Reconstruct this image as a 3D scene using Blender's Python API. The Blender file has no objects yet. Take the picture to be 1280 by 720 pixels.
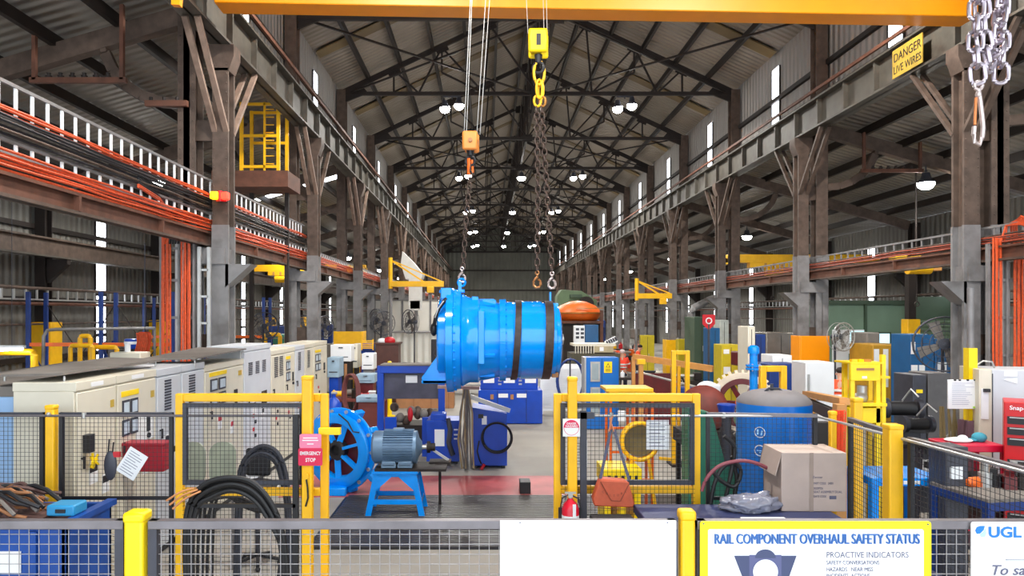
import bpy, math, random
from mathutils import Vector, Matrix, Euler
random.seed(7)
SC = bpy.context.scene
COL = SC.collection
PI = math.pi
R = math.radians
F = 900.0; HX = 608.0; HY = 392.0; CH = 3.0     # focal length in px, vanishing point, eye height

# ---------------------------------------------------------------- camera, world, exposure
cam = bpy.data.objects.new('camera', bpy.data.cameras.new('camera'))
COL.objects.link(cam)
cam.location = (0, 0, CH); cam.rotation_euler = (PI / 2, 0, 0)
cam.data.sensor_width = 36; cam.data.lens = F / 1280 * 36
cam.data.shift_x = (640 - HX) / 1280; cam.data.shift_y = (HY - 360) / 1280
cam.data.clip_end = 400; cam.data.clip_start = 0.05
SC.camera = cam
SC.view_settings.view_transform = 'Standard'; SC.view_settings.look = 'None'
SC.view_settings.gamma = 1; SC.view_settings.use_curve_mapping = False
SC.view_settings.exposure = 1.0
try:
    SC.cycles.use_denoising = True; SC.cycles.max_bounces = 8; SC.cycles.diffuse_bounces = 4
    SC.cycles.sample_clamp_indirect = 6
except Exception: pass
W = bpy.data.worlds.new('overcast'); SC.world = W; W.use_nodes = True
W.node_tree.nodes['Background'].inputs[0].default_value = (.86, .93, 1, 1)
W.node_tree.nodes['Background'].inputs[1].default_value = 2.0
LAMP_W = 900; FRONT_W = 1100; AISLE_W = 260; PANE = 4.5

# ---------------------------------------------------------------- materials
def lin(c):
    c = c / 255
    return c / 12.92 if c <= .04045 else ((c + .055) / 1.055) ** 2.4
MATS = {}
def M(name, rgb=None, rough=.55, metal=0.0, var=.12, scale=6.0, bump=0.0, corr=None, emit=0, dirt=0, trans=0):
    if name in MATS: return MATS[name]
    m = bpy.data.materials.new(name); m.use_nodes = True
    nt = m.node_tree; N = nt.nodes; L = nt.links; b = N['Principled BSDF']
    col = tuple(lin(v) for v in rgb)
    b.inputs['Roughness'].default_value = rough; b.inputs['Metallic'].default_value = metal
    if emit:
        b.inputs['Base Color'].default_value = (*col, 1)
        b.inputs['Emission Color'].default_value = (*col, 1); b.inputs['Emission Strength'].default_value = emit
        MATS[name] = m; return m
    if trans:
        b.inputs['Base Color'].default_value = (*col, 1)
        b.inputs['Transmission Weight'].default_value = trans
        MATS[name] = m; return m
    tc = N.new('ShaderNodeTexCoord'); no = N.new('ShaderNodeTexNoise')
    no.inputs['Scale'].default_value = scale; no.inputs['Detail'].default_value = 5
    L.new(tc.outputs['Object'], no.inputs['Vector'])
    r = N.new('ShaderNodeValToRGB')
    r.color_ramp.elements[0].position = .3; r.color_ramp.elements[1].position = .7
    r.color_ramp.elements[0].color = (*[v * (1 - var) for v in col], 1)
    r.color_ramp.elements[1].color = (*[min(1, v * (1 + var)) for v in col], 1)
    L.new(no.outputs['Fac'], r.inputs[0])
    out = r.outputs[0]
    if dirt:
        n2 = N.new('ShaderNodeTexNoise'); n2.inputs['Scale'].default_value = scale * .35; n2.inputs['Detail'].default_value = 8
        L.new(tc.outputs['Object'], n2.inputs['Vector'])
        r2 = N.new('ShaderNodeValToRGB'); r2.color_ramp.elements[0].position = .5; r2.color_ramp.elements[1].position = .68
        L.new(n2.outputs['Fac'], r2.inputs[0])
        mu = N.new('ShaderNodeMath'); mu.operation = 'MULTIPLY'; mu.inputs[1].default_value = dirt
        L.new(r2.outputs[0], mu.inputs[0])
        mx = N.new('ShaderNodeMix'); mx.data_type = 'RGBA'
        mx.inputs[7].default_value = (.035, .022, .015, 1)
        L.new(mu.outputs[0], mx.inputs[0]); L.new(out, mx.inputs[6]); out = mx.outputs[2]
    L.new(out, b.inputs['Base Color'])
    if corr:
        ax, per = corr
        sx = N.new('ShaderNodeSeparateXYZ'); L.new(tc.outputs['Object'], sx.inputs[0])
        m1 = N.new('ShaderNodeMath'); m1.operation = 'MULTIPLY'; m1.inputs[1].default_value = 2 * PI / per
        L.new(sx.outputs['XYZ'.index(ax)], m1.inputs[0])
        m2 = N.new('ShaderNodeMath'); m2.operation = 'SINE'; L.new(m1.outputs[0], m2.inputs[0])
        bp = N.new('ShaderNodeBump'); bp.inputs['Strength'].default_value = .9; bp.inputs['Distance'].default_value = per * .1
        L.new(m2.outputs[0], bp.inputs['Height']); L.new(bp.outputs[0], b.inputs['Normal'])
    elif bump:
        bp = N.new('ShaderNodeBump'); bp.inputs['Strength'].default_value = bump; bp.inputs['Distance'].default_value = .02
        L.new(no.outputs['Fac'], bp.inputs['Height']); L.new(bp.outputs[0], b.inputs['Normal'])
    MATS[name] = m; return m

ROOF = M('roof_sheet', (138, 132, 124), .6, 0, .08, 1.2, corr=('Y', .28), dirt=.12)
ROOFM = M('main_roof_sheet', (142, 132, 120), .6, 0, .08, .8, corr=('Y', .28), dirt=.15)
TANS = M('tan_roof_strip', (98, 78, 42), .6, 0, .15, 2)
WALLS = M('wall_sheet', (120, 118, 112), .6, 0, .1, 1.0, corr=('Y', .3), dirt=.2)
WALLC = M('clerestory_sheet', (158, 154, 150), .55, 0, .06, 1.0, corr=('Y', .3), dirt=.1)
WALLF = M('far_sheet', (104, 104, 95), .7, 0, .12, .6, corr=('X', .6), dirt=.2)
STEEL = M('old_brown_steel', (92, 76, 66), .6, .15, .3, 5, .25, dirt=.5)
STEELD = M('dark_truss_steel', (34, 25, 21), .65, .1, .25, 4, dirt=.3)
STEELG = M('grey_painted_steel', (128, 126, 126), .5, .1, .12, 6, .1, dirt=.45)
GIRD = M('girder_steel', (84, 80, 72), .55, .15, .22, 3, .2, dirt=.75)
RUST = M('rusty_brown', (104, 66, 50), .65, .1, .25, 5, .2, dirt=.4)
YEL = M('safety_yellow', (250, 190, 12), .42, 0, .06, 6, dirt=.12)
YELB = M('bright_yellow', (255, 216, 10), .4, 0, .05, 6, dirt=.06)
CRANEY = M('crane_yellow', (250, 152, 0), .4, 0, .04, 2, dirt=.06)
BLUE = M('sky_blue_paint', (4, 146, 246), .13, .0, .05, 4)
BLUE2 = M('royal_blue_paint', (8, 66, 176), .35, 0, .1, 4, dirt=.15)
BLUED = M('dark_blue_paint', (14, 52, 122), .45, 0, .15, 4, dirt=.2)
TANKB = M('tank_blue', (10, 112, 205), .28, 0, .08, 2, dirt=.06)
MOTG = M('motor_grey_blue', (104, 132, 160), .4, .2, .1, 8, dirt=.2)
BLACK = M('black_rubber', (22, 22, 25), .55, 0, .3, 8)
STRAP = M('worn_strap', (56, 46, 44), .6, 0, .4, 10)
DKGREY = M('dark_grey_metal', (62, 64, 74), .45, .2, .15, 8, dirt=.2)
RAILM = M('grey_rail_metal', (122, 118, 122), .4, .5, .15, 8, dirt=.2)
WIRE = M('galvanised_wire', (150, 148, 150), .45, .4, .1, 10)
WIRED = M('dark_wire', (48, 48, 52), .5, .3, .1, 10)
GALV = M('galvanised_steel', (182, 182, 180), .35, .5, .08, 8)
WHITE = M('white_paint', (236, 238, 240), .45, 0, .03, 4)
OFFW = M('cabinet_beige', (214, 208, 190), .45, 0, .04, 3, dirt=.08)
CABW = M('cabinet_grey_white', (200, 204, 210), .45, 0, .04, 3, dirt=.08)
LBLUE = M('pale_blue_paint', (150, 186, 226), .45, 0, .05, 3)
GREYTOP = M('dusty_grey_top', (120, 114, 108), .75, 0, .15, 4, dirt=.2)
BLKM = M('black_paint', (28, 28, 32), .5, 0, .2, 6)
ORANGE = M('orange_cable', (214, 84, 40), .5, 0, .2, 20)
ORANGEP = M('orange_paint', (226, 100, 20), .45, 0, .1, 4, dirt=.2)
RED = M('red_paint', (190, 24, 36), .4, 0, .1, 4)
MAROON = M('maroon_paint', (96, 22, 26), .45, 0, .2, 5, dirt=.3)
PINKR = M('sign_red', (222, 38, 82), .4, 0, .02, 4)
PINKL = M('faded_pink', (238, 132, 166), .4, 0, .03, 4)
GREEN = M('machine_green', (52, 120, 96), .45, 0, .1, 4, dirt=.2)
GREENW = M('green_wall_paint', (112, 138, 118), .6, 0, .06, 2, dirt=.1)
GREEND = M('dark_green_paint', (64, 84, 66), .6, 0, .1, 2, dirt=.2)
WOOD = M('wood', (150, 100, 62), .6, 0, .15, 6)
WOODO = M('orange_varnished_wood', (196, 138, 72), .5, 0, .12, 6)
CARD = M('cardboard', (186, 168, 158), .8, 0, .06, 6)
CARDD = M('cardboard_tape', (160, 142, 130), .6, 0, .06, 6)
HIVIS = M('hi_vis_orange', (250, 84, 40), .7, 0, .1, 8)
REFL = M('reflective_tape', (214, 214, 214), .4, 0, .05, 8)
NAVY = M('navy_trousers', (26, 32, 50), .8, 0, .2, 8)
SKIN = M('skin', (196, 146, 120), .5, 0, .06, 10)
HAIR = M('dark_hair', (34, 26, 22), .7, 0, .2, 20)
CHROME = M('chain_steel', (190, 180, 190), .28, .9, .15, 12)
CHAIND = M('dark_chain_steel', (86, 70, 62), .4, .6, .25, 12)
HOOKW = M('pale_hook_steel', (206, 190, 186), .3, .5, .12, 12)
LAMP = M('lamp_glow', (255, 252, 245), emit=60)
TUBE = M('tube_glow', (240, 248, 255), emit=14)
REDL = M('red_beacon', (255, 60, 40), emit=1.5)
ORL = M('amber_beacon', (255, 190, 20), emit=1.5)
SLIT = M('translucent_pane', (240, 246, 255), emit=PANE)
PAPER = M('paper', (232, 234, 236), .7, 0, .02, 8)
PLEATH = M('orange_red_leather', (190, 84, 52), .5, 0, .12, 12, dirt=.1)
DBLUEINK = M('sign_blue_ink', (58, 108, 176), .5, 0, .02, 8)
SIGNDK = M('sign_slate', (62, 70, 104), .5, 0, .02, 8)
GREYINK = M('grey_ink', (96, 96, 120), .5, 0, .02, 8)
SIGNY = M('sign_yellow', (255, 240, 0), .4, 0, .02, 8)
LOGOB = M('logo_blue', (12, 116, 206), .4, 0, .02, 8)
LOGOL = M('logo_pale_blue', (170, 220, 250), .4, 0, .02, 8)
GLASS = M('window_glass', (120, 140, 150), .1, 0, trans=.9)
GLASSD = M('dark_glass', (30, 38, 48), .08, 0, .1, 3)
BAG = M('clear_plastic', (176, 178, 196), .12, trans=.55)
FLOORM = M('concrete', (158, 154, 146), .72, 0, .12, .7, .05, dirt=.4)
REDF = M('red_floor_paint', (176, 84, 84), .5, 0, .25, 1.5, dirt=.4)
GRATE = M('grating_steel', (84, 80, 80), .4, .3, .15, 2, dirt=.3)
BROWNB = M('brown_box', (166, 118, 78), .7, 0, .1, 5)
TEAL = M('teal_paint', (40, 140, 190), .4, 0, .05, 5)

# ---------------------------------------------------------------- mesh builder
def basis(d):
    d = Vector(d).normalized()
    u = Vector((0, 0, 1)) if abs(d.z) < .92 else Vector((0, 1, 0))
    a = d.cross(u).normalized(); b = a.cross(d).normalized()
    return a, b, d
class MB:
    def __init__(s): s.v = []; s.f = []
    def add(s, vs, fs):
        n = len(s.v); s.v += [tuple(v) for v in vs]; s.f += [tuple(i + n for i in f) for f in fs]; return s
    def box(s, x0, x1, y0, y1, z0, z1):
        vs = [(x, y, z) for x in (x0, x1) for y in (y0, y1) for z in (z0, z1)]
        return s.add(vs, [(0, 1, 3, 2), (4, 6, 7, 5), (0, 4, 5, 1), (2, 3, 7, 6), (0, 2, 6, 4), (1, 5, 7, 3)])
    def cb(s, cx, cy, cz, w, d, h, rz=0, ry=0, rx=0):
        m = Euler((rx, ry, rz)).to_matrix()
        vs = [Vector((cx, cy, cz)) + m @ Vector((x * w / 2, y * d / 2, z * h / 2)) for x in (-1, 1) for y in (-1, 1) for z in (-1, 1)]
        return s.add(vs, [(0, 1, 3, 2), (4, 6, 7, 5), (0, 4, 5, 1), (2, 3, 7, 6), (0, 2, 6, 4), (1, 5, 7, 3)])
    def bar(s, p, q, w=.05, h=None, roll=0):
        h = h or w; p = Vector(p); q = Vector(q); a, b, d = basis(q - p)
        if roll: a, b = a * math.cos(roll) + b * math.sin(roll), b * math.cos(roll) - a * math.sin(roll)
        vs = [c + a * (i * w / 2) + b * (j * h / 2) for c in (p, q) for i, j in ((-1, -1), (1, -1), (1, 1), (-1, 1))]
        return s.add(vs, [(3, 2, 1, 0), (4, 5, 6, 7), (0, 1, 5, 4), (1, 2, 6, 5), (2, 3, 7, 6), (3, 0, 4, 7)])
    def cyl(s, p, q, r, r2=None, n=16, cap=True):
        r2 = r if r2 is None else r2; p = Vector(p); q = Vector(q); a, b, d = basis(q - p)
        vs = []
        for c, rr in ((p, r), (q, r2)):
            for k in range(n):
                t = 2 * PI * k / n; vs.append(c + a * (rr * math.cos(t)) + b * (rr * math.sin(t)))
        fs = [(k, (k + 1) % n, n + (k + 1) % n, n + k) for k in range(n)]
        if cap: fs += [tuple(range(n - 1, -1, -1)), tuple(range(n, 2 * n))]
        return s.add(vs, fs)
    def lathe(s, o, d, prof, n=32):      # prof: (along, radius)
        o = Vector(o); a, b, d = basis(d); vs = []; m = len(prof)
        for t_, r_ in prof:
            for k in range(n):
                t = 2 * PI * k / n; vs.append(o + d * t_ + a * (r_ * math.cos(t)) + b * (r_ * math.sin(t)))
        fs = []
        for i in range(m - 1):
            for k in range(n): fs.append((i * n + k, i * n + (k + 1) % n, (i + 1) * n + (k + 1) % n, (i + 1) * n + k))
        fs += [tuple(range(n - 1, -1, -1)), tuple(range((m - 1) * n, m * n))]
        return s.add(vs, fs)
    def tube(s, pts, r=.02, n=8, closed=False):
        pts = [Vector(p) for p in pts]; m = len(pts); vs = []
        for i, p in enumerate(pts):
            if closed: d = pts[(i + 1) % m] - pts[i - 1]
            else: d = pts[min(i + 1, m - 1)] - pts[max(i - 1, 0)]
            a, b, d = basis(d)
            if i and (a.dot(pa) < 0): a, b = -a, -b
            pa = a
            for k in range(n):
                t = 2 * PI * k / n; vs.append(p + a * (r * math.cos(t)) + b * (r * math.sin(t)))
        fs = []
        for i in range(m if closed else m - 1):
            j = (i + 1) % m
            for k in range(n): fs.append((i * n + k, i * n + (k + 1) % n, j * n + (k + 1) % n, j * n + k))
        if not closed: fs += [tuple(range(n - 1, -1, -1)), tuple(range((m - 1) * n, m * n))]
        return s.add(vs, fs)
    def ring(s, c, d, R_, r=.02, n=28, k=8, t0=0, t1=2 * PI):
        a, b, d = basis(d); c = Vector(c); full = abs(t1 - t0 - 2 * PI) < 1e-6
        pts = [c + a * (R_ * math.cos(t0 + (t1 - t0) * i / (n if full else n - 1))) + b * (R_ * math.sin(t0 + (t1 - t0) * i / (n if full else n - 1))) for i in range(n)]
        return s.tube(pts, r, k, full)
    def annulus(s, c, d, r0, r1, th, n=32):
        a, b, d = basis(d); c = Vector(c); vs = []
        for t_, r_ in ((-th / 2, r0), (-th / 2, r1), (th / 2, r1), (th / 2, r0)):
            for k in range(n):
                t = 2 * PI * k / n; vs.append(c + d * t_ + a * (r_ * math.cos(t)) + b * (r_ * math.sin(t)))
        fs = []
        for i in range(4):
            j = (i + 1) % 4
            for k in range(n): fs.append((i * n + k, i * n + (k + 1) % n, j * n + (k + 1) % n, j * n + k))
        return s.add(vs, fs)
    def prism(s, poly, d, off=(0, 0, 0)):     # poly: 3-D points, extruded by vector d
        m = len(poly); d = Vector(d); o = Vector(off)
        vs = [Vector(p) + o for p in poly] + [Vector(p) + o + d for p in poly]
        fs = [tuple(range(m - 1, -1, -1)), tuple(range(m, 2 * m))] + [(i, (i + 1) % m, m + (i + 1) % m, m + i) for i in range(m)]
        return s.add(vs, fs)
    def ell(s, c, rx, ry, rz, n=16, m=10):
        vs = []; c = Vector(c)
        for i in range(m + 1):
            p = PI * i / m
            for k in range(n):
                t = 2 * PI * k / n
                vs.append(c + Vector((rx * math.sin(p) * math.cos(t), ry * math.sin(p) * math.sin(t), rz * math.cos(p))))
        fs = [(i * n + k, (i + 1) * n + k, (i + 1) * n + (k + 1) % n, i * n + (k + 1) % n) for i in range(m) for k in range(n)]
        return s.add(vs, fs)
    def build(s, name, mat, parent=None, bev=0, loc=None, **props):
        me = bpy.data.meshes.new(name); me.from_pydata(s.v, [], s.f); me.update()
        import bmesh
        bm = bmesh.new(); bm.from_mesh(me); bmesh.ops.recalc_face_normals(bm, faces=bm.faces); bm.to_mesh(me); bm.free()
        for p in me.polygons: p.use_smooth = True
        me.set_sharp_from_angle(angle=R(38))
        o = bpy.data.objects.new(name, me); COL.objects.link(o); me.materials.append(mat)
        if parent: o.parent = parent
        if loc: o.location = loc
        if bev:
            b = o.modifiers.new('bevel', 'BEVEL'); b.width = bev; b.segments = 2; b.limit_method = 'ANGLE'; b.angle_limit = R(40)
        for k, v in props.items(): o[k] = v
        return o
def mb(): return MB()
def box(*a): return MB().box(*a)
def thing(name, label, cat, loc=(0, 0, 0), rz=0, group=None):
    o = bpy.data.objects.new(name, None); COL.objects.link(o); o.empty_display_size = .1
    o.location = loc; o.rotation_euler = (0, 0, rz); o['label'] = label; o['category'] = cat
    if group: o['group'] = group
    return o
def tag(o, label, cat, group=None, kind=None):
    o['label'] = label; o['category'] = cat
    if group: o['group'] = group
    if kind: o['kind'] = kind
    return o
def struct(name, m, mat, bev=0):
    o = m.build(name, mat, bev=bev); o['kind'] = 'structure'; return o
def dup(o, parent=None, loc=None, rz=None, label=None, group=None):
    c = o.copy(); COL.objects.link(c); c.parent = parent
    if loc is not None: c.location = loc
    if rz is not None: c.rotation_euler = (0, 0, rz)
    if label: c['label'] = label
    if group: c['group'] = group
    for ch in list(o.children): dup(ch, c)
    return c
def at(px, py, Y): return Vector(((px - HX) * Y / F, Y, CH + (HY - py) * Y / F))
def floor_y(py): return F * CH / (py - HY)
def text(s, size, loc, rot, mat, parent=None, name='lettering', width=None, depth=.002, shear=0, spacing=1, align='LEFT', off=0):
    cu = bpy.data.curves.new(name, 'FONT'); cu.body = s; cu.size = size; cu.extrude = depth; cu.align_x = align
    cu.space_character = spacing; cu.shear = shear; cu.offset = off; cu.resolution_u = 3
    t = bpy.data.objects.new(name, cu); me = bpy.data.meshes.new_from_object(t); bpy.data.objects.remove(t)
    me.name = name; me.materials.clear(); me.materials.append(mat)
    o = bpy.data.objects.new(name, me); COL.objects.link(o)
    if width:
        xs = [v.co.x for v in me.vertices]; w = max(xs) - min(xs) if xs else 1; o.scale = (width / w, 1, 1)
    o.location = loc; o.rotation_euler = rot
    if parent: o.parent = parent
    return o
ORD = ['first', 'second', 'third', 'fourth', 'fifth', 'sixth', 'seventh', 'eighth', 'ninth', 'tenth', 'eleventh', 'twelfth', 'thirteenth', 'fourteenth', 'fifteenth', 'sixteenth', 'seventeenth', 'eighteenth']

# ---------------------------------------------------------------- hall dimensions
BAY = 7.32; Y0 = 13.98
def YN(n): return Y0 + BAY * n
XLI, XLO, XRI, XRO = -5.1, -5.74, 9.3, 9.84
WL, WR = -13.4, 17.3; YS, YE = -7.0, YN(12)
EAVE = 11.76; RIDGE = 15.4; CX = (XLO + XRO) / 2; HALF = (XRO - XLO) / 2
GB, GT = 8.16, 9.0        # crane girder bottom and top
AL0, AL1 = 9.1, 6.9; AR0, AR1 = 8.76, 6.7
# ================================================================ the shell
struct('floor', box(WL - .3, WR + .3, YS, YE, -.2, 0), FLOORM)
def slopeplate(x0, z0, x1, z1, y0, y1, t=.06):
    return mb().prism([(x0, y0, z0), (x1, y0, z1), (x1, y0, z1 + t), (x0, y0, z0 + t)], (0, y1 - y0, 0))
o = struct('ceiling', slopeplate(XLO - .3, EAVE + .25, CX, RIDGE + .3, YS, YE), ROOFM)
mb_ = slopeplate(CX, RIDGE + .3, XRO + .3, EAVE + .25, YS, YE); struct('ceiling', mb_, ROOFM)
struct('ceiling', slopeplate(WL - .2, AL1 + .1, XLO, AL0 + .1, YS, YE), ROOF)
struct('ceiling', slopeplate(XRO, AR0 + .1, WR + .2, AR1 + .1, YS, YE), ROOF)
struct('wall_left', box(WL - .12, WL, YS, YE, 0, AL1 + .1), WALLS)
struct('wall_right', box(WR, WR + .12, YS, YE, 0, AR1 + .1), WALLS)
struct('wall_far', mb().prism([(WL, YE, 0), (WR, YE, 0), (WR, YE, AR1 + .3), (XRO + .4, YE, AR0 + .1), (XRO + .4, YE, EAVE + .6), (CX, YE, RIDGE + .7), (XLO - .4, YE, EAVE + .6), (XLO - .4, YE, AL0 + .3), (WL, YE, AL1 + .3)], (0, .15, 0)), WALLF)
for i, zz in enumerate((3.4, 6.2, 9.0, 11.6)):
    struct('trim_%d' % (i + 1), box(XLO, XRO, YE - .15, YE, zz, zz + .18), STEELD)
struct('wall_clerestory_left', box(XLO - .32, XLO - .22, YS, YE, AL0 + .1, EAVE + .3), WALLC)
struct('wall_clerestory_right', box(XRO + .22, XRO + .32, YS, YE, AR0 + .1, EAVE + .3), WALLC)
# rails (girts) along the walls
k = 5
for x, zs in ((XLO - .17, (10.45,)), (XRO + .17, (10.3,)), (WL + .08, (1.6, 3.35, 5.5)), (WR - .08, (3.35, 5.3))):
    for z in zs:
        struct('trim_%d' % k, box(x - .07, x + .07, YS, YE, z, z + .14), STEELD); k += 1
# translucent window strips, one in the middle of every bay
k = 1
for n in range(-1, 12):
    yc = YN(n) + BAY * .5
    for x, s, z0, z1, w in ((XLO - .22, 1, 9.35, 11.35, .62), (XRO + .22, -1, 9.25, 11.5, .62), (WL, 1, .9, 6.2, .62), (WR, -1, 1.2, 5.9, .62)):
        if x == WR and n in (1, 2): z0 = 3.5
        fr = struct('window_%d' % k, mb().box(x, x + s * .05, yc - w / 2 - .06, yc - w / 2, z0, z1).box(x, x + s * .05, yc + w / 2, yc + w / 2 + .06, z0, z1), STEELD)
        pn = box(x, x + s * .03, yc - w / 2, yc + w / 2, z0, z1).build('pane', SLIT, fr)
        if abs(z1 - z0) > 3: 
            gl = mb()
            for zz in (2.2, 3.6, 4.9): gl.box(x, x + s * .06, yc - w / 2, yc + w / 2, zz, zz + .12)
            gl.build('glazing_bar', STEELD, fr)
        k += 1
# tan strips in the main roof, one per bay
for n in range(0, 12):
    yc = YN(n) + BAY * .5
    for s in (-1, 1):
        m = mb().prism([(CX + s * (HALF + .1), yc - .3, EAVE + .2), (CX + s * .2, yc - .3, RIDGE + .2), (CX + s * .2, yc + .3, RIDGE + .2), (CX + s * (HALF + .1), yc + .3, EAVE + .2)], (0, 0, .04))
        struct('trim_%d' % (60 + 2 * n + (s > 0)), m, TANS)
# clear roof-light strips in the left aisle roof
def aisleL(x): return AL0 + (AL1 - AL0) * (x - XLO) / (WL - XLO)
def aisleR(x): return AR0 + (AR1 - AR0) * (x - XRO) / (WR - XRO)
kk = 60
for n in (2, 4, 6, 8):
    for (x0, x1) in ((-10.0, -8.3), (-7.9, -6.2)):
        yc = YN(n) + BAY * .5 - 1.4
        m = mb().prism([(x0, yc, aisleL(x0) + .06), (x1, yc, aisleL(x1) + .06), (x1, yc + .75, aisleL(x1) + .06), (x0, yc + .75, aisleL(x0) + .06)], (0, 0, .03))
        struct('window_%d' % kk, m, SLIT); kk += 1
# floor paint and grating
struct('trim_90', box(-3.4, 1.4, 11.75, 13.3, 0, .006), REDF)
m = mb()
for i in range(30): m.box(-2.25, 5.4, 9.2 + i * .088, 9.2 + i * .088 + .05, 0.004, .03)
struct('trim_91', box(-2.3, 5.4, 9.15, 11.75, 0, .012), BLKM)
struct('trim_92', m, GRATE)
struct('trim_93', box(WL + .2, XLI - .2, 15, 60, 0, .004), M('aisle_floor', (120, 112, 100), .6, 0, .2, .6, dirt=.5))

# ---------------------------------------------------------------- purlins
def purlin(x0, z0, sx, label, grp):
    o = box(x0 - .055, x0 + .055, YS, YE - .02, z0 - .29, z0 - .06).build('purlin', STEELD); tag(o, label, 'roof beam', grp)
for s, nm in ((-1, 'left'), (1, 'right')):
    for i in range(6):
        u = .35 + i * 1.28; x = CX + s * u; z = RIDGE + .26 - (RIDGE - EAVE + .05) * u / (HALF + .3)
        purlin(x, z, s, 'dark steel purlin under the %s slope of the main roof, %s from the ridge' % (nm, ORD[i]), 'main roof purlins')
for i, x in enumerate((-7.1, -8.35, -9.55, -10.75, -11.95, -12.9)):
    purlin(x, aisleL(x) + .1, -1, 'dark purlin under the left lean-to roof, %s out from the columns' % ORD[i], 'left lean-to purlins')
for i, x in enumerate((11.1, 12.3, 13.5, 14.7, 15.9)):
    purlin(x, aisleR(x) + .1, 1, 'dark purlin under the right lean-to roof, %s out from the columns' % ORD[i], 'right lean-to purlins')

# ---------------------------------------------------------------- roof trusses
def truss(n):
    t = thing('roof_truss', 'dark lattice roof truss across the main hall, %s from the front' % ORD[n - 1], 'roof truss', (CX, YN(n), 0), 0, 'main roof trusses')
    h = HALF - .15
    def zr(u): return RIDGE - .05 - (RIDGE - EAVE - .1) * u / h      # rafter underside height at distance u
    def zl(u): return zr(u)
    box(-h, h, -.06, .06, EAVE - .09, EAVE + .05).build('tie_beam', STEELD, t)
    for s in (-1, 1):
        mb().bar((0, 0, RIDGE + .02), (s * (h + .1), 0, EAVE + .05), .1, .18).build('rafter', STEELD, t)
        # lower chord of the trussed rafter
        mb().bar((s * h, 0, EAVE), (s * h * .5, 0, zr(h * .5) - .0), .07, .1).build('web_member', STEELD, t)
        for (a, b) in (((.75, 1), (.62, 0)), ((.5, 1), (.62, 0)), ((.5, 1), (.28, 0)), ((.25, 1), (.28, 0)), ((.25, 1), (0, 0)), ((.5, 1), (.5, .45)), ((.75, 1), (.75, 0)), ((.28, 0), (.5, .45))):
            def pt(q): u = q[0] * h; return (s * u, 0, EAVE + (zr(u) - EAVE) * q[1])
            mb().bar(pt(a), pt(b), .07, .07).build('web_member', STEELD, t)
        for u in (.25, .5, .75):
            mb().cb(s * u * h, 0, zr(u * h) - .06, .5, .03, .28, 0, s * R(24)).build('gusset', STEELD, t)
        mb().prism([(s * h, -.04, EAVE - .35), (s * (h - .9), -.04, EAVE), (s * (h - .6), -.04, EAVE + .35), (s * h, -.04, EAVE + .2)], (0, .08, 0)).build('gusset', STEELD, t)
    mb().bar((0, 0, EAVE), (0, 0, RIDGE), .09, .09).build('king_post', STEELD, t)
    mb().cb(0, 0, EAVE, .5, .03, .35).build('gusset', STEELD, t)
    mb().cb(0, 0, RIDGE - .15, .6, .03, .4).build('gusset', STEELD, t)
    return t
t1 = truss(1)
for n in range(2, 13):
    dup(t1, None, (CX, YN(n) - (.2 if n == 12 else 0), 0), 0, 'dark lattice roof truss across the main hall, %s from the front' % ORD[n - 1])
def long_brace(x, z0, z1, n, label, grp):
    t = thing('roof_bracing', label, 'roof bracing', (x, YN(n), 0), 0, grp)
    box(-.05, .05, .08, BAY - .08, z1 - .12, z1).build('top_chord', STEELD, t)
    box(-.05, .05, .08, BAY - .08, z0, z0 + .1).build('bottom_chord', STEELD, t)
    for i in range(4):
        a = .1 + (BAY - .2) * i / 4; b = .1 + (BAY - .2) * (i + 1) / 4
        p, q = ((a, z0 + .05), (b, z1 - .06)) if i % 2 == 0 else ((a, z1 - .06), (b, z0 + .05))
        mb().bar((0, p[0], p[1]), (0, q[0], q[1]), .06).build('diagonal', STEELD, t)
        if i: mb().bar((0, a, z0 + .05), (0, a, z1 - .06), .05).build('upright', STEELD, t)
    return t
for j, (x, z1, nm) in enumerate(((CX, RIDGE - .3, 'ridge'),)):
    b0 = long_brace(x, EAVE + .1, z1, 1, 'dark lattice bracing along the %s line of the roof, first bay' % nm, 'roof bracing at the ' + nm)
    for n in range(2, 12):
        dup(b0, None, (x, YN(n), 0), 0, 'dark lattice bracing along the %s line of the roof, %s bay' % (nm, ORD[n - 1]))
# crossed wind braces at tie level
def windx(n):
    for s in (-1, 1):
        t = thing('wind_brace', 'thin crossed wind brace flat under the %s half of the roof, %s bay' % ('left' if s < 0 else 'right', ORD[n - 1]), 'roof bracing', (CX, YN(n), EAVE + .02), 0, 'crossed wind braces')
        mb().bar((s * .3, .1, 0), (s * (HALF - .4), BAY - .1, 0), .06).build('rod', STEELD, t)
        mb().bar((s * .3, BAY - .1, -.05), (s * (HALF - .4), .1, -.05), .06).build('rod', STEELD, t)
for n in (1, 3, 5, 7, 9): windx(n)

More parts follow.
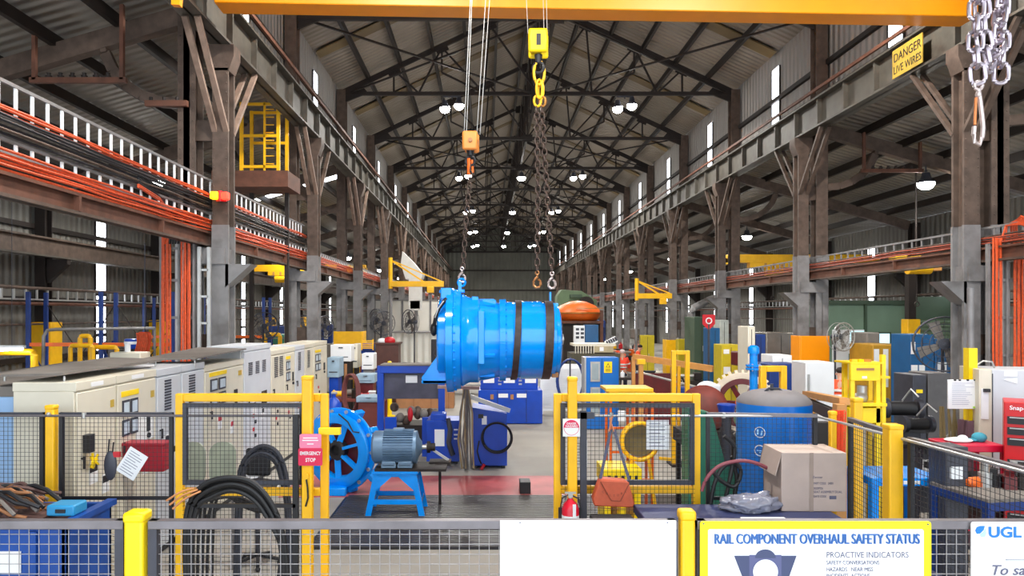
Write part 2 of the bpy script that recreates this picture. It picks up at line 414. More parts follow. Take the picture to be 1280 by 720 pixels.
# ---------------------------------------------------------------- columns
def hsec(m, x, y, w, d, z0, z1, t=.03):
    return m.box(x - w / 2, x + w / 2, y - d / 2, y - d / 2 + t, z0, z1).box(x - w / 2, x + w / 2, y + d / 2 - t, y + d / 2, z0, z1).box(x - t / 2, x + t / 2, y - d / 2, y + d / 2, z0, z1)
def column(s, n, label, near=False):
    xi, xo = (XLI, XLO) if s < 0 else (XRI, XRO)
    t = thing('steel_column', label, 'column', ((xi + xo) / 2, YN(n), 0), 0, 'left hall columns' if s < 0 else 'right hall columns')
    cx = (xi + xo) / 2; i, o_ = xi - cx, xo - cx
    hsec(mb(), o_, 0, .34, .4, 4.7, EAVE + .1).box(o_ - .06, o_ + .06, -.2, .2, 4.7, EAVE).build('building_stanchion', STEEL, t)
    hsec(mb(), o_, 0, .36, .42, 0, 4.7).box(o_ - .06, o_ + .06, -.2, .2, 0, 4.7).build('lower_stanchion', STEELG, t, label='grey painted lower stanchion')
    m = mb()
    for dy in (-.16, .16): m.box(i - .15, i + .15, dy - .03, dy + .03, 4.7, GB - .45)
    m.box(i - .04, i + .04, -.16, .16, 4.7, GB - .45)
    m.build('crane_post', STEEL, t)
    m = mb()
    for dy in (-.17, .17): m.box(i - .16, i + .16, dy - .03, dy + .03, 0, 4.7)
    m.box(i - .05, i + .05, -.17, .17, 0, 4.7).build('lower_crane_post', STEELG, t, label='grey painted lower crane post')
    # riveted flared cap
    mb().prism([(i - .16, -.19, GB - .5), (i + .16, -.19, GB - .5), (i + .26, -.19, GB - .22), (i + .26, -.19, GB), (i - .26, -.19, GB), (i - .26, -.19, GB - .22)], (0, .38, 0)).build('post_cap', STEEL, t)
    for sy in (-1, 1):
        for off in (-.11, .11):
            mb().bar((i + off, sy * .16, 6.5), (i + off, sy * 1.55, GB - .02), .1, .07).build('knee_brace', STEEL if s > 0 else M('pale_rusty_steel', (140, 118, 104), .6, .1, .2, 6, dirt=.4), t)
    for z in (2.2, 6.35): mb().box(min(i, o_), max(i, o_), -.03, .03, z, z + .4).build('tie_plate', STEEL, t)
    hz_ = 3.95 if s < 0 else 3.62
    mb().box(min(i, o_) - .1, max(i, o_) + .1, -.25, .25, hz_, hz_ + .3).prism([(i - s*.1, -.2, hz_), (i - s * .6, -.2, hz_), (i - s*.1, -.2, hz_ - .45)], (0, .4, 0), (0, 0, .0)).build('haunch', STEELG, t)
    mb().box(min(i, o_) - .25, max(i, o_) + .25, -.3, .3, 0, .05).build('base_plate', STEELG, t)
    if near:
        m = mb()
        for dx in (-.12, .12):
            for q in range(36): m.ell((o_ + dx, -.205, 4.9 + q * .18), .018, .012, .018, 6, 4)
            for q in range(17): m.ell((i + dx, -.195, 4.9 + q * .18), .018, .012, .018, 6, 4)
        m.build('rivets', STEEL, t, kind='stuff')
    return t
for s, nm in ((-1, 'left'), (1, 'right')):
    c0 = column(s, 0, 'front riveted steel column on the %s side of the main hall' % nm, True)
    c1 = column(s, 1, 'brown over grey riveted steel column on the %s, second from the front' % nm, False)
    for n in range(2, 12):
        dup(c1, None, (c1.location.x, YN(n), 0), 0, 'brown over grey steel column in the %s row, %s from the front' % (nm, ORD[n]))
# yellow column guards
def guard(x, y, w, d, h, label, mat=YEL, z0=0):
    t = thing('column_guard', label, 'column guard', (x, y, z0), 0, 'yellow column guards')
    for sx in (-1, 1): box(sx * w / 2 - .03, sx * w / 2 + .03, -d / 2, d / 2, 0, h).build('side_plate', mat, t, .01)
    box(-w / 2, w / 2, -d / 2 - .03, -d / 2, 0, h).build('front_plate', mat, t, .01)
    return t
guard((XLI + XLO) / 2, YN(2), 1.1, .75, 2.3, 'yellow steel guard round the foot of the third left column')
guard((XLI + XLO) / 2, YN(4), 1.1, .75, 2.4, 'yellow steel guard round the foot of the fifth left column')
guard((XRI + XRO) / 2 + .0, YN(1), .82, .6, 2.35, 'bright yellow steel guard round the second right column', CRANEY)
guard((XRI + XRO) / 2 - .1, YN(2), 1.3, .75, 1.6, 'dull yellow guard round the foot of the third right column')
guard((XRI + XRO) / 2, YN(3), 1.3, .75, 1.7, 'dull yellow guard round the foot of the fourth right column')
for n in range(0, 6):
    guard(WL + .4, YN(n) + .0, .5, .6, 2.75, 'tall yellow guard on the left wall column, %s from the front' % ORD[n])
# wall columns of the aisles with haunches
def wallcol(x, s, n, label, top):
    t = thing('aisle_stanchion', label, 'column', (x, YN(n), 0), 0, 'left wall columns' if s > 0 else 'right wall columns')
    hsec(mb(), 0, 0, .3, .36, 0, top).build('shaft', STEELD, t)
    mb().prism([(s * .15, -.1, 3.9), (s * .75, -.1, 4.45), (s * .75, -.1, 4.6), (s * .15, -.1, 4.6)], (0, .2, 0)).build('bracket', STEELD, t)
    return t
for s, x, nm, top in ((1, WL + .3, 'left', AL1 - .1), (-1, WR - .3, 'right', AR1 - .1)):
    w0 = wallcol(x, s, 0, 'dark wall column along the %s outer wall, first from the front' % nm, top)
    for n in range(1, 11): dup(w0, None, (x, YN(n), 0), 0, 'dark wall column along the %s outer wall, %s from the front' % (nm, ORD[n]))
# lean-to rafters with curved knee brackets
def leanto(s, n):
    xo, xw, z0, z1, nm = (XLO, WL, AL0, AL1, 'left') if s < 0 else (XRO, WR, AR0, AR1, 'right')
    t = thing('lean_to_rafter', 'brown steel rafter carrying the %s lean-to roof, %s from the front' % (nm, ORD[n]), 'rafter', (0, YN(n), 0), 0, 'lean-to rafters')
    mb().bar((xo + s * .2, 0, z0 - .36), (xw - s * .55, 0, z1 - .36 + (z0 - z1) * .55 / abs(xw - xo)), .22, .36).build('beam', STEEL, t)
    pts = []
    for i in range(7):
        a = i / 6 * PI / 2; pts.append((xo + s * (.2 + 1.5 * math.sin(a)), 0, z0 - .6 - .1 * i / 6 - 1.5 * math.cos(a) * .95))
    m = mb()
    for a, b in zip(pts, pts[1:]): m.bar(a, b, .12, .2)
    m.build('knee_bracket', STEEL, t)
    return t
for s in (-1, 1):
    l0 = leanto(s, 0)
    for n in range(1, 12): dup(l0, None, (0, YN(n), 0), 0, 'brown steel rafter carrying the %s lean-to roof, %s from the front' % ('left' if s < 0 else 'right', ORD[n]))

# ---------------------------------------------------------------- crane girders
def girder(x, s, nm):
    t = thing('crane_girder', 'long riveted crane girder along the %s columns of the main hall' % nm, 'girder', (x, 0, 0))
    mb().box(-.02, .02, YS, YE, GB, GT).build('web_plate', GIRD, t)
    mb().box(-.2, .2, YS, YE, GB, GB + .05).build('bottom_flange', GIRD, t)
    mb().box(-.2, .2, YS, YE, GT - .05, GT).build('top_flange', GIRD, t)
    mb().box(-.04, .04, YS, YE, GT, GT + .12).build('crane_rail', STEELD, t)
    st = box(-s * 0 - .14, .14, -.03, .03, GB + .05, GT - .05)
    s0 = st.build('stiffener', GIRD, t); s0.location.y = -2
    for i in range(1, 60): dup(s0, t).location = (0, -2 + i * 1.464, 0)
    mb().box(-s * .30 - .03, -s * .30 + .03, YS, YE, GT + .08, GT + .16).build('conductor_rail', RUST, t)
    return t
girder(XLI - .0, -1, 'left'); girder(XRI, 1, 'right')
# small crane girders on the outer walls of the aisles
for x, nm in ((WL + .95, 'left'), (WR - .95, 'right')):
    t = thing('aisle_girder', 'dark crane girder bracketed along the %s outer wall' % nm, 'girder', (x, 0, 0))
    mb().box(-.02, .02, YS, YE, 4.65, 5.1).build('web_plate', STEEL, t)
    mb().box(-.14, .14, YS, YE, 4.6, 4.65).build('bottom_flange', GIRD, t)
    mb().box(-.14, .14, YS, YE, 5.1, 5.15).build('top_flange', STEEL, t)
    p = thing('pipe_run', 'brown pipes and ladder rack along the %s outer wall' % nm, 'pipes', (x - (.35 if nm == 'left' else -.35), 0, 0))
    for j, z in enumerate((3.28, 3.72, 2.7)): mb().cyl((0, YS, z), (0, YE, z), .05 if j < 2 else .03, n=8).build('pipe', RUST if j == 0 else STEEL, p)
    mb().box(-.03, .03, YS, YE, 3.38, 3.42).build('rack_rail', GALV, p)
    m = box(-.02, .02, -.03, .03, 3.42, 3.72)
    r0 = m.build('rack_rung', GALV, p)
    for i in range(1, 90): dup(r0, p).location = (0, 8 + i * .5, 0)

# ---------------------------------------------------------------- overhead bridge crane
t = thing('overhead_crane', 'yellow overhead travelling crane bridge across the top of the picture', 'crane', (0, 0, 0))
a, b = Vector((-4.8, 12.9, 8.47)), Vector((9.05, 13.5, 8.47))
def beam(m, p, q, w, z0, z1):
    d = (q - p).normalized(); n_ = Vector((-d.y, d.x, 0)) * w / 2
    return m.prism([p - n_ + Vector((0, 0, z0)), q - n_ + Vector((0, 0, z0)), q + n_ + Vector((0, 0, z0)), p + n_ + Vector((0, 0, z0))], (0, 0, z1 - z0))
beam(mb(), a, b, .5, 0, 1.0).build('bridge_beam', CRANEY, t, .02)
for x in (-5.1, 9.3):
    mb().box(x - .16, x + .16, 11.2, 15.2, 9.3, 9.75).build('end_carriage', CRANEY, t, .02)
    for y in (11.6, 14.8): mb().cyl((x - .06, y, 9.31), (x + .06, y, 9.31), .18).build('wheel', STEELD, t)
mb().box(-1.5, 3.4, 11.9, 14.4, 9.5, 10.1).build('crab_trolley', CRANEY, t, .02)
# yellow carriage bracket seen at the top left
t = thing('crane_bracket', 'yellow bracket hanging from the left crane rail at the top', 'bracket', (-4.55, 10.3, 7.4))
mb().bar((-.12, 0, .25), (-.12, 0, .9), .1, .1).build('leg', CRANEY, t)
mb().bar((.12, 0, .0), (.18, 0, .9), .12, .1).build('leg', CRANEY, t)
mb().bar((-.2, 0, .7), (.12, 0, .45), .04, .04).build('strut', CRANEY, t)
mb().box(-.3, .3, -.06, .06, .86, .98).build('top_bar', CRANEY, t)
# DANGER LIVE WIRES sign
p = at(1174, 73, 15.4)
t = thing('warning_sign', 'yellow danger live wires sign on the right crane girder', 'sign', (XRI - .24, 15.5, 8.22))
mb().box(-.01, .01, -.55, .55, 0, .62).build('plate', M('faded_sign_yellow', (176, 146, 52), .6, 0, .15, 4, dirt=.3), t)
text('DANGER', .27, (-.015, .5, .34), (PI / 2, 0, -PI / 2), BLKM, t, width=1.0)
text('LIVE WIRES', .24, (-.015, .5, .08), (PI / 2, 0, -PI / 2), BLKM, t, width=1.0)

# ---------------------------------------------------------------- high bay lamps
def lamp(name, label, x, y, z, pw, grp, stem=.9, twin=0, r=.2):
    t = thing(name, label, 'lamp', (x, y, z), 0, grp)
    for i in range(2 if twin else 1):
        dx = (-.28, .28)[i] if twin else 0; dz = .12 * i if twin else 0
        mb().lathe((dx, 0, dz), (0, 0, 1), [(0, r), (.05, r * 1.05), (.14, r * .6), (.3, r * .45), (.32, .02)], 20).build('housing', DKGREY, t)
        mb().lathe((dx, 0, dz), (0, 0, -1), [(-.0, r * .98), (.06, r * .97), (.13, r * .78), (.18, r * .45), (.2, .01)], 20).build('lens', LAMP, t)
    mb().box(-.35 if twin else -.03, .35 if twin else .03, -.03, .03, .33 + (.1 if twin else 0), .38 + (.1 if twin else 0)).build('cross_bar', DKGREY, t)
    mb().cyl((0, 0, .36), (0, 0, stem), .02, n=8).build('stem', DKGREY, t)
    l = bpy.data.lights.new('bulb', 'SPOT'); l.energy = pw; l.shadow_soft_size = .25; l.spot_size = R(165); l.spot_blend = .4; l.color = (1, .97, .92)
    lo = bpy.data.objects.new('bulb', l); COL.objects.link(lo); lo.parent = t; lo.location = (0, 0, -.2)
    return t
LZ = EAVE - .09
for i, n in enumerate((2, 4, 6, 8, 10, 0, -1)):  # last two rows are out of view, added to brighten the front floor
    y = YN(n)
    for x, nm in ((-1.37, 'left'), (5.5, 'right')):
        lamp('high_bay_lamp', ('twin high bay lamp hanging on the %s of the main hall, %s visible row' % (nm, ORD[i])) if n > 0 else 'unseen twin high bay lamp added above the bridge crane on the %s, %s' % (nm, 'over the gearbox' if n == 0 else 'over the camera'), x, y, LZ - .5, LAMP_W if n > 0 else FRONT_W, 'main hall high bay lamps', .52, 1)
    if 0 < i < 5: lamp('high_bay_lamp', 'single high bay lamp on the centre line of the hall, %s row' % ORD[i], 2.1, y, LZ - .5, LAMP_W, 'main hall high bay lamps', .52, 0, .26)
for i, n in enumerate((1, 3, 5, 7, 9)):
    zr = aisleR(13.0) - .54; lamp('aisle_lamp', 'round lamp under the right lean-to roof, %s from the front' % ORD[i], 13.0, YN(n), 6.86, AISLE_W, 'right aisle lamps', zr - 6.86 + .02, 0, .24)
    zr = aisleL(-9.7) - .54; lamp('aisle_lamp', 'round lamp under the left lean-to roof, %s from the front' % ORD[i], -9.7, YN(n), 6.95, AISLE_W, 'left aisle lamps', zr - 6.95 + .02, 0, .2)
# ================================================================ walkway girders, cable trays, risers
DORG = M('dull_orange_cable', (168, 78, 54), .55, 0, .25, 12)
def sag_path(x, z, y0, y1, amp=.02, seed=0):
    rr = random.Random(seed); return [(x + rr.uniform(-amp, amp), y0 + (y1 - y0) * i / 8, z + rr.uniform(-amp, amp)) for i in range(9)]
def walkway(s, x, z0, z1, nm):
    t = thing('walkway_girder', 'rust brown walkway girder running along the %s columns' % nm, 'girder', (x, 0, 0))
    mb().box(-.02, .02, YS, YE - .2, z0, z1).build('web_plate', RUST, t)
    mb().box(-.09, .09, YS, YE - .2, z0, z0 + .04).build('bottom_flange', STEEL, t)
    mb().box(-.09, .09, YS, YE - .2, z1 - .04, z1).build('top_flange', RUST, t)
    s0 = box(-.1, .1, -.025, .025, z0 + .04, z1 - .04).build('stiffener', RUST, t); s0.location.y = 7
    for i in range(1, 40): dup(s0, t).location = (0, 7 + i * 2.44, 0)
walkway(-1, -5.42, 4.3, 4.58, 'left'); walkway(1, 9.56, 3.98, 4.26, 'right')
def tray(x, zb, zt, label, grp, cab, n, rail=GALV, rung=WHITE, step=.3, side=1, cabz=None):
    t = thing('cable_tray', label, 'cable tray', (x, YN(n), 0), 0, grp)
    mb().box(-.02, .02, 0, BAY - .02, zt - .04, zt).build('top_rail', rail, t)
    mb().box(-.02, .02, 0, BAY - .02, zb, zb + .04).build('bottom_rail', rail, t)
    r0 = box(-.012, .012, -.02, .02, zb + .04, zt - .04).build('rung', rung, t); r0.location.y = .1
    for i in range(1, int(BAY / step)): dup(r0, t).location = (0, .1 + i * step, 0)
    for j, (mat, dz) in enumerate(cab):
        mb().tube(sag_path(side * .055 + (j % 2) * side * .03, (cabz if cabz is not None else zb) + dz, -.05, BAY + .02, .012, j), .017, 6).build('cable', mat, t)
    return t
ocab = [(ORANGE, .02), (ORANGE, .06), (ORANGE, .1), (BLKM, .0), (BLKM, -.04), (BLKM, -.08), (BLKM, -.12), (STEEL, -.16), (BLKM, -.2)]
lcab = [(ORANGE, .0), (ORANGE, .045), (ORANGE, .09), (ORANGE, .13), (ORANGE, .17), (ORANGE, .2)]
u0 = tray(-5.4, 5.2, 5.62, 'upper cable tray with white rungs at the left, section nearest the camera', 'left upper cable trays', ocab, -1, rail=STEELG)
v0 = tray(-5.4, 4.78, 4.97, 'lower cable tray full of orange cables at the left, section nearest the camera', 'left lower cable trays', lcab, -1, cabz=4.6, rail=STEELG)
for n in range(0, 11):
    dup(v0, None, (-5.4, YN(n), 0), 0, 'lower tray of orange cables along the left columns, %s section from the front' % ORD[n + 1])
    if n < 1: dup(u0, None, (-5.4, YN(n), 0), 0, 'upper cable tray with white rungs at the left, second section')
q0 = tray(9.6, 4.36, 4.66, 'cable tray with pale rungs and orange cables at the right edge, nearest section', 'right cable trays', [(DORG, .02), (DORG, .06), (STEEL, .1), (DORG, -.03), (STEEL, -.07)], -1, side=-1, step=.36, rail=STEELG, rung=STEELG)
for n in range(0, 11): dup(q0, None, (9.6, YN(n), 0), 0, 'cable tray with pale rungs along the right columns, %s section from the front' % ORD[n + 1])
def riser(x, y, ztop, label, flip=1):
    t = thing('cable_riser', label, 'cable riser', (x, y, 0))
    for sx in (-.32, 0.02, .3): mb().box(sx - .02, sx + .02, -.03, .05, 0, ztop).build('side_rail', STEELG, t)
    mb().box(-.08, .12, .05, .07, .3, ztop - .1).build('back_plate', GALV, t)
    for z in (.8, 1.5, 2.2, 2.9, 3.6, 4.2): mb().box(-.32, .3, -.0, .03, z, z + .05).build('cross_bar', STEELG, t)
    for j in range(10):
        cx = (-.27 + j * .038) if j < 5 else (.1 + (j - 5) * .038)
        rr = random.Random(j)
        pts = [(cx + rr.uniform(-.006, .006), -.06 - (j % 2) * .03, ztop + .1 - i * (ztop - 1.9) / 6) for i in range(7)]
        mb().tube(pts, .019, 6).build('cable', ORANGE, t)
        pts = [pts[-1], (cx + .01, -.08, 1.6), (cx + .08 * flip, -.1 - rr.random() * .05, 1.1), (cx + .12 * flip + rr.uniform(-.1, .1), -.12, .5), (cx + .1, -.1, .05)]
        mb().tube(pts, .022, 6).build('cable_tail', M('dusty_cable', (92, 66, 62), .6, 0, .2, 8), t, label='dusty brown cable tail')
riser(-5.78, 13.5, 4.5, 'vertical ladder of orange cables beside the front left column')
riser(9.66, 13.4, 4.3, 'vertical ladder of orange cables beside the front right column', -1)
# grey uprights beside the left riser
t = thing('steel_strut', 'pale galvanised channel standing beside the left cable ladder', 'strut', (-5.38, 13.5, 0))
mb().box(-.03, .03, -.03, .03, 0, 4.25).build('channel', GALV, t)
mb().box(.14, .2, -.0, .06, 0, 4.25).build('channel', GALV, t)
for z in (1.8, 2.3, 2.8, 3.3, 3.8): mb().box(.02, .16, .0, .04, z, z + .04).build('spacer', GALV, t)
# cable drop loop from upper tray to riser
t = thing('cable_bundle', 'black and brown cables bending down from the tray at the front left column', 'cables', (-5.6, 12.6, 0))
for j in range(7):
    mb().tube([(.28, -1.6, 5.12 - j * .03), (.2, -.7, 5.08 - j * .035), (.1 - j * .02, .2, 4.9 - j * .03), (-.05 - j * .04, .72, 4.72 - j * .02), (-.1 - j * .05, .82, 4.3)], .02, 6).build('cable', ORANGE if j > 4 else BLKM, t)
t = thing('cable_bundle', 'orange cables arching over the top of the right cable ladder', 'cables', (9.66, 13.4, 0))
for j in range(6):
    mb().tube([(-.03, -.9 - j * .05, 4.42), (-.08, -.5, 4.6 + j * .03), (-.1 + j * .04, -.15, 4.62 + j * .02), (-.15 + j * .06, -.08, 4.3)], .018, 6).build('cable', ORANGE, t)
# red and amber beacon on the left post
t = thing('beacon_light', 'red and amber warning beacon on the front left crane post', 'beacon', at(277, 246, 13.7))
mb().box(-.1, .1, -.02, .03, -.09, .09).build('base_plate', RED, t)
mb().box(-.17, -.02, -.16, -.02, -.06, .08).build('amber_lens', ORL, t, .02)
mb().cyl((.0, -.08, -.1), (.0, -.08, .1), .04).build('centre_housing', RED, t)
mb().box(.03, .17, -.15, -.02, -.07, .07).build('red_lens', REDL, t, .02)
# bracket frames with insulators under the lean-to roofs
def busframe(x, y, z, s, label):
    t = thing('insulator_frame', label, 'frame', (x, y, z))
    mb().box(-.85, -.78, -.04, .04, 0, 1.1).build('hanger', RUST, t); mb().box(.78, .85, -.04, .04, 0, 1.1 + .3).build('hanger', RUST, t)
    mb().box(-.9, .9, -.04, .04, -.06, .04).build('cross_bar', RUST, t)
    for i in range(6): mb().lathe((-.55 + i * .22, 0, .04), (0, 0, 1), [(0, .05), (.04, .06), (.05, .03), (.09, .04), (.1, .01)], 10).build('insulator', STEELD, t)
busframe(*(at(98, 100, 13.4)), -1, 'rusty hanging frame with insulators under the left lean-to roof')
busframe(*(at(1115, 213, 20.9)), 1, 'dark hanging frame with insulators under the right lean-to roof')
t = thing('wall_bracket', 'short rusty bracket arm on the front left column', 'bracket', at(215, 130, 13.7))
mb().box(-.5, .3, -.05, .05, -.05, .06).build('arm', RUST, t)
for i in range(3): mb().cyl((-.4 + i * .25, 0, .06), (-.4 + i * .25, 0, .13), .035, n=8).build('stud', STEELD, t)

# ================================================================ fences and gates
def fence_panel(label, x0, y0, x1, y1, z0, z1, fm, wm, pitch=.04, fw=.035, wr=.0022, mid=None, grp=None, toprail=None, stiles=True):
    L = math.hypot(x1 - x0, y1 - y0); rz = math.atan2(y1 - y0, x1 - x0)
    t = thing('mesh_fence', label, 'fence', (x0, y0, 0), rz, grp)
    m = mb(); nx = int(L / pitch); nz = int((z1 - z0) / pitch)
    for i in range(nx + 1): m.bar((i * pitch + .008, 0, z0), (i * pitch + .008, 0, z1 - .01), wr * 2)
    for i in range(nz + 1): m.bar((0, .004, z1 - .02 - i * pitch), (L, .004, z1 - .02 - i * pitch), wr * 2)
    m.build('wire_mesh', wm, t)
    if stiles:
        mb().box(0, fw, -.015, .02, z0, z1).build('stile', fm, t); mb().box(L - fw, L, -.015, .02, z0, z1).build('stile', fm, t)
    mb().box(0, L, -.018, .022, z1 - fw, z1).build('top_bar', toprail or fm, t, .003)
    mb().box(0, L, -.015, .02, z0, z0 + fw).build('bottom_bar', fm, t)
    if mid:
        for z in mid: mb().box(0, L, -.012, .022, z, z + .03).build('middle_bar', fm, t)
    mb().box(0.0, .04, -.012, .012, 0, z0).build('foot', fm, t); mb().box(L - .04, L, -.012, .012, 0, z0).build('foot', fm, t)
    return t
def post(label, x, y, w, h, mat, name='fence_post', cat='post', cap=True, knob=False, grp='yellow fence posts'):
    t = thing(name, label, cat, (x, y, 0), 0, grp)
    mb().box(-w / 2, w / 2, -w / 2, w / 2, .01, h).build('shaft', mat, t, .012)
    mb().box(-w, w, -w, w, 0, .012).build('base_plate', mat, t)
    if cap: mb().box(-w / 2 - .004, w / 2 + .004, -w / 2 - .004, w / 2 + .004, h - .03, h + .012).build('cap', mat, t, .012)
    if knob: mb().ell((0, -w / 2 - .01, h - .07), .02, .02, .02, 12, 8).build('bolt_head', GALV, t)
    return t
FY = 2.9
fence_panel('front mesh fence panel left of the left yellow post', -2.45, FY, -1.455, FY, .15, 2.17, DKGREY, WIRE, toprail=RAILM, wr=.0013, grp='front fence panels')
fence_panel('front mesh fence panel between the two yellow posts', -1.357, FY, .765, FY, .15, 2.17, DKGREY, WIRE, toprail=RAILM, wr=.0013, grp='front fence panels')
fence_panel('front mesh fence panel right of the right yellow post', .845, FY, 2.75, FY, .15, 2.17, DKGREY, WIRE, toprail=RAILM, wr=.0013, grp='front fence panels')
post('bright yellow post at the lower left of the front fence', -1.405, FY, .078, 2.195, YELB)
post('orange yellow post of the front fence between the white board and yellow sign', .806, FY, .058, 2.2, YEL)
BY = 6.85
fence_panel('rear mesh fence panel at the far left before the cabinets', -5.6, BY, -4.21, BY, .12, 2.06, BLKM, WIRED, mid=(1.23,), wr=.0015, grp='rear fence panels', toprail=DKGREY)
fence_panel('rear mesh fence panel between left post and left gate', -4.06, BY, -2.98, BY, .12, 2.06, BLKM, WIRED, mid=(1.23,), wr=.0015, grp='rear fence panels', toprail=DKGREY)
fence_panel('rear mesh fence panel between right gate and the blue tank', 2.09, BY, 3.1, BY - .1, .12, 2.06, BLKM, WIRED, mid=(1.23,), wr=.0015, grp='rear fence panels', toprail=RAILM)
fence_panel('side mesh fence panel running towards the camera from the corner', 3.3, BY - .3, 3.24, 5.68, .12, 2.06, BLKM, WIRED, mid=(1.0,), wr=.0015, grp='rear fence panels', toprail=RAILM)
fence_panel('side mesh fence panel nearest the camera at the right', 3.23, 5.5, 3.36, 3.6, .12, 2.06, BLKM, WIRED, mid=(1.0,), wr=.0015, grp='rear fence panels', toprail=RAILM)
post('yellow post of the rear fence in front of the beige cabinet', -4.135, BY, .085, 2.12, YEL, knob=True)
post('yellow post of the side fence, right of the cardboard box', 3.16, 5.6, .11, 2.13, YEL)
post('thin yellow post at the fence corner behind the cardboard box', 3.23, 6.72, .06, 2.08, YEL)
post('orange yellow post at the fence corner right of the orange netting', 3.47, 6.75, .085, 2.2, YEL)
# thin rail along the top of the back fence
t = thing('conduit', 'thin pale conduit clipped along the top of the rear fence', 'rail', (0, BY - .05, 2.035))
mb().cyl((-5.6, 0, 0), (-1.68, 0, 0), .012, n=8).build('tube', RAILM, t)
mb().cyl((.85, 0, 0), (3.1, -.02, 0), .012, n=8).build('tube', GALV, t)
mb().cyl((3.1, -.02, 0), (3.2, -1.2, 0), .012, n=8).build('tube', GALV, t)
mb().cyl((3.2, -1.2, 0), (3.32, -3.2, 0), .012, n=8).build('tube', GALV, t)
for x in (-3.8, 1.18, 2.24): mb().cyl((x, 0, -.02), (x, 0, .03), .02, n=10).build('clip', GALV, t)
def gate(name, label, x0, x1, y, z0, z1, w, ix0, ix1, iz0, iz1, postx, pz):
    t = thing(name, label, 'gate', (0, y, 0))
    mb().box(x0, x0 + w, -.03, .03, 0, z1).build('frame_upright', YEL, t, .008)
    mb().box(x1 - w, x1, -.03, .03, 0, z1).build('frame_upright', YEL, t, .008)
    mb().box(x0 + w, x1 - w, -.03, .03, z1 - w, z1).build('top_bar', YEL, t, .008)
    mb().box(x0 + w, x1 - w, -.03, .03, z0, z0 + w).build('lower_bar', YEL, t, .008)
    f = .04
    for a in ((ix0, ix0 + f, iz0, iz1), (ix1 - f, ix1, iz0, iz1), (ix0 + f, ix1 - f, iz1 - f, iz1), (ix0 + f, ix1 - f, iz0, iz0 + f)):
        mb().box(a[0], a[1], -.075, -.035, a[2], a[3]).build('inner_frame', DKGREY, t)
    m = mb(); i = ix0 + .04
    while i < ix1: m.bar((i, -.085, .15), (i, -.085, iz1), .0032); i += .04
    z = .15
    while z < iz1: m.bar((ix0, -.08, z), (ix1, -.08, z), .0032); z += .04
    m.build('wire_mesh', WIRED, t)
    return t
gate('mesh_gate', 'yellow framed mesh gate on the left with the emergency stop sign', -2.95, -1.5, BY, 1.27, 2.24, .075, -2.86, -1.72, 1.39, 2.155, 0, 0)
gate('mesh_gate', 'yellow framed mesh gate on the right with the hanging handbag', .64, 2.03, BY, 1.29, 2.24, .075, .70, 1.96, 1.39, 2.155, 0, 0)
def tallpost(label, x, y, w, h):
    t = post(label, x, y, w, h, YEL, 'gate_post', 'post', grp='tall gate posts')
    return t
a = tallpost('tall yellow post of the left gate behind the emergency stop sign', -1.665, BY - .14, .095, 2.41)
mb().cyl((-.0, -.055, 1.5), (0, -.075, 1.5), .03, n=14).build('latch_disc', YEL, a)
mb().tube([(0, -.06, 1.48), (.015, -.07, 1.4), (.02, -.07, 1.3), (-.005, -.06, 1.22)], .008, 6).build('latch_strap', BLKM, a)
mb().box(.1, .3, .0, .06, 1.87, 1.93).build('side_latch', YELB, a)
tallpost('tall yellow post of the right gate behind the round red sign', .8, BY - .14, .085, 2.4)
# dark mesh frame edge beside the right tall post
t = thing('fence_upright', 'dark grey upright right of the tall right gate post', 'post', (.905, BY - .13, 0))
mb().box(-.03, .03, -.02, .02, 0, 2.09).build('shaft', DKGREY, t); mb().box(-.06, .1, -.02, .02, 2.02, 2.08).build('head', DKGREY, t)
t = thing('fence_upright', 'black upright left of the tall left gate post', 'post', (-1.77, BY - .16, 0))
mb().box(-.025, .025, -.02, .02, 0, 2.06).build('shaft', BLKM, t)
mb().box(-1.0, 0, -.02, .01, 1.2, 1.235).build('arm', BLKM, t)
# ---------------------------------------------------------------- signs
def board(name, label, x0, x1, z0, z1, y, mat, bev=.006):
    t = thing(name, label, 'sign', (x0, y, z0)); mb().box(0, x1 - x0, -.003, .003, 0, z1 - z0).build('board', mat, t); return t
PX = lambda px, y: (px - HX) * y / F
PZ = lambda py, y: CH + (HY - py) * y / F
ys = 2.872
t = board('notice_board', 'large blank white board on the front fence in the middle', PX(625, ys), PX(845, ys), PZ(800, ys), PZ(650.5, ys), ys, WHITE)
for px, py in ((650, 653), (834, 653)): mb().cyl((PX(px, ys) - t.location.x, -.006, PZ(py, ys) - t.location.z), (PX(px, ys) - t.location.x, 0, PZ(py, ys) - t.location.z), .003, n=8).build('screw', GREYINK, t)
X0, X1, Z1, Z0 = PX(875, ys), PX(1163.5, ys), PZ(651.5, ys), PZ(830, ys)
t = thing('safety_status_sign', 'yellow bordered rail component overhaul safety status sign on the front fence', 'sign', (X0, ys, Z0))
def rrect(w, h, r, y, x=0, z=0, k=5):
    pts = []
    for cx, cz, a0 in ((w - r, h - r, 0), (r, h - r, 90), (r, r, 180), (w - r, r, 270)):
        for i in range(k + 1):
            a = R(a0 + 90 * i / k); pts.append((x + cx + r * math.cos(a), y, z + cz + r * math.sin(a)))
    return pts
w, h = X1 - X0, Z1 - Z0
mb().prism(rrect(w, h, .012, -.003), (0, .006, 0)).build('border', SIGNY, t)
mb().prism(rrect(w - .062, h - .062, .008, -.0045, .031, .031), (0, .0015, 0)).build('face', WHITE, t)
for px, py in ((879, 654), (1159, 655)): mb().cyl((PX(px, ys) - X0, -.008, PZ(py, ys) - Z0), (PX(px, ys) - X0, -.003, PZ(py, ys) - Z0), .003, n=8).build('screw', GREYINK, t)
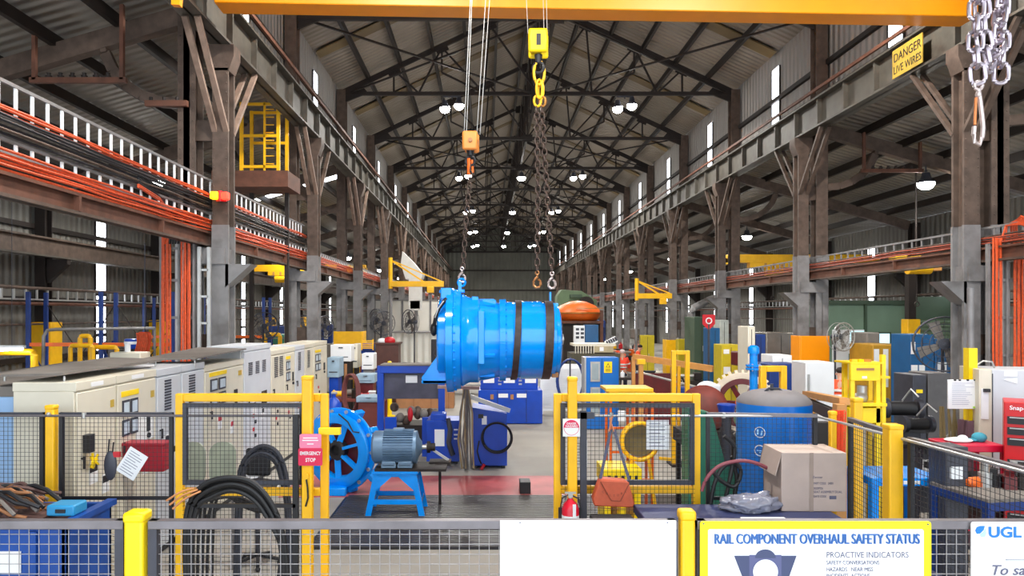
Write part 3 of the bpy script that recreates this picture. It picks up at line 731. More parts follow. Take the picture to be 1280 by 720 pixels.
def tx(s, px0, px1, pyb, cap, mat, par, X0=X0, Z0=Z0, y=ys, off=0, **k):
    size = cap * y / F / .70
    return text(s, size, (PX(px0, y) - X0, -.006, PZ(pyb, y) - Z0), (PI / 2, 0, 0), mat, par, width=(px1 - px0) * y / F, depth=.0006, off=off, **k)
for dx in (0, .5, 1.0): tx('RAIL COMPONENT OVERHAUL SAFETY STATUS', 891.5 + dx, 1146.5 + dx, 679, 12.5, DBLUEINK, t).location.y -= dx * .003
tx('PROACTIVE INDICATORS', 1032, 1134, 696.5, 7.5, GREYINK, t, off=0)
tx('SAFETY CONVERSATIONS', 1032, 1098, 705, 5, GREYINK, t)
tx('HAZARDS   NEAR MISS', 1032, 1090, 713.5, 5, GREYINK, t)
tx('INCIDENTS  ACTIONS', 1032, 1086, 721.5, 5, GREYINK, t)
def sp(px, py, y=-.0062): return (PX(px, ys) - X0, y, PZ(py, ys) - Z0)
mb().prism([sp(917, 694), sp(936, 694), sp(936, 745), sp(929, 725)], (0, .001, 0)).build('traffic_light_wing', SIGNDK, t)
mb().prism([sp(976, 694), sp(995, 694), sp(984, 725), sp(976, 745)], (0, .001, 0)).build('traffic_light_wing', SIGNDK, t)
mb().prism([sp(936, 693), sp(976, 693), sp(976, 800), sp(936, 800)], (0, .001, 0)).build('traffic_light_body', M('sign_slate_light', (84, 88, 128), .5, 0, .02), t)
c0 = Vector(sp(956, 697, -.0064)); mb().prism([(c0.x + 13 * ys / F * math.cos(a), c0.y, c0.z + 11 * ys / F * math.sin(a)) for a in [PI * k / 14 for k in range(15)]], (0, .0002, 0)).build('traffic_light_dome', SIGNDK, t)
mb().cyl(Vector(sp(956.0, 714, -.0082)), Vector(sp(956.0, 714, -.0070)), 15.5 * ys / F, n=36).build('lamp_disc', WHITE, t)
X2, X3 = PX(1213.5, ys), PX(1370, ys); Z3, Z2 = PZ(652.5, ys), PZ(840, ys)
t = thing('company_sign', 'white sign with blue leaf logo at the lower right corner', 'sign', (X2, ys, Z2))
mb().prism(rrect(X3 - X2, Z3 - Z2, .012, -.003), (0, .006, 0)).build('board', WHITE, t)
tx('UGL', 1234, 1275, 671, 13, LOGOB, t, X2, Z2, off=.0016)
tx('To sa', 1236, 1277, 718, 12.5, GREYINK, t, X2, Z2, shear=.25, off=.0004)
def s2(px, py, y=-.0055): return (PX(px, ys) - X2, y, PZ(py, ys) - Z2)
mb().prism([s2(1218, 663), s2(1220, 658.5), s2(1224, 657), s2(1230, 657), s2(1228.5, 662), s2(1224, 666.5), s2(1220, 667)], (0, .001, 0)).build('dark_leaf', LOGOB, t)
mb().prism([s2(1224, 668), s2(1228.5, 664.5), s2(1231, 660), s2(1232, 666), s2(1230, 670.5), s2(1226, 671)], (0, .001, 0)).build('pale_leaf', LOGOL, t)
mb().prism([s2(1256, 699), s2(1300, 699), s2(1300, 699.8), s2(1256, 699.8)], (0, .001, 0)).build('rule', GREYINK, t)
# emergency stop sign
ye = BY - .22
t = thing('emergency_stop_sign', 'red and pink emergency stop sign on the left gate post', 'sign', (PX(373, ye), ye, PZ(582, ye)))
e = .1e-1 * 0 + (ye / F)
mb().prism(rrect(30 * e, 22 * e, 2 * e, -.004), (0, .006, 0)).build('lower_plate', PINKR, t)
mb().prism(rrect(27 * e, 17.5 * e, 2 * e, -.004, 1.5 * e, 22 * e), (0, .006, 0)).build('upper_plate', PINKL, t, label='faded pink upper plate')
text('EMERGENCY', 6 * e, (2 * e, -.006, 13.5 * e), (PI / 2, 0, 0), WHITE, t, width=26 * e, depth=.0006, off=.001)
text('STOP', 6.5 * e, (9 * e, -.006, 5 * e), (PI / 2, 0, 0), WHITE, t, width=12.5 * e, depth=.0006, off=.001)
for i, (wd, z) in enumerate(((18, 34), (20, 31), (8, 26.5))): mb().box((15 - wd / 2) * e, (15 + wd / 2) * e, -.006, -.003, z * e, (z + 1.2) * e).build('printed_line', WHITE, t)
# round red sign on the right post
t = thing('round_sign', 'square white sign with red half disc on the right gate post', 'sign', (PX(703.5, ye), ye, PZ(545.5, ye)))
mb().box(0, 21.5 * e, -.004, .002, 0, 22 * e).build('plate', WHITE, t)
c = (10.7 * e, 11 * e); r_ = 9.8 * e
mb().prism([(c[0] + r_ * math.cos(a), -.0055, c[1] + r_ * math.sin(a)) for a in [PI * i / 16 for i in range(17)]], (0, .001, 0)).build('red_half_disc', PINKR, t)
mb().ring((c[0], -.005, c[1]), (0, 1, 0), r_ - .003, .0022, 28, 6).build('red_ring', PINKR, t)
text('DANGER', 3.6 * e, (c[0] - 6 * e, -.0065, c[1] + 4 * e), (PI / 2, 0, 0), WHITE, t, width=12 * e, depth=.0004, off=.0006)
text('HAZARD', 3.6 * e, (c[0] - 7.5 * e, -.0065, c[1] + .8 * e), (PI / 2, 0, 0), WHITE, t, width=15 * e, depth=.0004, off=.0006)
def paper(label, px0, px1, py0, py1, y, rz=0, tilt=0, lines=8, name='paper_notice', mat=PAPER):
    t = thing(name, label, 'paper', at((px0 + px1) / 2, (py0 + py1) / 2, y), rz)
    w, h = (px1 - px0) * y / F, (py1 - py0) * y / F
    mb().cb(0, 0, 0, w, .003, h, 0, tilt).build('sheet', mat, t)
    if lines:
        m = mb(); c, s = math.cos(tilt), math.sin(tilt)
        for i in range(lines):
            z = h * (.38 - .76 * i / max(1, lines - 1)); ww = w * (.7 if i % 3 else .5)
            m.cb(z * s - (w * .38 - ww / 2) * c * 1.0, -.0025, z * c + (w * .38 - ww / 2) * s, ww, .001, h * .02, 0, tilt)
        m.build('print', GREYINK, t, kind='stuff')
    return t
paper('white paper sheet behind the tall right gate post', 717, 734, 550, 584, BY - .1)
paper('white paper sheet on the mesh of the right gate', 808, 836, 525, 562, BY + .03)
paper('tilted white paper sheet tied to the left fence', 152, 178, 562, 597, BY - .06, 0, R(32), 9)
# ================================================================ suspended gearbox
LY = 12.3; LS = LY / F
def lx(px): return (px - 625) * LS
def lz(py): return (425 - py) * LS
g = thing('suspended_gearbox', 'large glossy blue gearbox housing hanging horizontally from chains with two dark straps', 'gearbox', (PX(625, LY), LY, PZ(425, LY)))
X = (1, 0, 0)
def lp(prof): return [(lx(a), r * LS) for a, r in prof]
mb().lathe((0, 0, 0), X, lp([(577, 57), (579, 58), (583, 55), (588, 53), (598, 53), (600, 50.5), (606, 50), (622, 46.5), (627, 46.5), (627, 47.5), (640, 47.5)]), 56).build('front_barrel', BLUE, g)
mb().lathe((0, 0, 0), X, lp([(640, 46.5), (642, 47.5), (692, 46), (693, 43), (697, 42), (699, 38), (699, 20), (700, 2)]), 56).build('rear_barrel', BLUE, g)
mb().lathe((0, 0, 0), X, lp([(559, 60), (560, 65), (568, 65), (569, 62), (577, 61), (577, 40)]), 56).build('main_flange', BLUE, g)
mb().lathe((0, 0, 0), X, lp([(549, 30), (549, 50), (551, 53), (559, 53)]), 56).build('end_cover', BLUE, g)
for i in range(28):
    a = 2 * PI * i / 28; r_ = 49.5 * LS
    mb().cyl((lx(624), r_ * math.cos(a), r_ * math.sin(a)), (lx(632), r_ * math.cos(a), r_ * math.sin(a)), .022, n=8).build('flange_bolt', BLUE, g)
for i in range(36):
    a = 2 * PI * i / 36; r_ = 61.5 * LS
    mb().cyl((lx(568), r_ * math.cos(a), r_ * math.sin(a)), (lx(571.5), r_ * math.cos(a), r_ * math.sin(a)), .02, n=8).build('cover_bolt', BLUE, g)
mb().lathe((0, 0, 0), X, lp([(624, 46.5), (624, 51), (631, 51), (631, 46.5)]), 56).build('joint_ring', BLUE, g)
mb().lathe((0, 0, 0), X, lp([(650, 47), (650, 48.6), (676, 48.2), (676, 46.6)]), 56).build('raised_band', BLUE, g)
# cast ribs and pads on the barrel
for z, w in ((0, 0),):
    for k, a in enumerate((60, 95, 130, 200, 250, 300, 340)):
        m = mb(); ra = R(a); c, s = math.cos(ra), math.sin(ra)
        m.cb(lx(603), -47 * LS * c, 47 * LS * s, 30 * LS, .05, .12, 0, 0, -ra + PI / 2).build('casting_rib', BLUE, g)
mb().box(lx(590), lx(598), -.25, .25, lz(379), lz(371)).build('top_pad', BLUE, g, .01)
mb().box(lx(603), lx(620), -.2, .2, lz(381), lz(375)).build('top_pad', BLUE, g, .01)
mb().box(lx(598), lx(606), -LS * 52, -LS * 46, lz(452), lz(388)).build('side_pad', BLUE, g, .015)
mb().cyl((lx(555), -.35, lz(368)), (lx(556), -.35, lz(364)), .3 * .0 + .07).box(lx(553), lx(566), -.45, -.2, lz(374), lz(361)).build('upper_block', BLUE, g, .01)
mb().box(lx(552), lx(560), -.3, .3, lz(400), lz(367)).build('edge_block', BLUE, g, .015)
# triangular foot at lower left
mb().prism([(lx(530), -.5, lz(469)), (lx(553), -.5, lz(437)), (lx(563), -.5, lz(437)), (lx(563), -.5, lz(476)), (lx(532), -.5, lz(476))], (0, .06, 0)).prism([(lx(530), .3, lz(469)), (lx(553), .3, lz(437)), (lx(563), .3, lz(437)), (lx(563), .3, lz(476)), (lx(532), .3, lz(476))], (0, .06, 0)).box(lx(530), lx(563), -.5, .36, lz(476), lz(472)).prism([(lx(530), -.44, lz(470)), (lx(553), -.44, lz(439)), (lx(553), -.44, lz(441)), (lx(530), -.44, lz(472))], (0, .8, 0)).build('mounting_foot', BLUE, g, .008)
mb().box(lx(548), lx(552.5), -.45, .45, lz(472), lz(425)).build('cover_plate', BLUE, g, .01)
# straps
def strap(px0, px1, r, slant, nm):
    m = mb(); n = 48; vs = []
    for i in range(n):
        a = 2 * PI * i / n; dx = -slant * LS * math.sin(a) * .5 * -1
        for q in (0, 1):
            for rr in (r * LS, (r + 1.6) * LS): vs.append((lx((px0, px1)[q]) + dx, rr * math.cos(a), rr * math.sin(a)))
    fs = []
    for i in range(n):
        j = (i + 1) % n; b, c = i * 4, j * 4
        fs += [(b, c, c + 2, b + 2), (b + 1, b + 3, c + 3, c + 1), (b, b + 1, c + 1, c), (b + 2, c + 2, c + 3, b + 3)]
    return m.add(vs, fs).build('strap', STRAP, g, label=nm)
strap(641, 648.5, 48.2, 6, 'worn dark strap nearer the flange'); strap(678, 688, 47.4, 4, 'worn dark strap nearer the tail')
# lifting lugs
mb().box(lx(573), lx(577), -.03, .03, lz(372), lz(352)).ring((lx(577), 0, lz(353)), (0, 1, 0), 4.5 * LS, .02).build('lifting_eye', BLUE, g)
mb().box(lx(572), lx(581), -.1, .1, lz(366), lz(362)).build('eye_base', BLUE, g, .01)
mb().box(lx(686.5), lx(689), -.03, .03, lz(380), lz(365)).box(lx(684), lx(697), -.1, .1, lz(384), lz(379)).build('lifting_lug', BLUE, g, .005)
# hose at left
mb().tube([(lx(560), -.55, lz(374)), (lx(553), -.62, lz(384)), (lx(548), -.62, lz(395)), (lx(545), -.55, lz(408)), (lx(547), -.5, lz(416))], .03, 8).build('hose', BLACK, g)
mb().ell((lx(545), -.5, lz(411)), .06, .1, .11).build('breather', BLACK, g)
mb().tube([(lx(557), -.6, lz(377)), (lx(551), -.66, lz(386)), (lx(547), -.66, lz(397))], .012, 6).build('thin_hose', GALV, g)
mb().lathe((lx(699), 0, lz(424)), X, [(0, .06), (.04, .06), (.04, .09), (.07, .09), (.08, .03)], 16).build('tail_shaft', GALV, g)
mb().box(lx(688), lx(696), -.3, -.1, lz(470), lz(464)).build('drain_boss', BROWNB, g, .01)

# ---------------------------------------------------------------- chains and hooks
def link_mesh(L, r, mat):
    pts = []; hw = L * .30; hl = L / 2 - hw
    for i in range(9): a = PI * i / 8; pts.append((hw * math.cos(a), 0, hl + hw * math.sin(a)))
    for i in range(9): a = PI + PI * i / 8; pts.append((hw * math.cos(a), 0, -hl + hw * math.sin(a)))
    return mb().tube(pts, r, 8, True)
def chain(name, label, pts, L, r, mat, grp=None, name2='link'):
    P0 = Vector(pts[0]); t = thing(name, label, 'chain', P0, 0, grp)
    tot = sum((Vector(b) - Vector(a)).length for a, b in zip(pts, pts[1:])); step = L - 2 * r * 1.15
    first = None; d = step / 2; i = 0; seg = 0; acc = 0
    while d < tot:
        a, b = Vector(pts[seg]), Vector(pts[seg + 1]); sl = (b - a).length
        while d > acc + sl and seg < len(pts) - 2:
            acc += sl; seg += 1; a, b = Vector(pts[seg]), Vector(pts[seg + 1]); sl = (b - a).length
        p = a + (b - a) * min(1, (d - acc) / sl) - P0
        if first is None: first = o = link_mesh(L, r, mat).build(name2, mat, t)
        else: o = dup(first, t)
        q = (b - a).to_track_quat('Z', 'Y') @ Euler((0, 0, R(20) + (i % 2) * PI / 2)).to_quaternion()
        o.rotation_mode = 'QUATERNION'; o.rotation_quaternion = q; o.location = p
        d += step; i += 1
    return t
def hook(t, p, s, mat, rz=0, name='hook'):
    p = Vector(p) - t.location; c, sn = math.cos(rz), math.sin(rz); pts = []
    path = [(0, .10), (.0, .06), (-.035, .03), (-.06, -.02), (-.055, -.075), (-.02, -.11), (.03, -.105), (.058, -.065), (.05, -.01), (.02, .03)]
    vs = [(p.x + x * s * c, p.y + x * s * sn, p.z + z * s) for x, z in path]
    m = mb().tube(vs, .021 * s, 8).ring((p.x, p.y, p.z + .13 * s), (sn, c, 0), .028 * s, .013 * s, 14, 6)
    return m.build(name, mat, t)
A = at
# left: orange block, ropes, chain
hy = LY
b = thing('hook_block', 'orange crane hook block on thin ropes above the left end of the gearbox', 'hook block', at(588, 177, hy))
mb().box(-10 * LS, 9 * LS, -.12, -.05, -12 * LS, 12 * LS).box(-7 * LS, 11 * LS, .05, .12, -13 * LS, 11 * LS).build('side_plates', ORANGEP if 0 else M('faded_orange', (232, 142, 62), .45, 0, .08, 5, dirt=.15), b, .05)
mb().cyl((0, -.05, 0), (0, .05, 0), .13, n=24).build('sheave', DKGREY, b)
mb().cyl((0, -.145, .0), (0, -.12, .0), .035).build('axle_nut', BROWNB, b)
mb().cyl((0, 0, -.12), (0, 0, -.24), .075, .05, 14).build('swivel', BLKM, b)
mb().ring((0, 0, -.33), (0.2, 1, 0), .08, .025, 20, 8).build('ring', BLKM, b)
def rope(label, x, z0, z1, y, grp='hoist ropes'):
    o = mb().cyl((0, 0, 0), (0, 0, z1 - z0), .0085, n=6).build('hoist_rope', GALV, loc=(x, y, z0)); tag(o, label, 'rope', grp)
for i, (px, pt) in enumerate(((580, 588), (583, 590), (596, 607), (600, 612))):
    p, q = at(px + 0, 168, hy), at(pt, 0, hy); q = p + (q - p) * 1.25
    o = mb().cyl(p - p, q - p, .0055, n=6).build('hoist_rope', GALV, loc=p); tag(o, 'thin hoist rope above the orange hook block, %s from the left' % ORD[i], 'rope', 'ropes of the orange block')
c = chain('lifting_chain', 'long single lifting chain from orange block to left eye of the gearbox', [A(589, 208, hy), A(583, 270, hy), A(578.5, 337, hy)], .125, .0115, CHAIND)
mb().tube([A(586, 198, hy) - c.location, A(586, 218, hy) - c.location], .03, 8).tube([A(590, 200, hy) - c.location, A(591, 216, hy) - c.location], .02, 8).build('orange_shackle', ORANGEP, c)
hook(c, A(577.5, 345, hy), .95, HOOKW)
# right: yellow block, master link and two legs
b = thing('hook_block', 'yellow crane hook block with black label above the right end of the gearbox', 'hook block', at(673, 54, hy))
mb().box(-13 * LS, 11 * LS, -.14, -.05, -14 * LS, 16 * LS).box(-12 * LS, 13 * LS, .05, .13, -17 * LS, 14 * LS).build('side_plates', YELB, b, .06)
mb().cyl((0, -.05, 0), (0, .05, 0), .15, n=24).build('sheave', DKGREY, b)
mb().box(-.045, .03, -.146, -.14, -.08, .11).build('label_plate', BLKM, b)
mb().cyl((0, 0, -.2), (0, 0, -.34), .07, .05, 14).build('swivel', BLKM, b)
mb().ring((0, 0, -.42), (.3, 1, 0), .09, .03, 20, 8).build('hook', BLKM, b)
for i, (px, pt) in enumerate(((660, 658), (680, 679), (684, 683))):
    p, q = at(px, 42, hy), at(pt, 0, hy); q = p + (q - p) * 2.2
    o = mb().cyl(p - p, q - p, .0055, n=6).build('hoist_rope', GALV, loc=p); tag(o, 'thin hoist rope above the yellow hook block, %s from the left' % ORD[i], 'rope', 'ropes of the yellow block')
m_ = thing('master_link', 'yellow oval master link with two shorter links under the yellow block', 'chain', A(674, 100, hy))
def oval(c, w, h, r, rz=0, n=20):
    return mb().tube([(c[0] + w * math.cos(2 * PI * i / n) * math.cos(rz), c[1] + w * math.cos(2 * PI * i / n) * math.sin(rz), c[2] + h * math.sin(2 * PI * i / n)) for i in range(n)], r, 8, True)
oval((.0, 0, .12), .09, .2, .024).build('master_ring', YEL, m_)
oval((.0, -.02, -.16), .055, .16, .02, .4).build('side_link', YEL, m_); oval((.03, .02, -.17), .05, .16, .02, -.6).build('side_link', YEL, m_)
oval((-.03, 0, -.36), .06, .09, .022, .2).build('shortening_clutch', YEL, m_); oval((.06, 0, -.37), .05, .08, .022, -.3).build('shortening_clutch', M('worn_gold', (170, 116, 50), .4, .4, .2, 8), m_)
for i, (tx0, tx1, bx, by) in enumerate(((671, 672.5, 671.5, 341), (677, 683, 690, 342))):
    c = chain('lifting_chain', 'long dark lifting chain under the yellow block, %s leg' % ('left' if i == 0 else 'right'), [A(tx0, 134, hy), A(tx1, 230, hy), A(bx, by, hy)], .135, .0135, CHAIND, 'gearbox lifting chains')
    hook(c, A(bx, by + 10, hy), 1.05, M('bronzed_hook', (190, 130, 80), .3, .5, .2, 8) if i == 0 else HOOKW)
# foreground bright chain at top right
cy = 3.0; cs = cy / F
t1c = chain('foreground_chain', 'big bright steel chain hanging at the top right, left strand with the hook', [A(1219, -60, cy), A(1221, 0, cy), A(1219, 60, cy), A(1223, 104, cy)], .088, .0088, CHROME, 'foreground chain strands')
chain('foreground_chain', 'big bright steel chain hanging at the top right, middle strand ending in a bight', [A(1228, -60, cy + .02), A(1227, 0, cy + .02), A(1230, 50, cy + .02), A(1236, 84, cy + .02), A(1246, 60, cy + .03), A(1252, 0, cy + .03), A(1252, -60, cy + .03)], .088, .0088, CHROME, 'foreground chain strands')
chain('foreground_chain', 'big bright steel chain hanging at the top right, rightmost short strand', [A(1257, -60, cy + .04), A(1253, 30, cy + .05), A(1251, 97, cy + .05)], .088, .0088, CHROME, 'foreground chain strands')
h = thing('chain_hook', 'long pale safety hook at the end of the foreground chain', 'hook', A(1223, 145, cy))
def hz(px, py, y=0): return (A(px, py, cy) - A(1223, 145, cy)) + Vector((0, y, 0))
mb().ring(hz(1223, 107), (0, 1, 0), 5 * cs, .007, 18, 8).build('eye', HOOKW, h)
mb().tube([hz(1223, 112), hz(1225, 124), hz(1227, 140), hz(1229, 158), hz(1228, 172), hz(1224, 181), hz(1219, 178), hz(1217, 168), hz(1218, 158)], .0088, 10).build('hook_body', HOOKW, h)
mb().tube([hz(1220, 122), hz(1219, 140), hz(1218.5, 156)], .0055, 8).build('latch', M('amber_latch', (206, 120, 60), .4, .2, .1, 8), h)
mb().ell(hz(1223, 118), .012, .012, .016, 12, 8).build('knuckle', HOOKW, h)

# ================================================================ machines near the red floor
# motor on a blue stand
t = thing('motor_stand', 'sky blue trestle stand under the grey electric motor', 'stand', (PX(495, 10.7), 10.85, 0))
S = 10.7 / F
zt = .68
for sy in (-.26, .26):
    for sx in (-1, 1): mb().bar((sx * .40, sy, .0), (sx * .27, sy, zt - .03), .085, .05).build('leg', BLUE, t)
    mb().prism([(-.31, sy - .02, zt - .02), (.31, sy - .02, zt - .02), (.36, sy - .02, zt - .34), (.3, sy - .02, zt - .3), (.05, sy - .02, zt - .08), (-.05, sy - .02, zt - .08), (-.3, sy - .02, zt - .3), (-.36, sy - .02, zt - .34)], (0, .04, 0)).build('gusset_plate', BLUE, t)
    mb().box(-.36, .36, sy - .03, sy + .03, .2, .26).build('cross_bar', BLUE, t)
for sx in (-.36, .36): mb().box(sx - .03, sx + .03, -.26, .26, .2, .26).build('side_bar', BLUE, t)
mb().box(-.34, .34, -.3, .3, zt - .03, zt).build('top_plate', BLUE, t)
mb().box(-.3, .75, -.28, .28, zt, zt + .035).build('bed_plate', STEELD, t)
mt = thing('electric_motor', 'ribbed grey blue electric motor lying on the blue stand', 'motor', (PX(495, 10.7), 10.85, zt + .04))
r = .235; zc = .27
fins = mb()
for i in range(40):
    a = 2 * PI * i / 40
    if -2.2 < (a if a < PI else a - 2 * PI) < -.95: continue
    fins.cb(.03, (r + .012) * math.cos(a), zc + (r + .012) * math.sin(a), .44, .045, .009, 0, 0, a)
mb().cyl((-.19, 0, zc), (.25, 0, zc), r, n=32).build('stator', MOTG, mt)
fins.build('cooling_fins', MOTG, mt)
mb().lathe((-.19, 0, zc), (-1, 0, 0), [(0, r + .01), (.14, r + .01), (.175, r * .86), (.18, .05)], 32).build('fan_cowl', MOTG, mt)
mb().lathe((.25, 0, zc), (1, 0, 0), [(0, r + .012), (.05, r + .012), (.08, r * .6), (.12, .09), (.13, .02)], 32).build('end_bell', MOTG, mt)
mb().cyl((.3, 0, zc), (.5, 0, zc), .035).build('shaft', GALV, mt)
mb().lathe((.45, 0, zc), (1, 0, 0), [(0, .09), (.05, .09), (.05, .06), (.12, .06)], 16).build('coupling', STEELD, mt)
for sx in (-.1, .14): mb().box(sx - .11, sx + .11, -.25, .25, 0, .06).box(sx - .1, sx + .1, -.25, -.15, .03, .1).build('foot', MOTG, mt, .01)
mb().box(-.06, .1, -.08, .08, zc + r, zc + r + .05).build('terminal_box', MOTG, mt, .01)
# shaft support bracket right of motor
t = thing('steel_lever', 'dark steel arm and clamp lying right of the motor', 'tool', (PX(540, 10.9), 11.1, 0))
mb().bar((-.12, 0, .98), (.24, 0, .74), .035).build('arm', GALV, t); mb().bar((.1, .1, .7), (.1, .12, 0), .04).build('stand', STEELD, t)
mb().box(-.05, .28, -.12, .12, .68, .74).build('plate', STEELD, t)
# blue wheel motor
wp = Vector((PX(420, 12.0), 12.0, .02))
w = thing('wheel_housing', 'big sky blue ring housing with red-brown spoke openings left of the motor', 'housing', wp)
N_ = Vector((-.42, -.9, 0)).normalized(); Cc = Vector((0, 0, .70)); U = Vector((-N_.y, N_.x, 0)) ; U = Vector((.9, -.42, 0)).normalized(); V = Vector((0, 0, 1))
mb().lathe(Cc - N_ * .42, N_, [(0, .44), (.02, .5), (.14, .55), (.34, .58), (.36, .62), (.42, .63), (.44, .60), (.44, .46), (.40, .44), (.10, .42)], 56).build('drum', BLUE, w)
mb().annulus(Cc - N_ * .12, N_, .60, .70, .05, 56).build('outer_flange', BLUE, w, .005)
mb().cyl(Cc - N_ * .2, Cc - N_ * .12, .44, n=48).build('inner_disc', MAROON, w, label='red brown inner disc')
for i in range(7):
    a = 2 * PI * i / 7 + .3; d = U * math.cos(a) + V * math.sin(a)
    mb().bar(Cc + d * .12 - N_ * .03, Cc + d * .46 - N_ * .03, .1, .05, 0).build('spoke', BLUE, w)
mb().lathe(Cc - N_ * .12, N_, [(0, .17), (.12, .17), (.15, .13), (.15, .09), (.08, .08), (.07, .01)], 32).build('hub', BLKM, w)
for i in range(14):
    a = 2 * PI * i / 14; d = U * math.cos(a) + V * math.sin(a)
    mb().cyl(Cc + d * .65 - N_ * .10, Cc + d * .65 - N_ * .07, .03, n=10).build('flange_bolt', GALV, w)
for i, a in enumerate((R(-35), R(215), R(-75), R(30), R(62))):
    d = U * math.cos(a) + V * math.sin(a); mb().bar(Cc + d * .6 - N_ * .2, Cc + d * (.8 if i < 2 else .74) - N_ * .2, .2, .1).build('mounting_ear', BLUE, w, .02)
mb().box(-.15, .2, -.2, .3, -.02, .12).build('foot', BLUE, w, .02)
mb().tube([Cc + U * .1 + V * .62 + N_ * .06, Cc + U * .3 + V * .5 + N_ * .08, Cc + U * .4 + V * .35 + N_ * .08, Cc + U * .5 + V * .34 + N_ * .05], .012, 6).build('hose', BLKM, w)
# wooden/black block on the red floor
t = thing('floor_block', 'small black timber block standing on the red floor paint', 'block', (PX(656, 12.1), 12.1, 0))
mb().box(-.09, .09, -.15, .15, 0, .2).build('block', BLKM, t, .008)
# blue welding/control units
def unit(label, px0, px1, pt, pb, y, d, slope=0, name='power_unit', mat=BLUE2, papers=(), grp=None, rz=0):
    w = (px1 - px0) * y / F; h = (pb - pt) * y / F; t = thing(name, label, 'machine', (PX((px0 + px1) / 2, y), y + d / 2, 0), rz, grp)
    mb().prism([(-w / 2, -d / 2, .06), (w / 2, -d / 2, .06), (w / 2, -d / 2, h - slope), (-w / 2, -d / 2, h)], (0, d, 0)).build('casing', mat, t, .012)
    for sx in (-1, 1): mb().box(sx * w * .4 - .03, sx * w * .4 + .03, -d * .4, d * .4, 0, .08).build('skid', BLKM, t)
    for (x0, z0, x1, z1) in papers: mb().box(-w / 2 + x0 * w, -w / 2 + x1 * w, -d / 2 - .006, -d / 2, z0 * h, z1 * h).build('label_sheet', PAPER, t)
    return t
u = unit('blue box machine with a white data sheet behind the grey motor', 533, 574, 523, 578, 14.3, .7, 0, papers=((.25, .42, .55, .8),))
mb().box(-.25, .05, -.3, .1, .86, 1.0).build('top_unit', BLUE2, u, .02); mb().tube([(.1, -.3, .9), (.15, -.4, .7), (.12, -.42, .45), (.2, -.4, .2)], .05, 8).build('dusty_hose', DKGREY, u)
for z in (.5, .58, .68): mb().box(.22, .3, -.357, -.35, z, z + .03).build('small_label', PAPER, u)
u = unit('tall blue sloping-topped control cabinet with a coiled cable on its front', 590, 634, 503, 580, 13.9, .75, .12, papers=((.28, .72, .42, .86),))
mb().box(-.22, -.12, -.385, -.376, .98, 1.06).build('gauge', BLKM, u)
hc = mb()
for k in range(3): hc.ring((.14, -.42 - k * .03, .62), (.05, 1, 0), .27 + k * .012, .014, 36, 6)
hc.build('coiled_cable', BLACK, u)
mb().tube([(-.2, -.4, .55), (-.24, -.42, .35), (-.2, -.42, .2), (-.16, -.4, .1)], .014, 6).build('loose_cable', BLKM, u)
mb().cyl((-.16, -.5, .02), (-.1, -.5, .12), .03).build('red_plug', RED, u)
m = mb().bar((-.5, -.2, 1.42), (.4, -.2, 1.1), .06, .08); m.build('top_arm', GALV, u)
t = thing('hose_bundle', 'bundle of dusty grey hoses hanging between the two blue machines', 'hoses', (PX(583, 13.8), 13.75, 0))
for j in range(7):
    rr = random.Random(j); x = -.12 + j * .035
    mb().tube([(x * .4, .0, 1.55), (x + rr.uniform(-.04, .04), -.05, 1.1), (x * 1.3, -.03, .6), (x + rr.uniform(-.08, .08), -.05, .05)], .018, 6).build('hose', M('dusty_hose', (104, 98, 94), .6, 0, .2, 8) if j % 3 else M('yellowed_hose', (150, 130, 96), .6), t)
mb().box(-.04, .04, .04, .1, 0, 1.6).build('pipe_stand', STEELG, t)
mb().bar((-.55, 0, 1.6), (.25, 0, 1.58), .06).build('pipe_arm', M('pinkish_steel', (170, 140, 130), .5, .2), t)
# blue safety frame with dark screen
y = 15.6; t = thing('screen_frame', 'blue square tube frame with a dusty screen behind the motor', 'frame', (PX(514, y), y, 0))
fz = PZ(457, y); hw = 38 * y / F
for s in (-1, 1): mb().box(s * hw - .07, s * hw + .07, -.07, .07, 0, fz).build('upright', BLUE2, t, .01)
mb().box(-hw, hw, -.08, .08, fz - .16, fz).build('top_bar', BLUE2, t, .01); mb().box(-hw, hw, -.09, .5, fz, fz + .03).build('dusty_top', GREYTOP, t)
mb().box(-hw + .07, hw - .07, .03, .05, 1.15, fz - .16).build('screen', M('dusty_screen', (72, 70, 84), .35, 0, .3, 3), t)
mb().box(-.12, .13, .0, .02, 1.5, 1.66).build('paper', PAPER, t)
mb().box(-hw + .1, hw, .2, 1.0, .0, .55).build('machine_base', STEELD, t)
for j in range(9):
    rr = random.Random(j + 40); mb().ell((-hw + .25 + j * .13, .2 + rr.random() * .3, .62 + rr.random() * .35), .1, .1, .1 + rr.random() * .06, 10, 7).build('casting', GREYTOP if j % 2 else STEEL, t)
mb().ell((-.03, .1, .8), .06, .05, .16, 12, 8).build('red_valve', RED, t)
for x in (-.38, .4): mb().box(x - .12, x + .12, -.5, -.4, 0, .82).build('blue_plate', BLUE2, t)
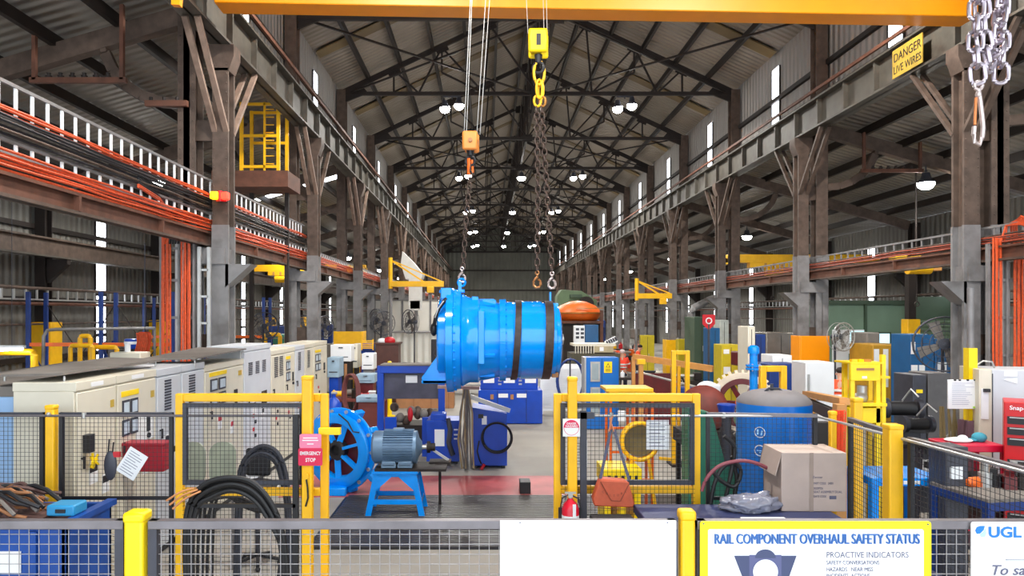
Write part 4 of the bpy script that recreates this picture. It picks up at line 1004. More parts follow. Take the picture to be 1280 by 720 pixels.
# blue double cabinet behind the load
y = 19.5; t = thing('storage_cabinet', 'long royal blue cabinet with white labels below the suspended gearbox', 'cabinet', (PX(638, y), y + .5, 0))
w2 = 40 * y / F
mb().box(-w2, w2, -.5, .5, .02, PZ(488, y)).build('lower_body', BLUE2, t, .01)
mb().box(-w2 + .05, w2 - .1, -.2, .5, PZ(488, y), PZ(463, y)).build('upper_body', BLUE2, t, .01)
for i, px in enumerate((611, 637, 664)): mb().box(PX(px - 7, y) - t.location.x, PX(px + 7, y) - t.location.x, -.21, -.2, PZ(480, y), PZ(470, y)).build('white_label', PAPER, t)
for i, px in enumerate((599, 625, 651)):
    for z in range(4): mb().box(PX(px - 2, y) - t.location.x, PX(px + 2, y) - t.location.x, -.21, -.2, PZ(469 + z * 4.5, y), PZ(467 + z * 4.5, y)).build('vent_slot', GALV, t)
for i, px in enumerate((629, 652)): mb().box(PX(px - 6, y) - t.location.x, PX(px + 6, y) - t.location.x, -.51, -.5, PZ(497, y), PZ(492, y)).build('white_label', PAPER, t)
for px in (622, 658): mb().box(PX(px - .3, y) - t.location.x, PX(px + .3, y) - t.location.x, -.506, -.5, .05, PZ(488, y)).build('door_gap', BLKM, t)
for px in (615, 640): mb().box(PX(px - 2, y) - t.location.x, PX(px + 2, y) - t.location.x, -.53, -.5, PZ(499, y), PZ(493, y)).build('handle', BROWNB, t)
# white slatted panel and the blue two-window cupboard
y = 21.5; t = thing('slatted_panel', 'white louvred panel standing left of the blue cupboard', 'panel', (PX(707, y), y, 0))
hw = 30 * y / F; zt = PZ(455, y)
mb().box(-hw, hw, 0, .06, .1, zt).build('backing', WHITE, t)
m = mb()
for i in range(22): m.box(-hw, hw, -.03, .0, .2 + i * (zt - .3) / 22, .2 + (i + .55) * (zt - .3) / 22)
m.build('slats', WHITE, t, kind='stuff')
for s in (-1, 1): mb().box(s * hw - .04, s * hw + .04, -.05, .08, 0, zt).build('frame_post', BLUED if s > 0 else WHITE, t)
t = thing('hanging_cable_loop', 'dark blue cable loop on the white louvred panel', 'cable', (PX(713, 20.6), 20.6, 0))
for k in range(3): mb().tube([(.36 * math.cos(a) * (1 + .05 * k), -.04 * k, 1.08 + .62 * math.sin(a)) for a in [2 * PI * i / 24 for i in range(24)]], .03, 6, True).build('cable', BLUED, t)
mb().box(-.02, .02, .05, .1, 0, 1.75).build('hanger_post', DKGREY, t)
y = 18.6; t = thing('cupboard', 'bright blue two-door cupboard with grey framed windows and yellow warning label', 'cupboard', (PX(753, y), y + .3, 0))
hw = 20.5 * y / F; zt = PZ(447, y)
BLC = M('cupboard_blue', (10, 104, 190), .35, 0, .06, 3)
mb().box(-hw, hw, -.3, .3, .02, zt).build('body', BLC, t, .01)
mb().box(-hw - .04, -hw, -.32, .3, .02, zt).build('side_post', GALV, t)
mb().box(-.02, -.01, -.306, -.3, .05, zt - .03).build('door_gap', BLKM, t)
for z0, z1 in ((PZ(477, y), PZ(452, y)), (PZ(519, y), PZ(484, y))):
    x0, x1 = PX(738, y) - t.location.x, PX(750, y) - t.location.x
    f = mb().box(x0, x1, -.32, -.3, z0, z1).build('window_frame', GALV, t); mb().box(x0 + .04, x1 - .04, -.325, -.318, z0 + .05, z1 - .05).build('pane', M('pale_glass', (150, 164, 170), .15, 0, .1, 3), f)
x0, x1 = PX(755, y) - t.location.x, PX(765, y) - t.location.x; z0, z1 = PZ(466, y), PZ(452, y)
mb().box(x0, x1, -.31, -.3, z0, z1).build('warning_label', YELB, t)
cx_ = (x0 + x1) / 2; mb().prism([(cx_ - .06, -.314, z1 - .15), (cx_ + .06, -.314, z1 - .15), (cx_, -.314, z1 - .04)], (0, .003, 0)).build('warning_triangle', BLKM, t)
mb().prism([(cx_ - .038, -.317, z1 - .138), (cx_ + .038, -.317, z1 - .138), (cx_, -.317, z1 - .068)], (0, .003, 0)).build('triangle_fill', YELB, t)
for i in range(2): mb().box(x0 + .04, x1 - .04, -.314, -.31, z0 + .04 + i * .04, z0 + .055 + i * .04).build('printed_line', BLKM, t)
# ================================================================ electrical cabinets on the left
CXF = -4.05                                   # plane of their fronts
def yc(px): return CXF * F / (px - HX)
cabs = [(95, 146, 2.32, OFFW), (146, 196, 2.32, OFFW), (196, 227, 2.31, CABW), (227, 256, 2.31, CABW), (256, 305, 2.25, OFFW), (305, 339, 2.45, CABW), (339, 356, 2.3, OFFW), (356, 369, 2.3, OFFW), (369, 381, 2.31, CABW), (381, 392, 2.31, OFFW), (392, 409, 2.32, OFFW)]
desc = ['beige electrical cabinet nearest the camera, behind the left yellow post', 'beige electrical cabinet with four meter windows and yellow strip', 'grey white cabinet with one large louvre behind the red box', 'grey white cabinet with a louvre, second of the pair', 'beige cabinet with meters under the tilted canopy', 'tallest grey white cabinet with three small louvres', 'beige cabinet with twin louvres beyond the tallest one', 'beige cabinet with yellow label and meters, eighth of the row', 'grey white narrow cabinet with one louvre, ninth of the row', 'beige cabinet with yellow label, last but one of the row', 'beige cabinet closing the far end of the row']
for i, (p0, p1, h, mat) in enumerate(cabs):
    y0, y1 = yc(p0), yc(p1); w = y1 - y0 - .012
    t = thing('electrical_cabinet', desc[i], 'cabinet', (CXF, y0, 0), 0, 'electrical cabinets on the left')
    mb().box(-.62, -.02, 0, w, .08, h - .09).build('body', mat, t, .006)
    mb().box(-.6, -.04, .02, w - .02, 0, .08).build('plinth', BLKM, t)
    mb().box(-.63, .0, 0, w, h - .09, h).build('header', mat, t, .006)
    mb().box(-.02, .0, .02, w - .02, .1, h - .11).build('door', mat, t, .006)
    m = mb().cyl((.0, w * .12, 1.55), (.03, w * .12, 1.55), .012, n=8).box(.02, .04, w * .12 - .01, w * .12 + .01, 1.45, 1.57); m.build('handle', BLKM, t)
    if i in (2, 3, 6, 8, 9):
        for q in ((.3,) if i in (2, 3, 8, 9) else (.22, .6)):
            m = mb()
            for k in range(11): m.box(.0, .008, w * q, w * (q + .26), 1.78 + k * .036, 1.78 + k * .036 + .02)
            m.build('louvre', DKGREY, t, kind='stuff')
    if i == 5:
        for q in (.15, .4, .65):
            m = mb()
            for k in range(7): m.box(.0, .008, w * q, w * (q + .13), 1.95 + k * .032, 1.95 + k * .032 + .018)
            m.build('louvre', DKGREY, t, kind='stuff')
        mb().box(0, .008, w * .62, w * .82, 1.3, 1.6).build('display', GLASSD, t)
    if i in (1, 4, 7, 10):
        for k in range(2):
            for l in range(2):
                f = mb().box(.0, .012, w * (.12 + .2 * k), w * (.29 + .2 * k), 1.85 - l * .22, 2.03 - l * .22).build('meter', DKGREY, t)
                mb().box(.01, .015, w * (.145 + .2 * k), w * (.265 + .2 * k), 1.875 - l * .22, 2.005 - l * .22).build('dial', M('meter_face', (196, 210, 220), .2), f)
        mb().box(.0, .006, w * .1, w * .52, 2.07, 2.13).build('yellow_strip', YELB, t)
        mb().box(.0, .02, w * .72, w * .79, 1.6, 1.78).cyl((.0, w * .755, 1.55), (.03, w * .755, 1.55), .03, n=10).build('switch', BLKM, t)
    if i in (0, 1, 4): mb().box(.0, .005, w * .84, w * .93, 1.99, 2.07).build('yellow_tag', M('ochre_tag', (190, 160, 60), .5), t)
    if i < 2: mb().box(.0, .005, w * .35, w * .65, h - .07, h - .025).build('name_strip', WHITE, t)
    for k, (q, z, ww, hh) in enumerate(((.3, 1.25, .16, .22), (.62, 1.1, .14, .2))):
        if i in (0, 1, 2, 4, 5): 
            f = mb().box(.0, .005, w * q, w * q + ww, z, z + hh).build('notice', PAPER, t); mb().box(.004, .007, w * q + .01, w * q + ww - .01, z + hh * .55, z + hh * .92).build('black_heading', BLKM if i != 4 else RED, f)
    if i == 1: mb().box(.0, .006, w * .45, w * .92, 1.5, 1.8).build('white_sheet', PAPER, t)
    if i == 0:
        mb().box(0, .07, w * .15, w * .28, 1.6, 1.78).build('isolator', BLKM, t)
        m = mb()
        for k in range(8): m.bar((.05, w * .3 + .02 * math.cos(k), 1.5), (.05 + .02 * math.sin(k * 2), w * .3 + .07 * math.cos(k * .8), 1.5 + .08 * math.sin(k * .8)), .018)
        m.build('yellow_lock_tag', YELB, t)
    if i > 4:
        for k in range(4): mb().box(0, .02, w * .3 + .1 * (k % 2), w * .3 + .1 * (k % 2) + .05, 1.2 - k * .12, 1.26 - k * .12).build('switch', BLKM if k % 2 else RED, t)
# canopies on rods over the cabinets
def canopy(label, x0, x1, y0, y1, z0, z1, zb):
    t = thing('rain_canopy', label, 'canopy', (0, 0, 0))
    mb().prism([(x0, y0, z0), (x1, y0, z0 + .02), (x1, y1, z1), (x0, y1, z1 + .02)], (0, 0, .02)).build('sheet', GREYTOP, t)
    for x, y in ((x1 - .05, y0 + .1), (x1 - .05, y1 - .15), (x0 + .1, y0 + .1), (x0 + .1, y1 - .15)):
        k = (y - y0) / (y1 - y0); mb().cyl((x, y, zb), (x, y, z0 + (z1 - z0) * k), .012, n=8).build('rod', GALV, t)
canopy('dusty grey sheet canopy over the first beige cabinets', -4.95, -4.2, 7.15, 9.4, 2.37, 2.39, 2.32)
canopy('small dusty grey canopy over the beige cabinet before the tallest', -4.8, -4.0, 9.9, 12.0, 2.35, 2.40, 2.25)
canopy('dark grey sheet lying behind the cabinet tops at the far left', -6.6, -5.0, 8.2, 11.5, 2.16, 2.2, 0.0)
t = thing('tall_cabinet', 'pale blue tall cabinet at the left edge behind the fence', 'cabinet', (-5.15, 7.3, 0))
mb().box(-.5, .42, 0, .6, .05, 2.16).build('body', LBLUE, t, .01); mb().box(-.55, .46, -.02, .62, 2.16, 2.26).build('dusty_top', GREYTOP, t); mb().box(-.02, .0, -.01, 0, .1, 2.1).build('door_gap', BLKM, t)
# red box on the cabinet fronts
t = thing('red_box', 'dark red wall box on the front of the grey white cabinet', 'box', at(185, 570, 8.1))
mb().box(-.24, .22, -.1, .1, -.16, .16).build('casing', M('dark_red', (162, 18, 44), .4, 0, .08), t, .015); mb().box(-.25, .23, -.11, .11, .13, .165).build('lid', M('dark_red', (0, 0, 0)), t, .01)
mb().box(-.3, -.2, -.0, .08, -.2, .1).build('bracket', BLKM, t)
t = thing('grinder_guard', 'dark grey tool pouch hanging on the left fence beside the tilted paper', 'pouch', at(138, 582, BY - .06))
mb().ell((0, 0, 0), .062, .02, .14, 16, 12).build('pouch', DKGREY, t); mb().tube([(-.02, 0, .12), (-.01, 0, .25)], .008, 6).tube([(.02, 0, .12), (.03, 0, .22)], .008, 6).build('strap', BLKM, t); mb().box(.03, .09, -.01, .02, .08, .13).build('red_clip', RED, t)
# ---------------------------------------------------------------- blue stillage with a heap of cables
t = thing('stillage', 'dark blue steel skip between the fences at the lower left', 'skip', (-3.98, 6.05, 0))
SKB = M('skip_blue', (16, 70, 150), .4, 0, .12, 3, dirt=.15)
mb().box(-.65, .65, -.35, .35, 0.1, .16).box(-.65, -.61, -.35, .35, .1, 1.33).box(.61, .65, -.35, .35, .1, 1.33).box(-.65, .65, .31, .35, .1, 1.33).box(-.65, .65, -.35, -.31, .1, 1.33).build('bin', SKB, t, .008)
for x in (-.4, .0, .4): mb().box(x - .03, x + .03, -.38, -.35, .1, 1.28).build('rib', SKB, t)
mb().box(-.68, .68, -.38, -.31, 1.3, 1.35).box(.6, .68, -.38, .38, 1.3, 1.35).build('rim', SKB, t)
for x in (-.55, .5): mb().box(x - .05, x + .05, -.3, .3, 0, .1).build('skid', BLKM, t)
mb().box(.12, .3, -.362, -.352, .95, 1.12).build('label_sheet', PAPER, t)
h = thing('cable_heap', 'heap of dusty brown and black cable offcuts on the blue skip', 'cables', (-4.1, 6.05, 1.32))
for j in range(26):
    rr = random.Random(j); a = rr.uniform(-.3, .3); pts = []
    zz = rr.uniform(.0, .12); xo = rr.uniform(-.08, .08); yo = rr.uniform(-.2, .2); L = rr.uniform(.25, .42)
    for k in range(7):
        u = k / 6 - .5; pts.append((xo + u * 2 * L, yo + u * a + .05 * math.sin(k + j), zz + .1 * (1 - 4 * u * u) + .02 * math.sin(k * 2 + j)))
    mb().tube(pts, rr.uniform(.012, .02), 6).build('cable', (M('dusty_cable', (92, 66, 62), .6), BLKM, GREYTOP, WOOD)[j % 4 if j % 7 else 3], h)
mb().box(-.45, .5, -.27, .27, -.4, .02).build('cable_mass', M('dusty_cable', (92, 66, 62), .6), h)
t = thing('blue_tool_case', 'small bright blue case on the corner of the blue skip', 'case', (-3.45, 5.95, 1.35))
mb().box(-.13, .1, -.1, .1, 0, .09).build('case', TEAL, t, .015); mb().box(-.05, .03, -.11, -.1, .03, .06).build('catch', BLKM, t)
# ---------------------------------------------------------------- black cable loops behind and in front of the gate
def loops(name, label, arcs, r, mat):
    t = thing(name, label, 'cables', (arcs[0][0][0], arcs[0][0][1], 0)); o = t.location.copy()
    for k, pts in enumerate(arcs):
        P = [Vector(p) - o for p in pts]
        # smooth by Catmull-Rom
        out = []
        for i in range(len(P) - 1):
            p0, p1, p2, p3 = P[max(i - 1, 0)], P[i], P[i + 1], P[min(i + 2, len(P) - 1)]
            for s in range(6):
                u = s / 6; out.append(.5 * ((2 * p1) + (p2 - p0) * u + (2 * p0 - 5 * p1 + 4 * p2 - p3) * u * u + (3 * p1 - p0 - 3 * p2 + p3) * u ** 3))
        out.append(P[-1]); mb().tube(out, r, 8).build('cable', mat, t)
    return t
y = 5.4; arcs = []
for k in range(7):
    d = k * 3; q = y + (k % 3) * .05
    arcs.append([A(234 + d * .4, 760, q), A(231 + d * .5, 680, q), A(236 + d * .6, 630 + d * .3, q), A(258 + d * .3, 604 + d, q), A(290, 597 + d * .9, q), A(320 - d * .2, 606 + d, q), A(345 - d * .5, 640 + d * .6, q), A(357 - d * .3, 690, q), A(360 - d, 760, q)])
loops('cable_coil', 'thick black cables arching over in front of the left gate', arcs, .019, BLACK)
arcs = []
for k in range(3): arcs.append([A(243 + k * 4, 610 + k * 2, y - .03), A(226 + k * 3, 615 + k * 4, y - .05), A(208 + k * 4, 626 + k * 5, y - .06)])
loops('bare_wire_ends', 'bare copper and tan wire ends poking left from the black cables', arcs, .008, M('copper_wire', (206, 140, 90), .4, .3))
y = 7.9; arcs = []
for k in range(5):
    d = k * 3; q = y + (k % 3) * .05
    arcs.append([A(294 + d * .4, 733, q), A(296 + d * .4, 640, q), A(298 + d * .5, 600, q), A(305 + d * .4, 575 + d * .3, q), A(325, 558 + d * .9, q), A(345 - d * .2, 564 + d, q), A(357 - d * .5, 590 + d * .6, q), A(362 - d * .3, 640, q), A(364 - d * .3, 733, q)])
loops('cable_coil', 'grey black cable loops standing behind the left gate', arcs, .024, M('grey_cable', (48, 52, 64), .5))
arcs = [[A(246 + k * 6, 761, 7.3), A(250 + k * 6, 640, 7.3), A(265 + k * 5, 625 - k * 3, 7.3 + k * .04), A(300, 622 + k * 3, 7.4), A(335 - k * 4, 640, 7.3)] for k in range(4)]
loops('cable_tangle', 'low tangle of dark cables on the floor behind the left gate', arcs, .016, BLACK)
# bicycle-seat-like swivel tool seat
t = thing('swivel_stool', 'black swivel stool seen through the left gate', 'stool', (PX(322, 8.6), 8.6, 0))
mb().ell((0, 0, .95), .24, .22, .07, 20, 10).build('seat', BLKM, t); mb().cyl((0, 0, .12), (0, 0, .9), .03, n=10).build('column', DKGREY, t)
mb().box(-.2, .1, .16, .22, 1.02, 1.36).build('backrest', BLKM, t, .03)
for k in range(5):
    a = 2 * PI * k / 5; f = mb().bar((0, 0, .12), (.26 * math.cos(a), .26 * math.sin(a), .07), .04, .03).build('leg', BLKM, t); mb().ell((.26 * math.cos(a), .26 * math.sin(a), .03), .03, .03, .03, 10, 6).build('castor', BLKM, f)
for i, (px, yy) in enumerate(((240, 8.4), (278, 8.4))):
    t = thing('resin_chair', 'grey green rounded panel leaning on the cabinets, %s' % ('left one' if i == 0 else 'right one'), 'panel', (PX(px, yy), yy, 0), R(8 * i), 'grey green leaning panels')
    mb().prism(rrect(.3, .5, .13, 0, -.15, 1.0), (0, .03, 0)).build('panel', M('grey_green', (150, 158, 140), .5), t); mb().box(-.13, -.1, 0, .03, 0, 1.05).build('leg', STEELG, t); mb().box(.1, .13, 0, .03, 0, 1.05).build('leg', STEELG, t)

# ================================================================ right foreground: bench, box, bag, tank
t = thing('machine_cover', 'dark blue steel bench top behind the yellow bordered sign', 'bench', (0, 0, 0))
NB = M('bench_blue', (44, 52, 92), .5, 0, .2, 3, dirt=.25)
mb().box(1.35, 3.05, 4.4, 6.62, 1.17, 1.25).build('top', NB, t, .01)
mb().box(1.45, 3.0, 4.5, 6.55, .1, 1.17).build('body', NB, t)
mb().box(1.4, 3.02, 4.45, 6.58, 0, .1).build('plinth', BLKM, t)
mb().box(2.13, 2.5, 5.95, 6.05, 1.25, 1.29).build('white_strip', PAPER, t)
t = thing('cardboard_box', 'large closed cardboard box standing on the blue bench', 'box', (PX(1014, 6.35), 6.585, 1.25), R(-1))
mb().box(-.25, .32, -.22, .22, 0, .52).build('carton', CARD, t, .006)
mb().box(-.005, .03, -.224, -.22, .0, .52).build('tape', CARDD, t)
mb().prism([(-.25, -.22, .52), (-.25, .22, .52), (-.3, .2, .31), (-.3, -.2, .31)], (.006, 0, 0)).build('flap', CARD, t)
for i, (s, z, w) in enumerate((('Zinfandel' if 0 else 'Zenner', .335, .09), ('PART CODE   24001', .28, .17), ('DESCRIPTION', .235, .08), ('SEAT ASSEMBLY DUAL', .205, .25), ('DATE CODE', .165, .11))):
    text(s, .03, (.02 if i == 0 else .03, -.224, z - .04), (PI / 2, 0, 0), GREYINK, t, width=w, depth=.0004)
mb().box(.17, .23, -.223, -.22, .11, .14).build('printed_mark', GREYINK, t)
t = thing('plastic_bag', 'crumpled clear plastic bag lying on the blue bench beside the carton', 'bag', (PX(942, 6.3), 6.4, 1.25))
m = mb()
import bmesh
bm = bmesh.new(); bmesh.ops.create_icosphere(bm, subdivisions=4, radius=1)
from mathutils import noise
for v in bm.verts:
    n_ = noise.noise(v.co * 2.6) * .35 + noise.noise(v.co * 6) * .15
    v.co *= 1 + n_; v.co.x *= .24; v.co.y *= .14; v.co.z = max(-.0, v.co.z * .085 + .05) * (1 + .7 * max(0, v.co.x * 3))
me = bpy.data.meshes.new('bag'); bm.to_mesh(me); bm.free(); me.materials.append(BAG); me.polygons.foreach_set('use_smooth', [True] * len(me.polygons))
o = bpy.data.objects.new('bag_film', me); COL.objects.link(o); o.parent = t
# handbag
by_ = BY - .24
t = thing('handbag', 'orange red leather shoulder bag hanging from the right gate by a grey strap', 'handbag', at(766, 618, by_)); 
ss = by_ / F
def hb(px, py, y=0): return ((px - 766) * ss, y, (618 - py) * ss)
body = [hb(742, 631), hb(740, 622), hb(748, 600), hb(752, 597), hb(780, 599), hb(785, 602), hb(792, 628), hb(790, 633), hb(766, 632)]
mb().prism([(a, -.05, b) for a, _, b in body], (0, .11, 0)).build('body', PLEATH, t, .012)
mb().prism([(a, -.062, b) for a, _, b in [hb(749, 599), hb(785, 601), hb(774, 624), hb(763, 624)]], (0, .012, 0)).build('flap', PLEATH, t, .004)
mb().tube([(a, -.066, b) for a, _, b in (hb(749, 600), hb(756, 612), hb(763, 623.5), hb(774, 624), hb(781, 610), hb(785, 602))], .003, 6).build('piping', M('dark_piping', (120, 60, 40), .5), t)
mb().tube([(a, -.055, b) for a, _, b in (hb(742, 632), hb(766, 634), hb(791, 634))], .004, 6).build('bottom_seam', M('dark_piping', (0, 0, 0)), t)
for i, ch in enumerate('CULTURA'): text(ch, .03, (hb(751 + i * 4.6, 0)[0], -.067, hb(0, (614, 616, 618, 619, 618, 616, 614)[i])[2]), (PI / 2, 0, 0), M('dark_piping', (0, 0, 0)), t, depth=.0005)
for a, b in ((hb(750, 598), hb(765, 538)), (hb(786, 600), hb(769, 538))): mb().bar((a[0], -.02, a[2]), (b[0], .06, b[2]), .026, .008).build('strap', M('strap_grey', (74, 76, 96), .7), t)
mb().bar(hb(762, 540, .03), hb(768, 522, .1), .012).bar(hb(768, 540, .03), hb(764, 524, .1), .01).build('tie', M('tan_cord', (170, 110, 80), .7), t)
t = thing('waste_bin', 'black waste bin standing under the handbag', 'bin', (PX(767, 6.4), 6.42, 0))
mb().prism([(-.17, -.17, 0), (.17, -.17, 0), (.17, .17, 0), (-.17, .17, 0)], (0, 0, 1.1)).build('body', BLKM, t, .02); mb().box(-.19, .19, -.17, .17, 1.1, 1.17).build('rim', BLKM, t, .015)
t = thing('fire_extinguisher', 'red fire extinguisher with white band hanging on the right gate post', 'fire extinguisher', (PX(714, 6.5), 6.56, .86))
mb().lathe((0, 0, 0), (0, 0, 1), [(0, .07), (.01, .078), (.36, .078), (.41, .06), (.44, .03), (.46, .02)], 28).build('cylinder', M('extinguisher_red', (206, 24, 48), .3), t)
mb().lathe((0, 0, .24), (0, 0, 1), [(0, .079), (.07, .079)], 28).build('white_band', WHITE, t)
text('DRY', .06, (-.05, -.081, .16), (PI / 2, 0, 0), WHITE, t, width=.1, depth=.001)
mb().box(.012, .04, -.084, -.07, .3, .42).build('tag', PAPER, t)
mb().cyl((0, 0, .45), (0, 0, .5), .018, n=10).box(-.05, .05, -.012, .012, .5, .515).box(-.02, .02, -.02, .02, .47, .5).build('valve', GALV, t)
mb().tube([(.02, 0, .48), (.07, -.02, .46), (.09, -.02, .38), (.085, -.01, .2)], .008, 6).tube([(-.02, 0, .49), (-.075, 0, .46), (-.09, .0, .38), (-.09, 0, .28)], .006, 6).build('hose', BLKM, t)
mb().box(-.1, .1, .078, .1, .05, .35).build('bracket', BLKM, t)
# blue air tank
ty = 8.1; t = thing('air_tank', 'large upright blue pressure tank with a dusty domed top', 'tank', (PX(967, ty), ty, 0)); tr = 44.5 * ty / F
zt = PZ(503, ty)
mb().lathe((0, 0, .12), (0, 0, 1), [(0, tr * .5), (.08, tr * .9), (.16, tr), (zt - .12, tr)], 48).build('shell', TANKB, t)
mb().lathe((0, 0, zt), (0, 0, 1), [(0, tr), (.03, tr * .985), (.085, tr * .85), (.125, tr * .62), (.15, tr * .3), (.155, .02)], 48).build('dome', M('dusty_dome', (120, 116, 118), .7, 0, .12, 4, dirt=.1), t)
for k in range(3): a = 2 * PI * k / 3 + .5; mb().box(tr * .8 * math.cos(a) - .04, tr * .8 * math.cos(a) + .04, tr * .8 * math.sin(a) - .04, tr * .8 * math.sin(a) + .04, 0, .3).build('leg', TANKB, t)
mb().tube([(-.14, -.1, zt + .13), (-.1, -.12, zt + .17), (.02, -.1, zt + .165), (.06, -.14, zt + .12)], .014, 6).cyl((-.06, -.1, zt + .14), (-.06, -.1, zt + .22), .02, n=8).build('fittings', DKGREY, t)
for i, py in enumerate((535, 557)):
    z = PZ(py, ty); a = R(-138 + i * 1); c = Vector((tr * 1.004 * math.cos(R(-132)), tr * 1.004 * math.sin(R(-132)), z)); d = Vector((math.cos(R(-132)), math.sin(R(-132)), 0))
    mb().annulus(c, d, .052, .06, .006, 28).build('round_label_ring', WHITE, t)
    tv = Vector((-d.y, d.x, 0))
    if i == 0: mb().bar(c - tv * .02 + Vector((0, 0, -.025)), c - tv * .02 + Vector((0, 0, .03)), .022, .006).bar(c + tv * .015 + Vector((0, 0, -.03)), c + tv * .025 + Vector((0, 0, .02)), .014, .006).build('round_label_symbol', LOGOL, t)
    else: mb().bar(c - tv * .03, c + tv * .03, .026, .006).bar(c - tv * .005 - Vector((0, 0, .02)), c + tv * .015 - Vector((0, 0, .02)), .014, .006).build('round_label_symbol', LOGOL, t)
mb().cyl((.1, -tr - .03, 1.5), (.1, -tr + .02, 1.5), .035, n=14).build('gauge', GALV, t)
# hoses by the tank (maroon tube over green machine)
t = thing('green_machine', 'sea green sloping machine casing left of the blue tank', 'machine', (PX(896, 8.8), 8.9, 0))
mb().prism([(-.35, -.1, 0), (.35, -.1, 0), (.35, -.1, .9), (.1, -.1, 1.2), (-.06, -.1, 1.78), (-.35, -.1, 1.85)], (0, .3, 0)).build('casing', GREEN, t, .01)
mb().annulus((.28, -.2, 1.72), (.2, 1, 0), .05, .1, .06, 24).build('pulley', M('sage', (120, 150, 120), .5), t)
mb().bar((.2, -.15, 1.55), (.45, -.15, 1.3), .05).build('arm', GREYTOP, t)
y = 6.6
loops('hose_loop', 'dark red and black hoses looping over the fence by the tank', [[A(877, 614, y), A(884, 597, y), A(900, 582, y), A(925, 576, y), A(945, 579, y), A(963, 587, y)]], .017, M('dull_red_hose', (128, 62, 72), .5))
loops('black_hoses', 'tangle of black hoses hanging on the fence left of the tank', [[A(888, 632, y + .05), A(893, 605, y + .05), A(903, 585, y + .05), A(918, 578, y + .05), A(926, 590, y + .05), A(918, 608, y + .05), A(900, 600, y + .05), A(892, 590, y + .05)], [A(905, 632, y + .1), A(912, 600, y + .1), A(918, 560, y + .1), A(905, 545, y + .1)], [A(915, 632, y + .12), A(921, 600, y + .12), A(915, 570, y + .12)]], .02, BLACK)
# orange netting
t = thing('orange_netting', 'fluorescent orange barrier netting bunched at the fence corner', 'netting', at(1047, 548, 7.1))
m = mb(); sc = 7.1 / F
for i in range(9): m.bar(((-9 + i * 2.2) * sc, .01 * (i % 2), -34 * sc), ((-9 + i * 2.4) * sc, .01 * (i % 2), 34 * sc), .008)
for j in range(20): m.bar((-9 * sc, .01 * (j % 3), (-34 + j * 3.6) * sc), (10 * sc, .012, (-34 + j * 3.6) * sc), .010)
m.box(-9 * sc, 9 * sc, .02, .04, 8 * sc, 34 * sc).prism([(4 * sc, .02, -34 * sc), (9 * sc, .02, -34 * sc), (9 * sc, .02, 8 * sc), (-2 * sc, .02, 8 * sc)], (0, .02, 0))
m.build('net', HIVIS, t)
mb().box(-26 * sc, -8 * sc, -.02, .1, -60 * sc, 20 * sc).build('dark_backing', BLKM, t)
mb().cyl((-8 * sc, .1, -.0), (-8 * sc, .1, -1.4), .02, n=8).build('stake', DKGREY, t)
t = thing('wooden_rail', 'long varnished wooden handrail running back from the tank', 'rail', (0, 0, 0))
mb().bar(A(1008, 492, 9.6), A(1056, 502, 7.4), .1, .07).build('rail_beam', WOODO, t); mb().box(3.58, 3.68, 7.35, 7.45, 0, 2.07).build('rail_post', WOODO, t); mb().box(4.2, 4.3, 9.4, 9.5, 0, 1.88).build('rail_post', WOODO, t)
mb().bar(A(1006, 502, 9.6), A(1050, 522, 7.4), .07, .12).build('black_roll', BLKM, t)
# ================================================================ right middle ground
def frame_arch(name, label, cat, x, y, w, h, th, mat, rz=0, inner=False):
    t = thing(name, label, cat, (x, y, 0), rz)
    for s in (-1, 1): mb().box(s * w / 2 - th / 2, s * w / 2 + th / 2, -th / 2, th / 2, 0, h).build('upright', mat, t, .01)
    mb().box(-w / 2 + th / 2, w / 2 - th / 2, -th / 2, th / 2, h - th, h).build('top_bar', mat, t, .01)
    return t
t = frame_arch('guard_arch', 'tall narrow orange yellow arch frame standing behind the right gate', 'guard', PX(850.5, 14.2), 14.2, .27, PZ(438, 14.2), .085, YEL)
mb().box(.0, .06, .2, .28, 0, 1.95).build('middle_post', YEL, t); mb().box(-.2, .2, -.15, .3, 0, .04).build('base', STEELD, t)
frame_arch('guard_arch', 'small orange yellow square arch behind the top of the blue tank', 'guard', PX(966, 10.6), 10.6, .30, PZ(457, 10.6), .09, YEL)
y = 11.4; t = thing('standpipe', 'sky blue vertical pipe with a bolted flange behind the blue tank', 'pipe', (PX(942, y), y, 0))
mb().cyl((0, 0, 0), (0, 0, PZ(440, y)), .062, n=20).build('pipe', BLUE, t)
mb().lathe((0, 0, PZ(442, y)), (0, 0, 1), [(0, .085), (.05, .09), (.1, .085), (.13, .05), (.135, .01)], 20).build('cap', BLUE, t)
mb().lathe((0, 0, PZ(462, y)), (0, 0, 1), [(0, .12), (.03, .12)], 24).lathe((0, 0, PZ(458, y)), (0, 0, 1), [(0, .12), (.03, .12)], 24).build('flange', BLUE, t)
for k in range(6): a = 2 * PI * k / 6; mb().cyl((.1 * math.cos(a), .1 * math.sin(a), PZ(463.5, y)), (.1 * math.cos(a), .1 * math.sin(a), PZ(454.5, y)), .012, n=8).build('bolt', GALV, t)
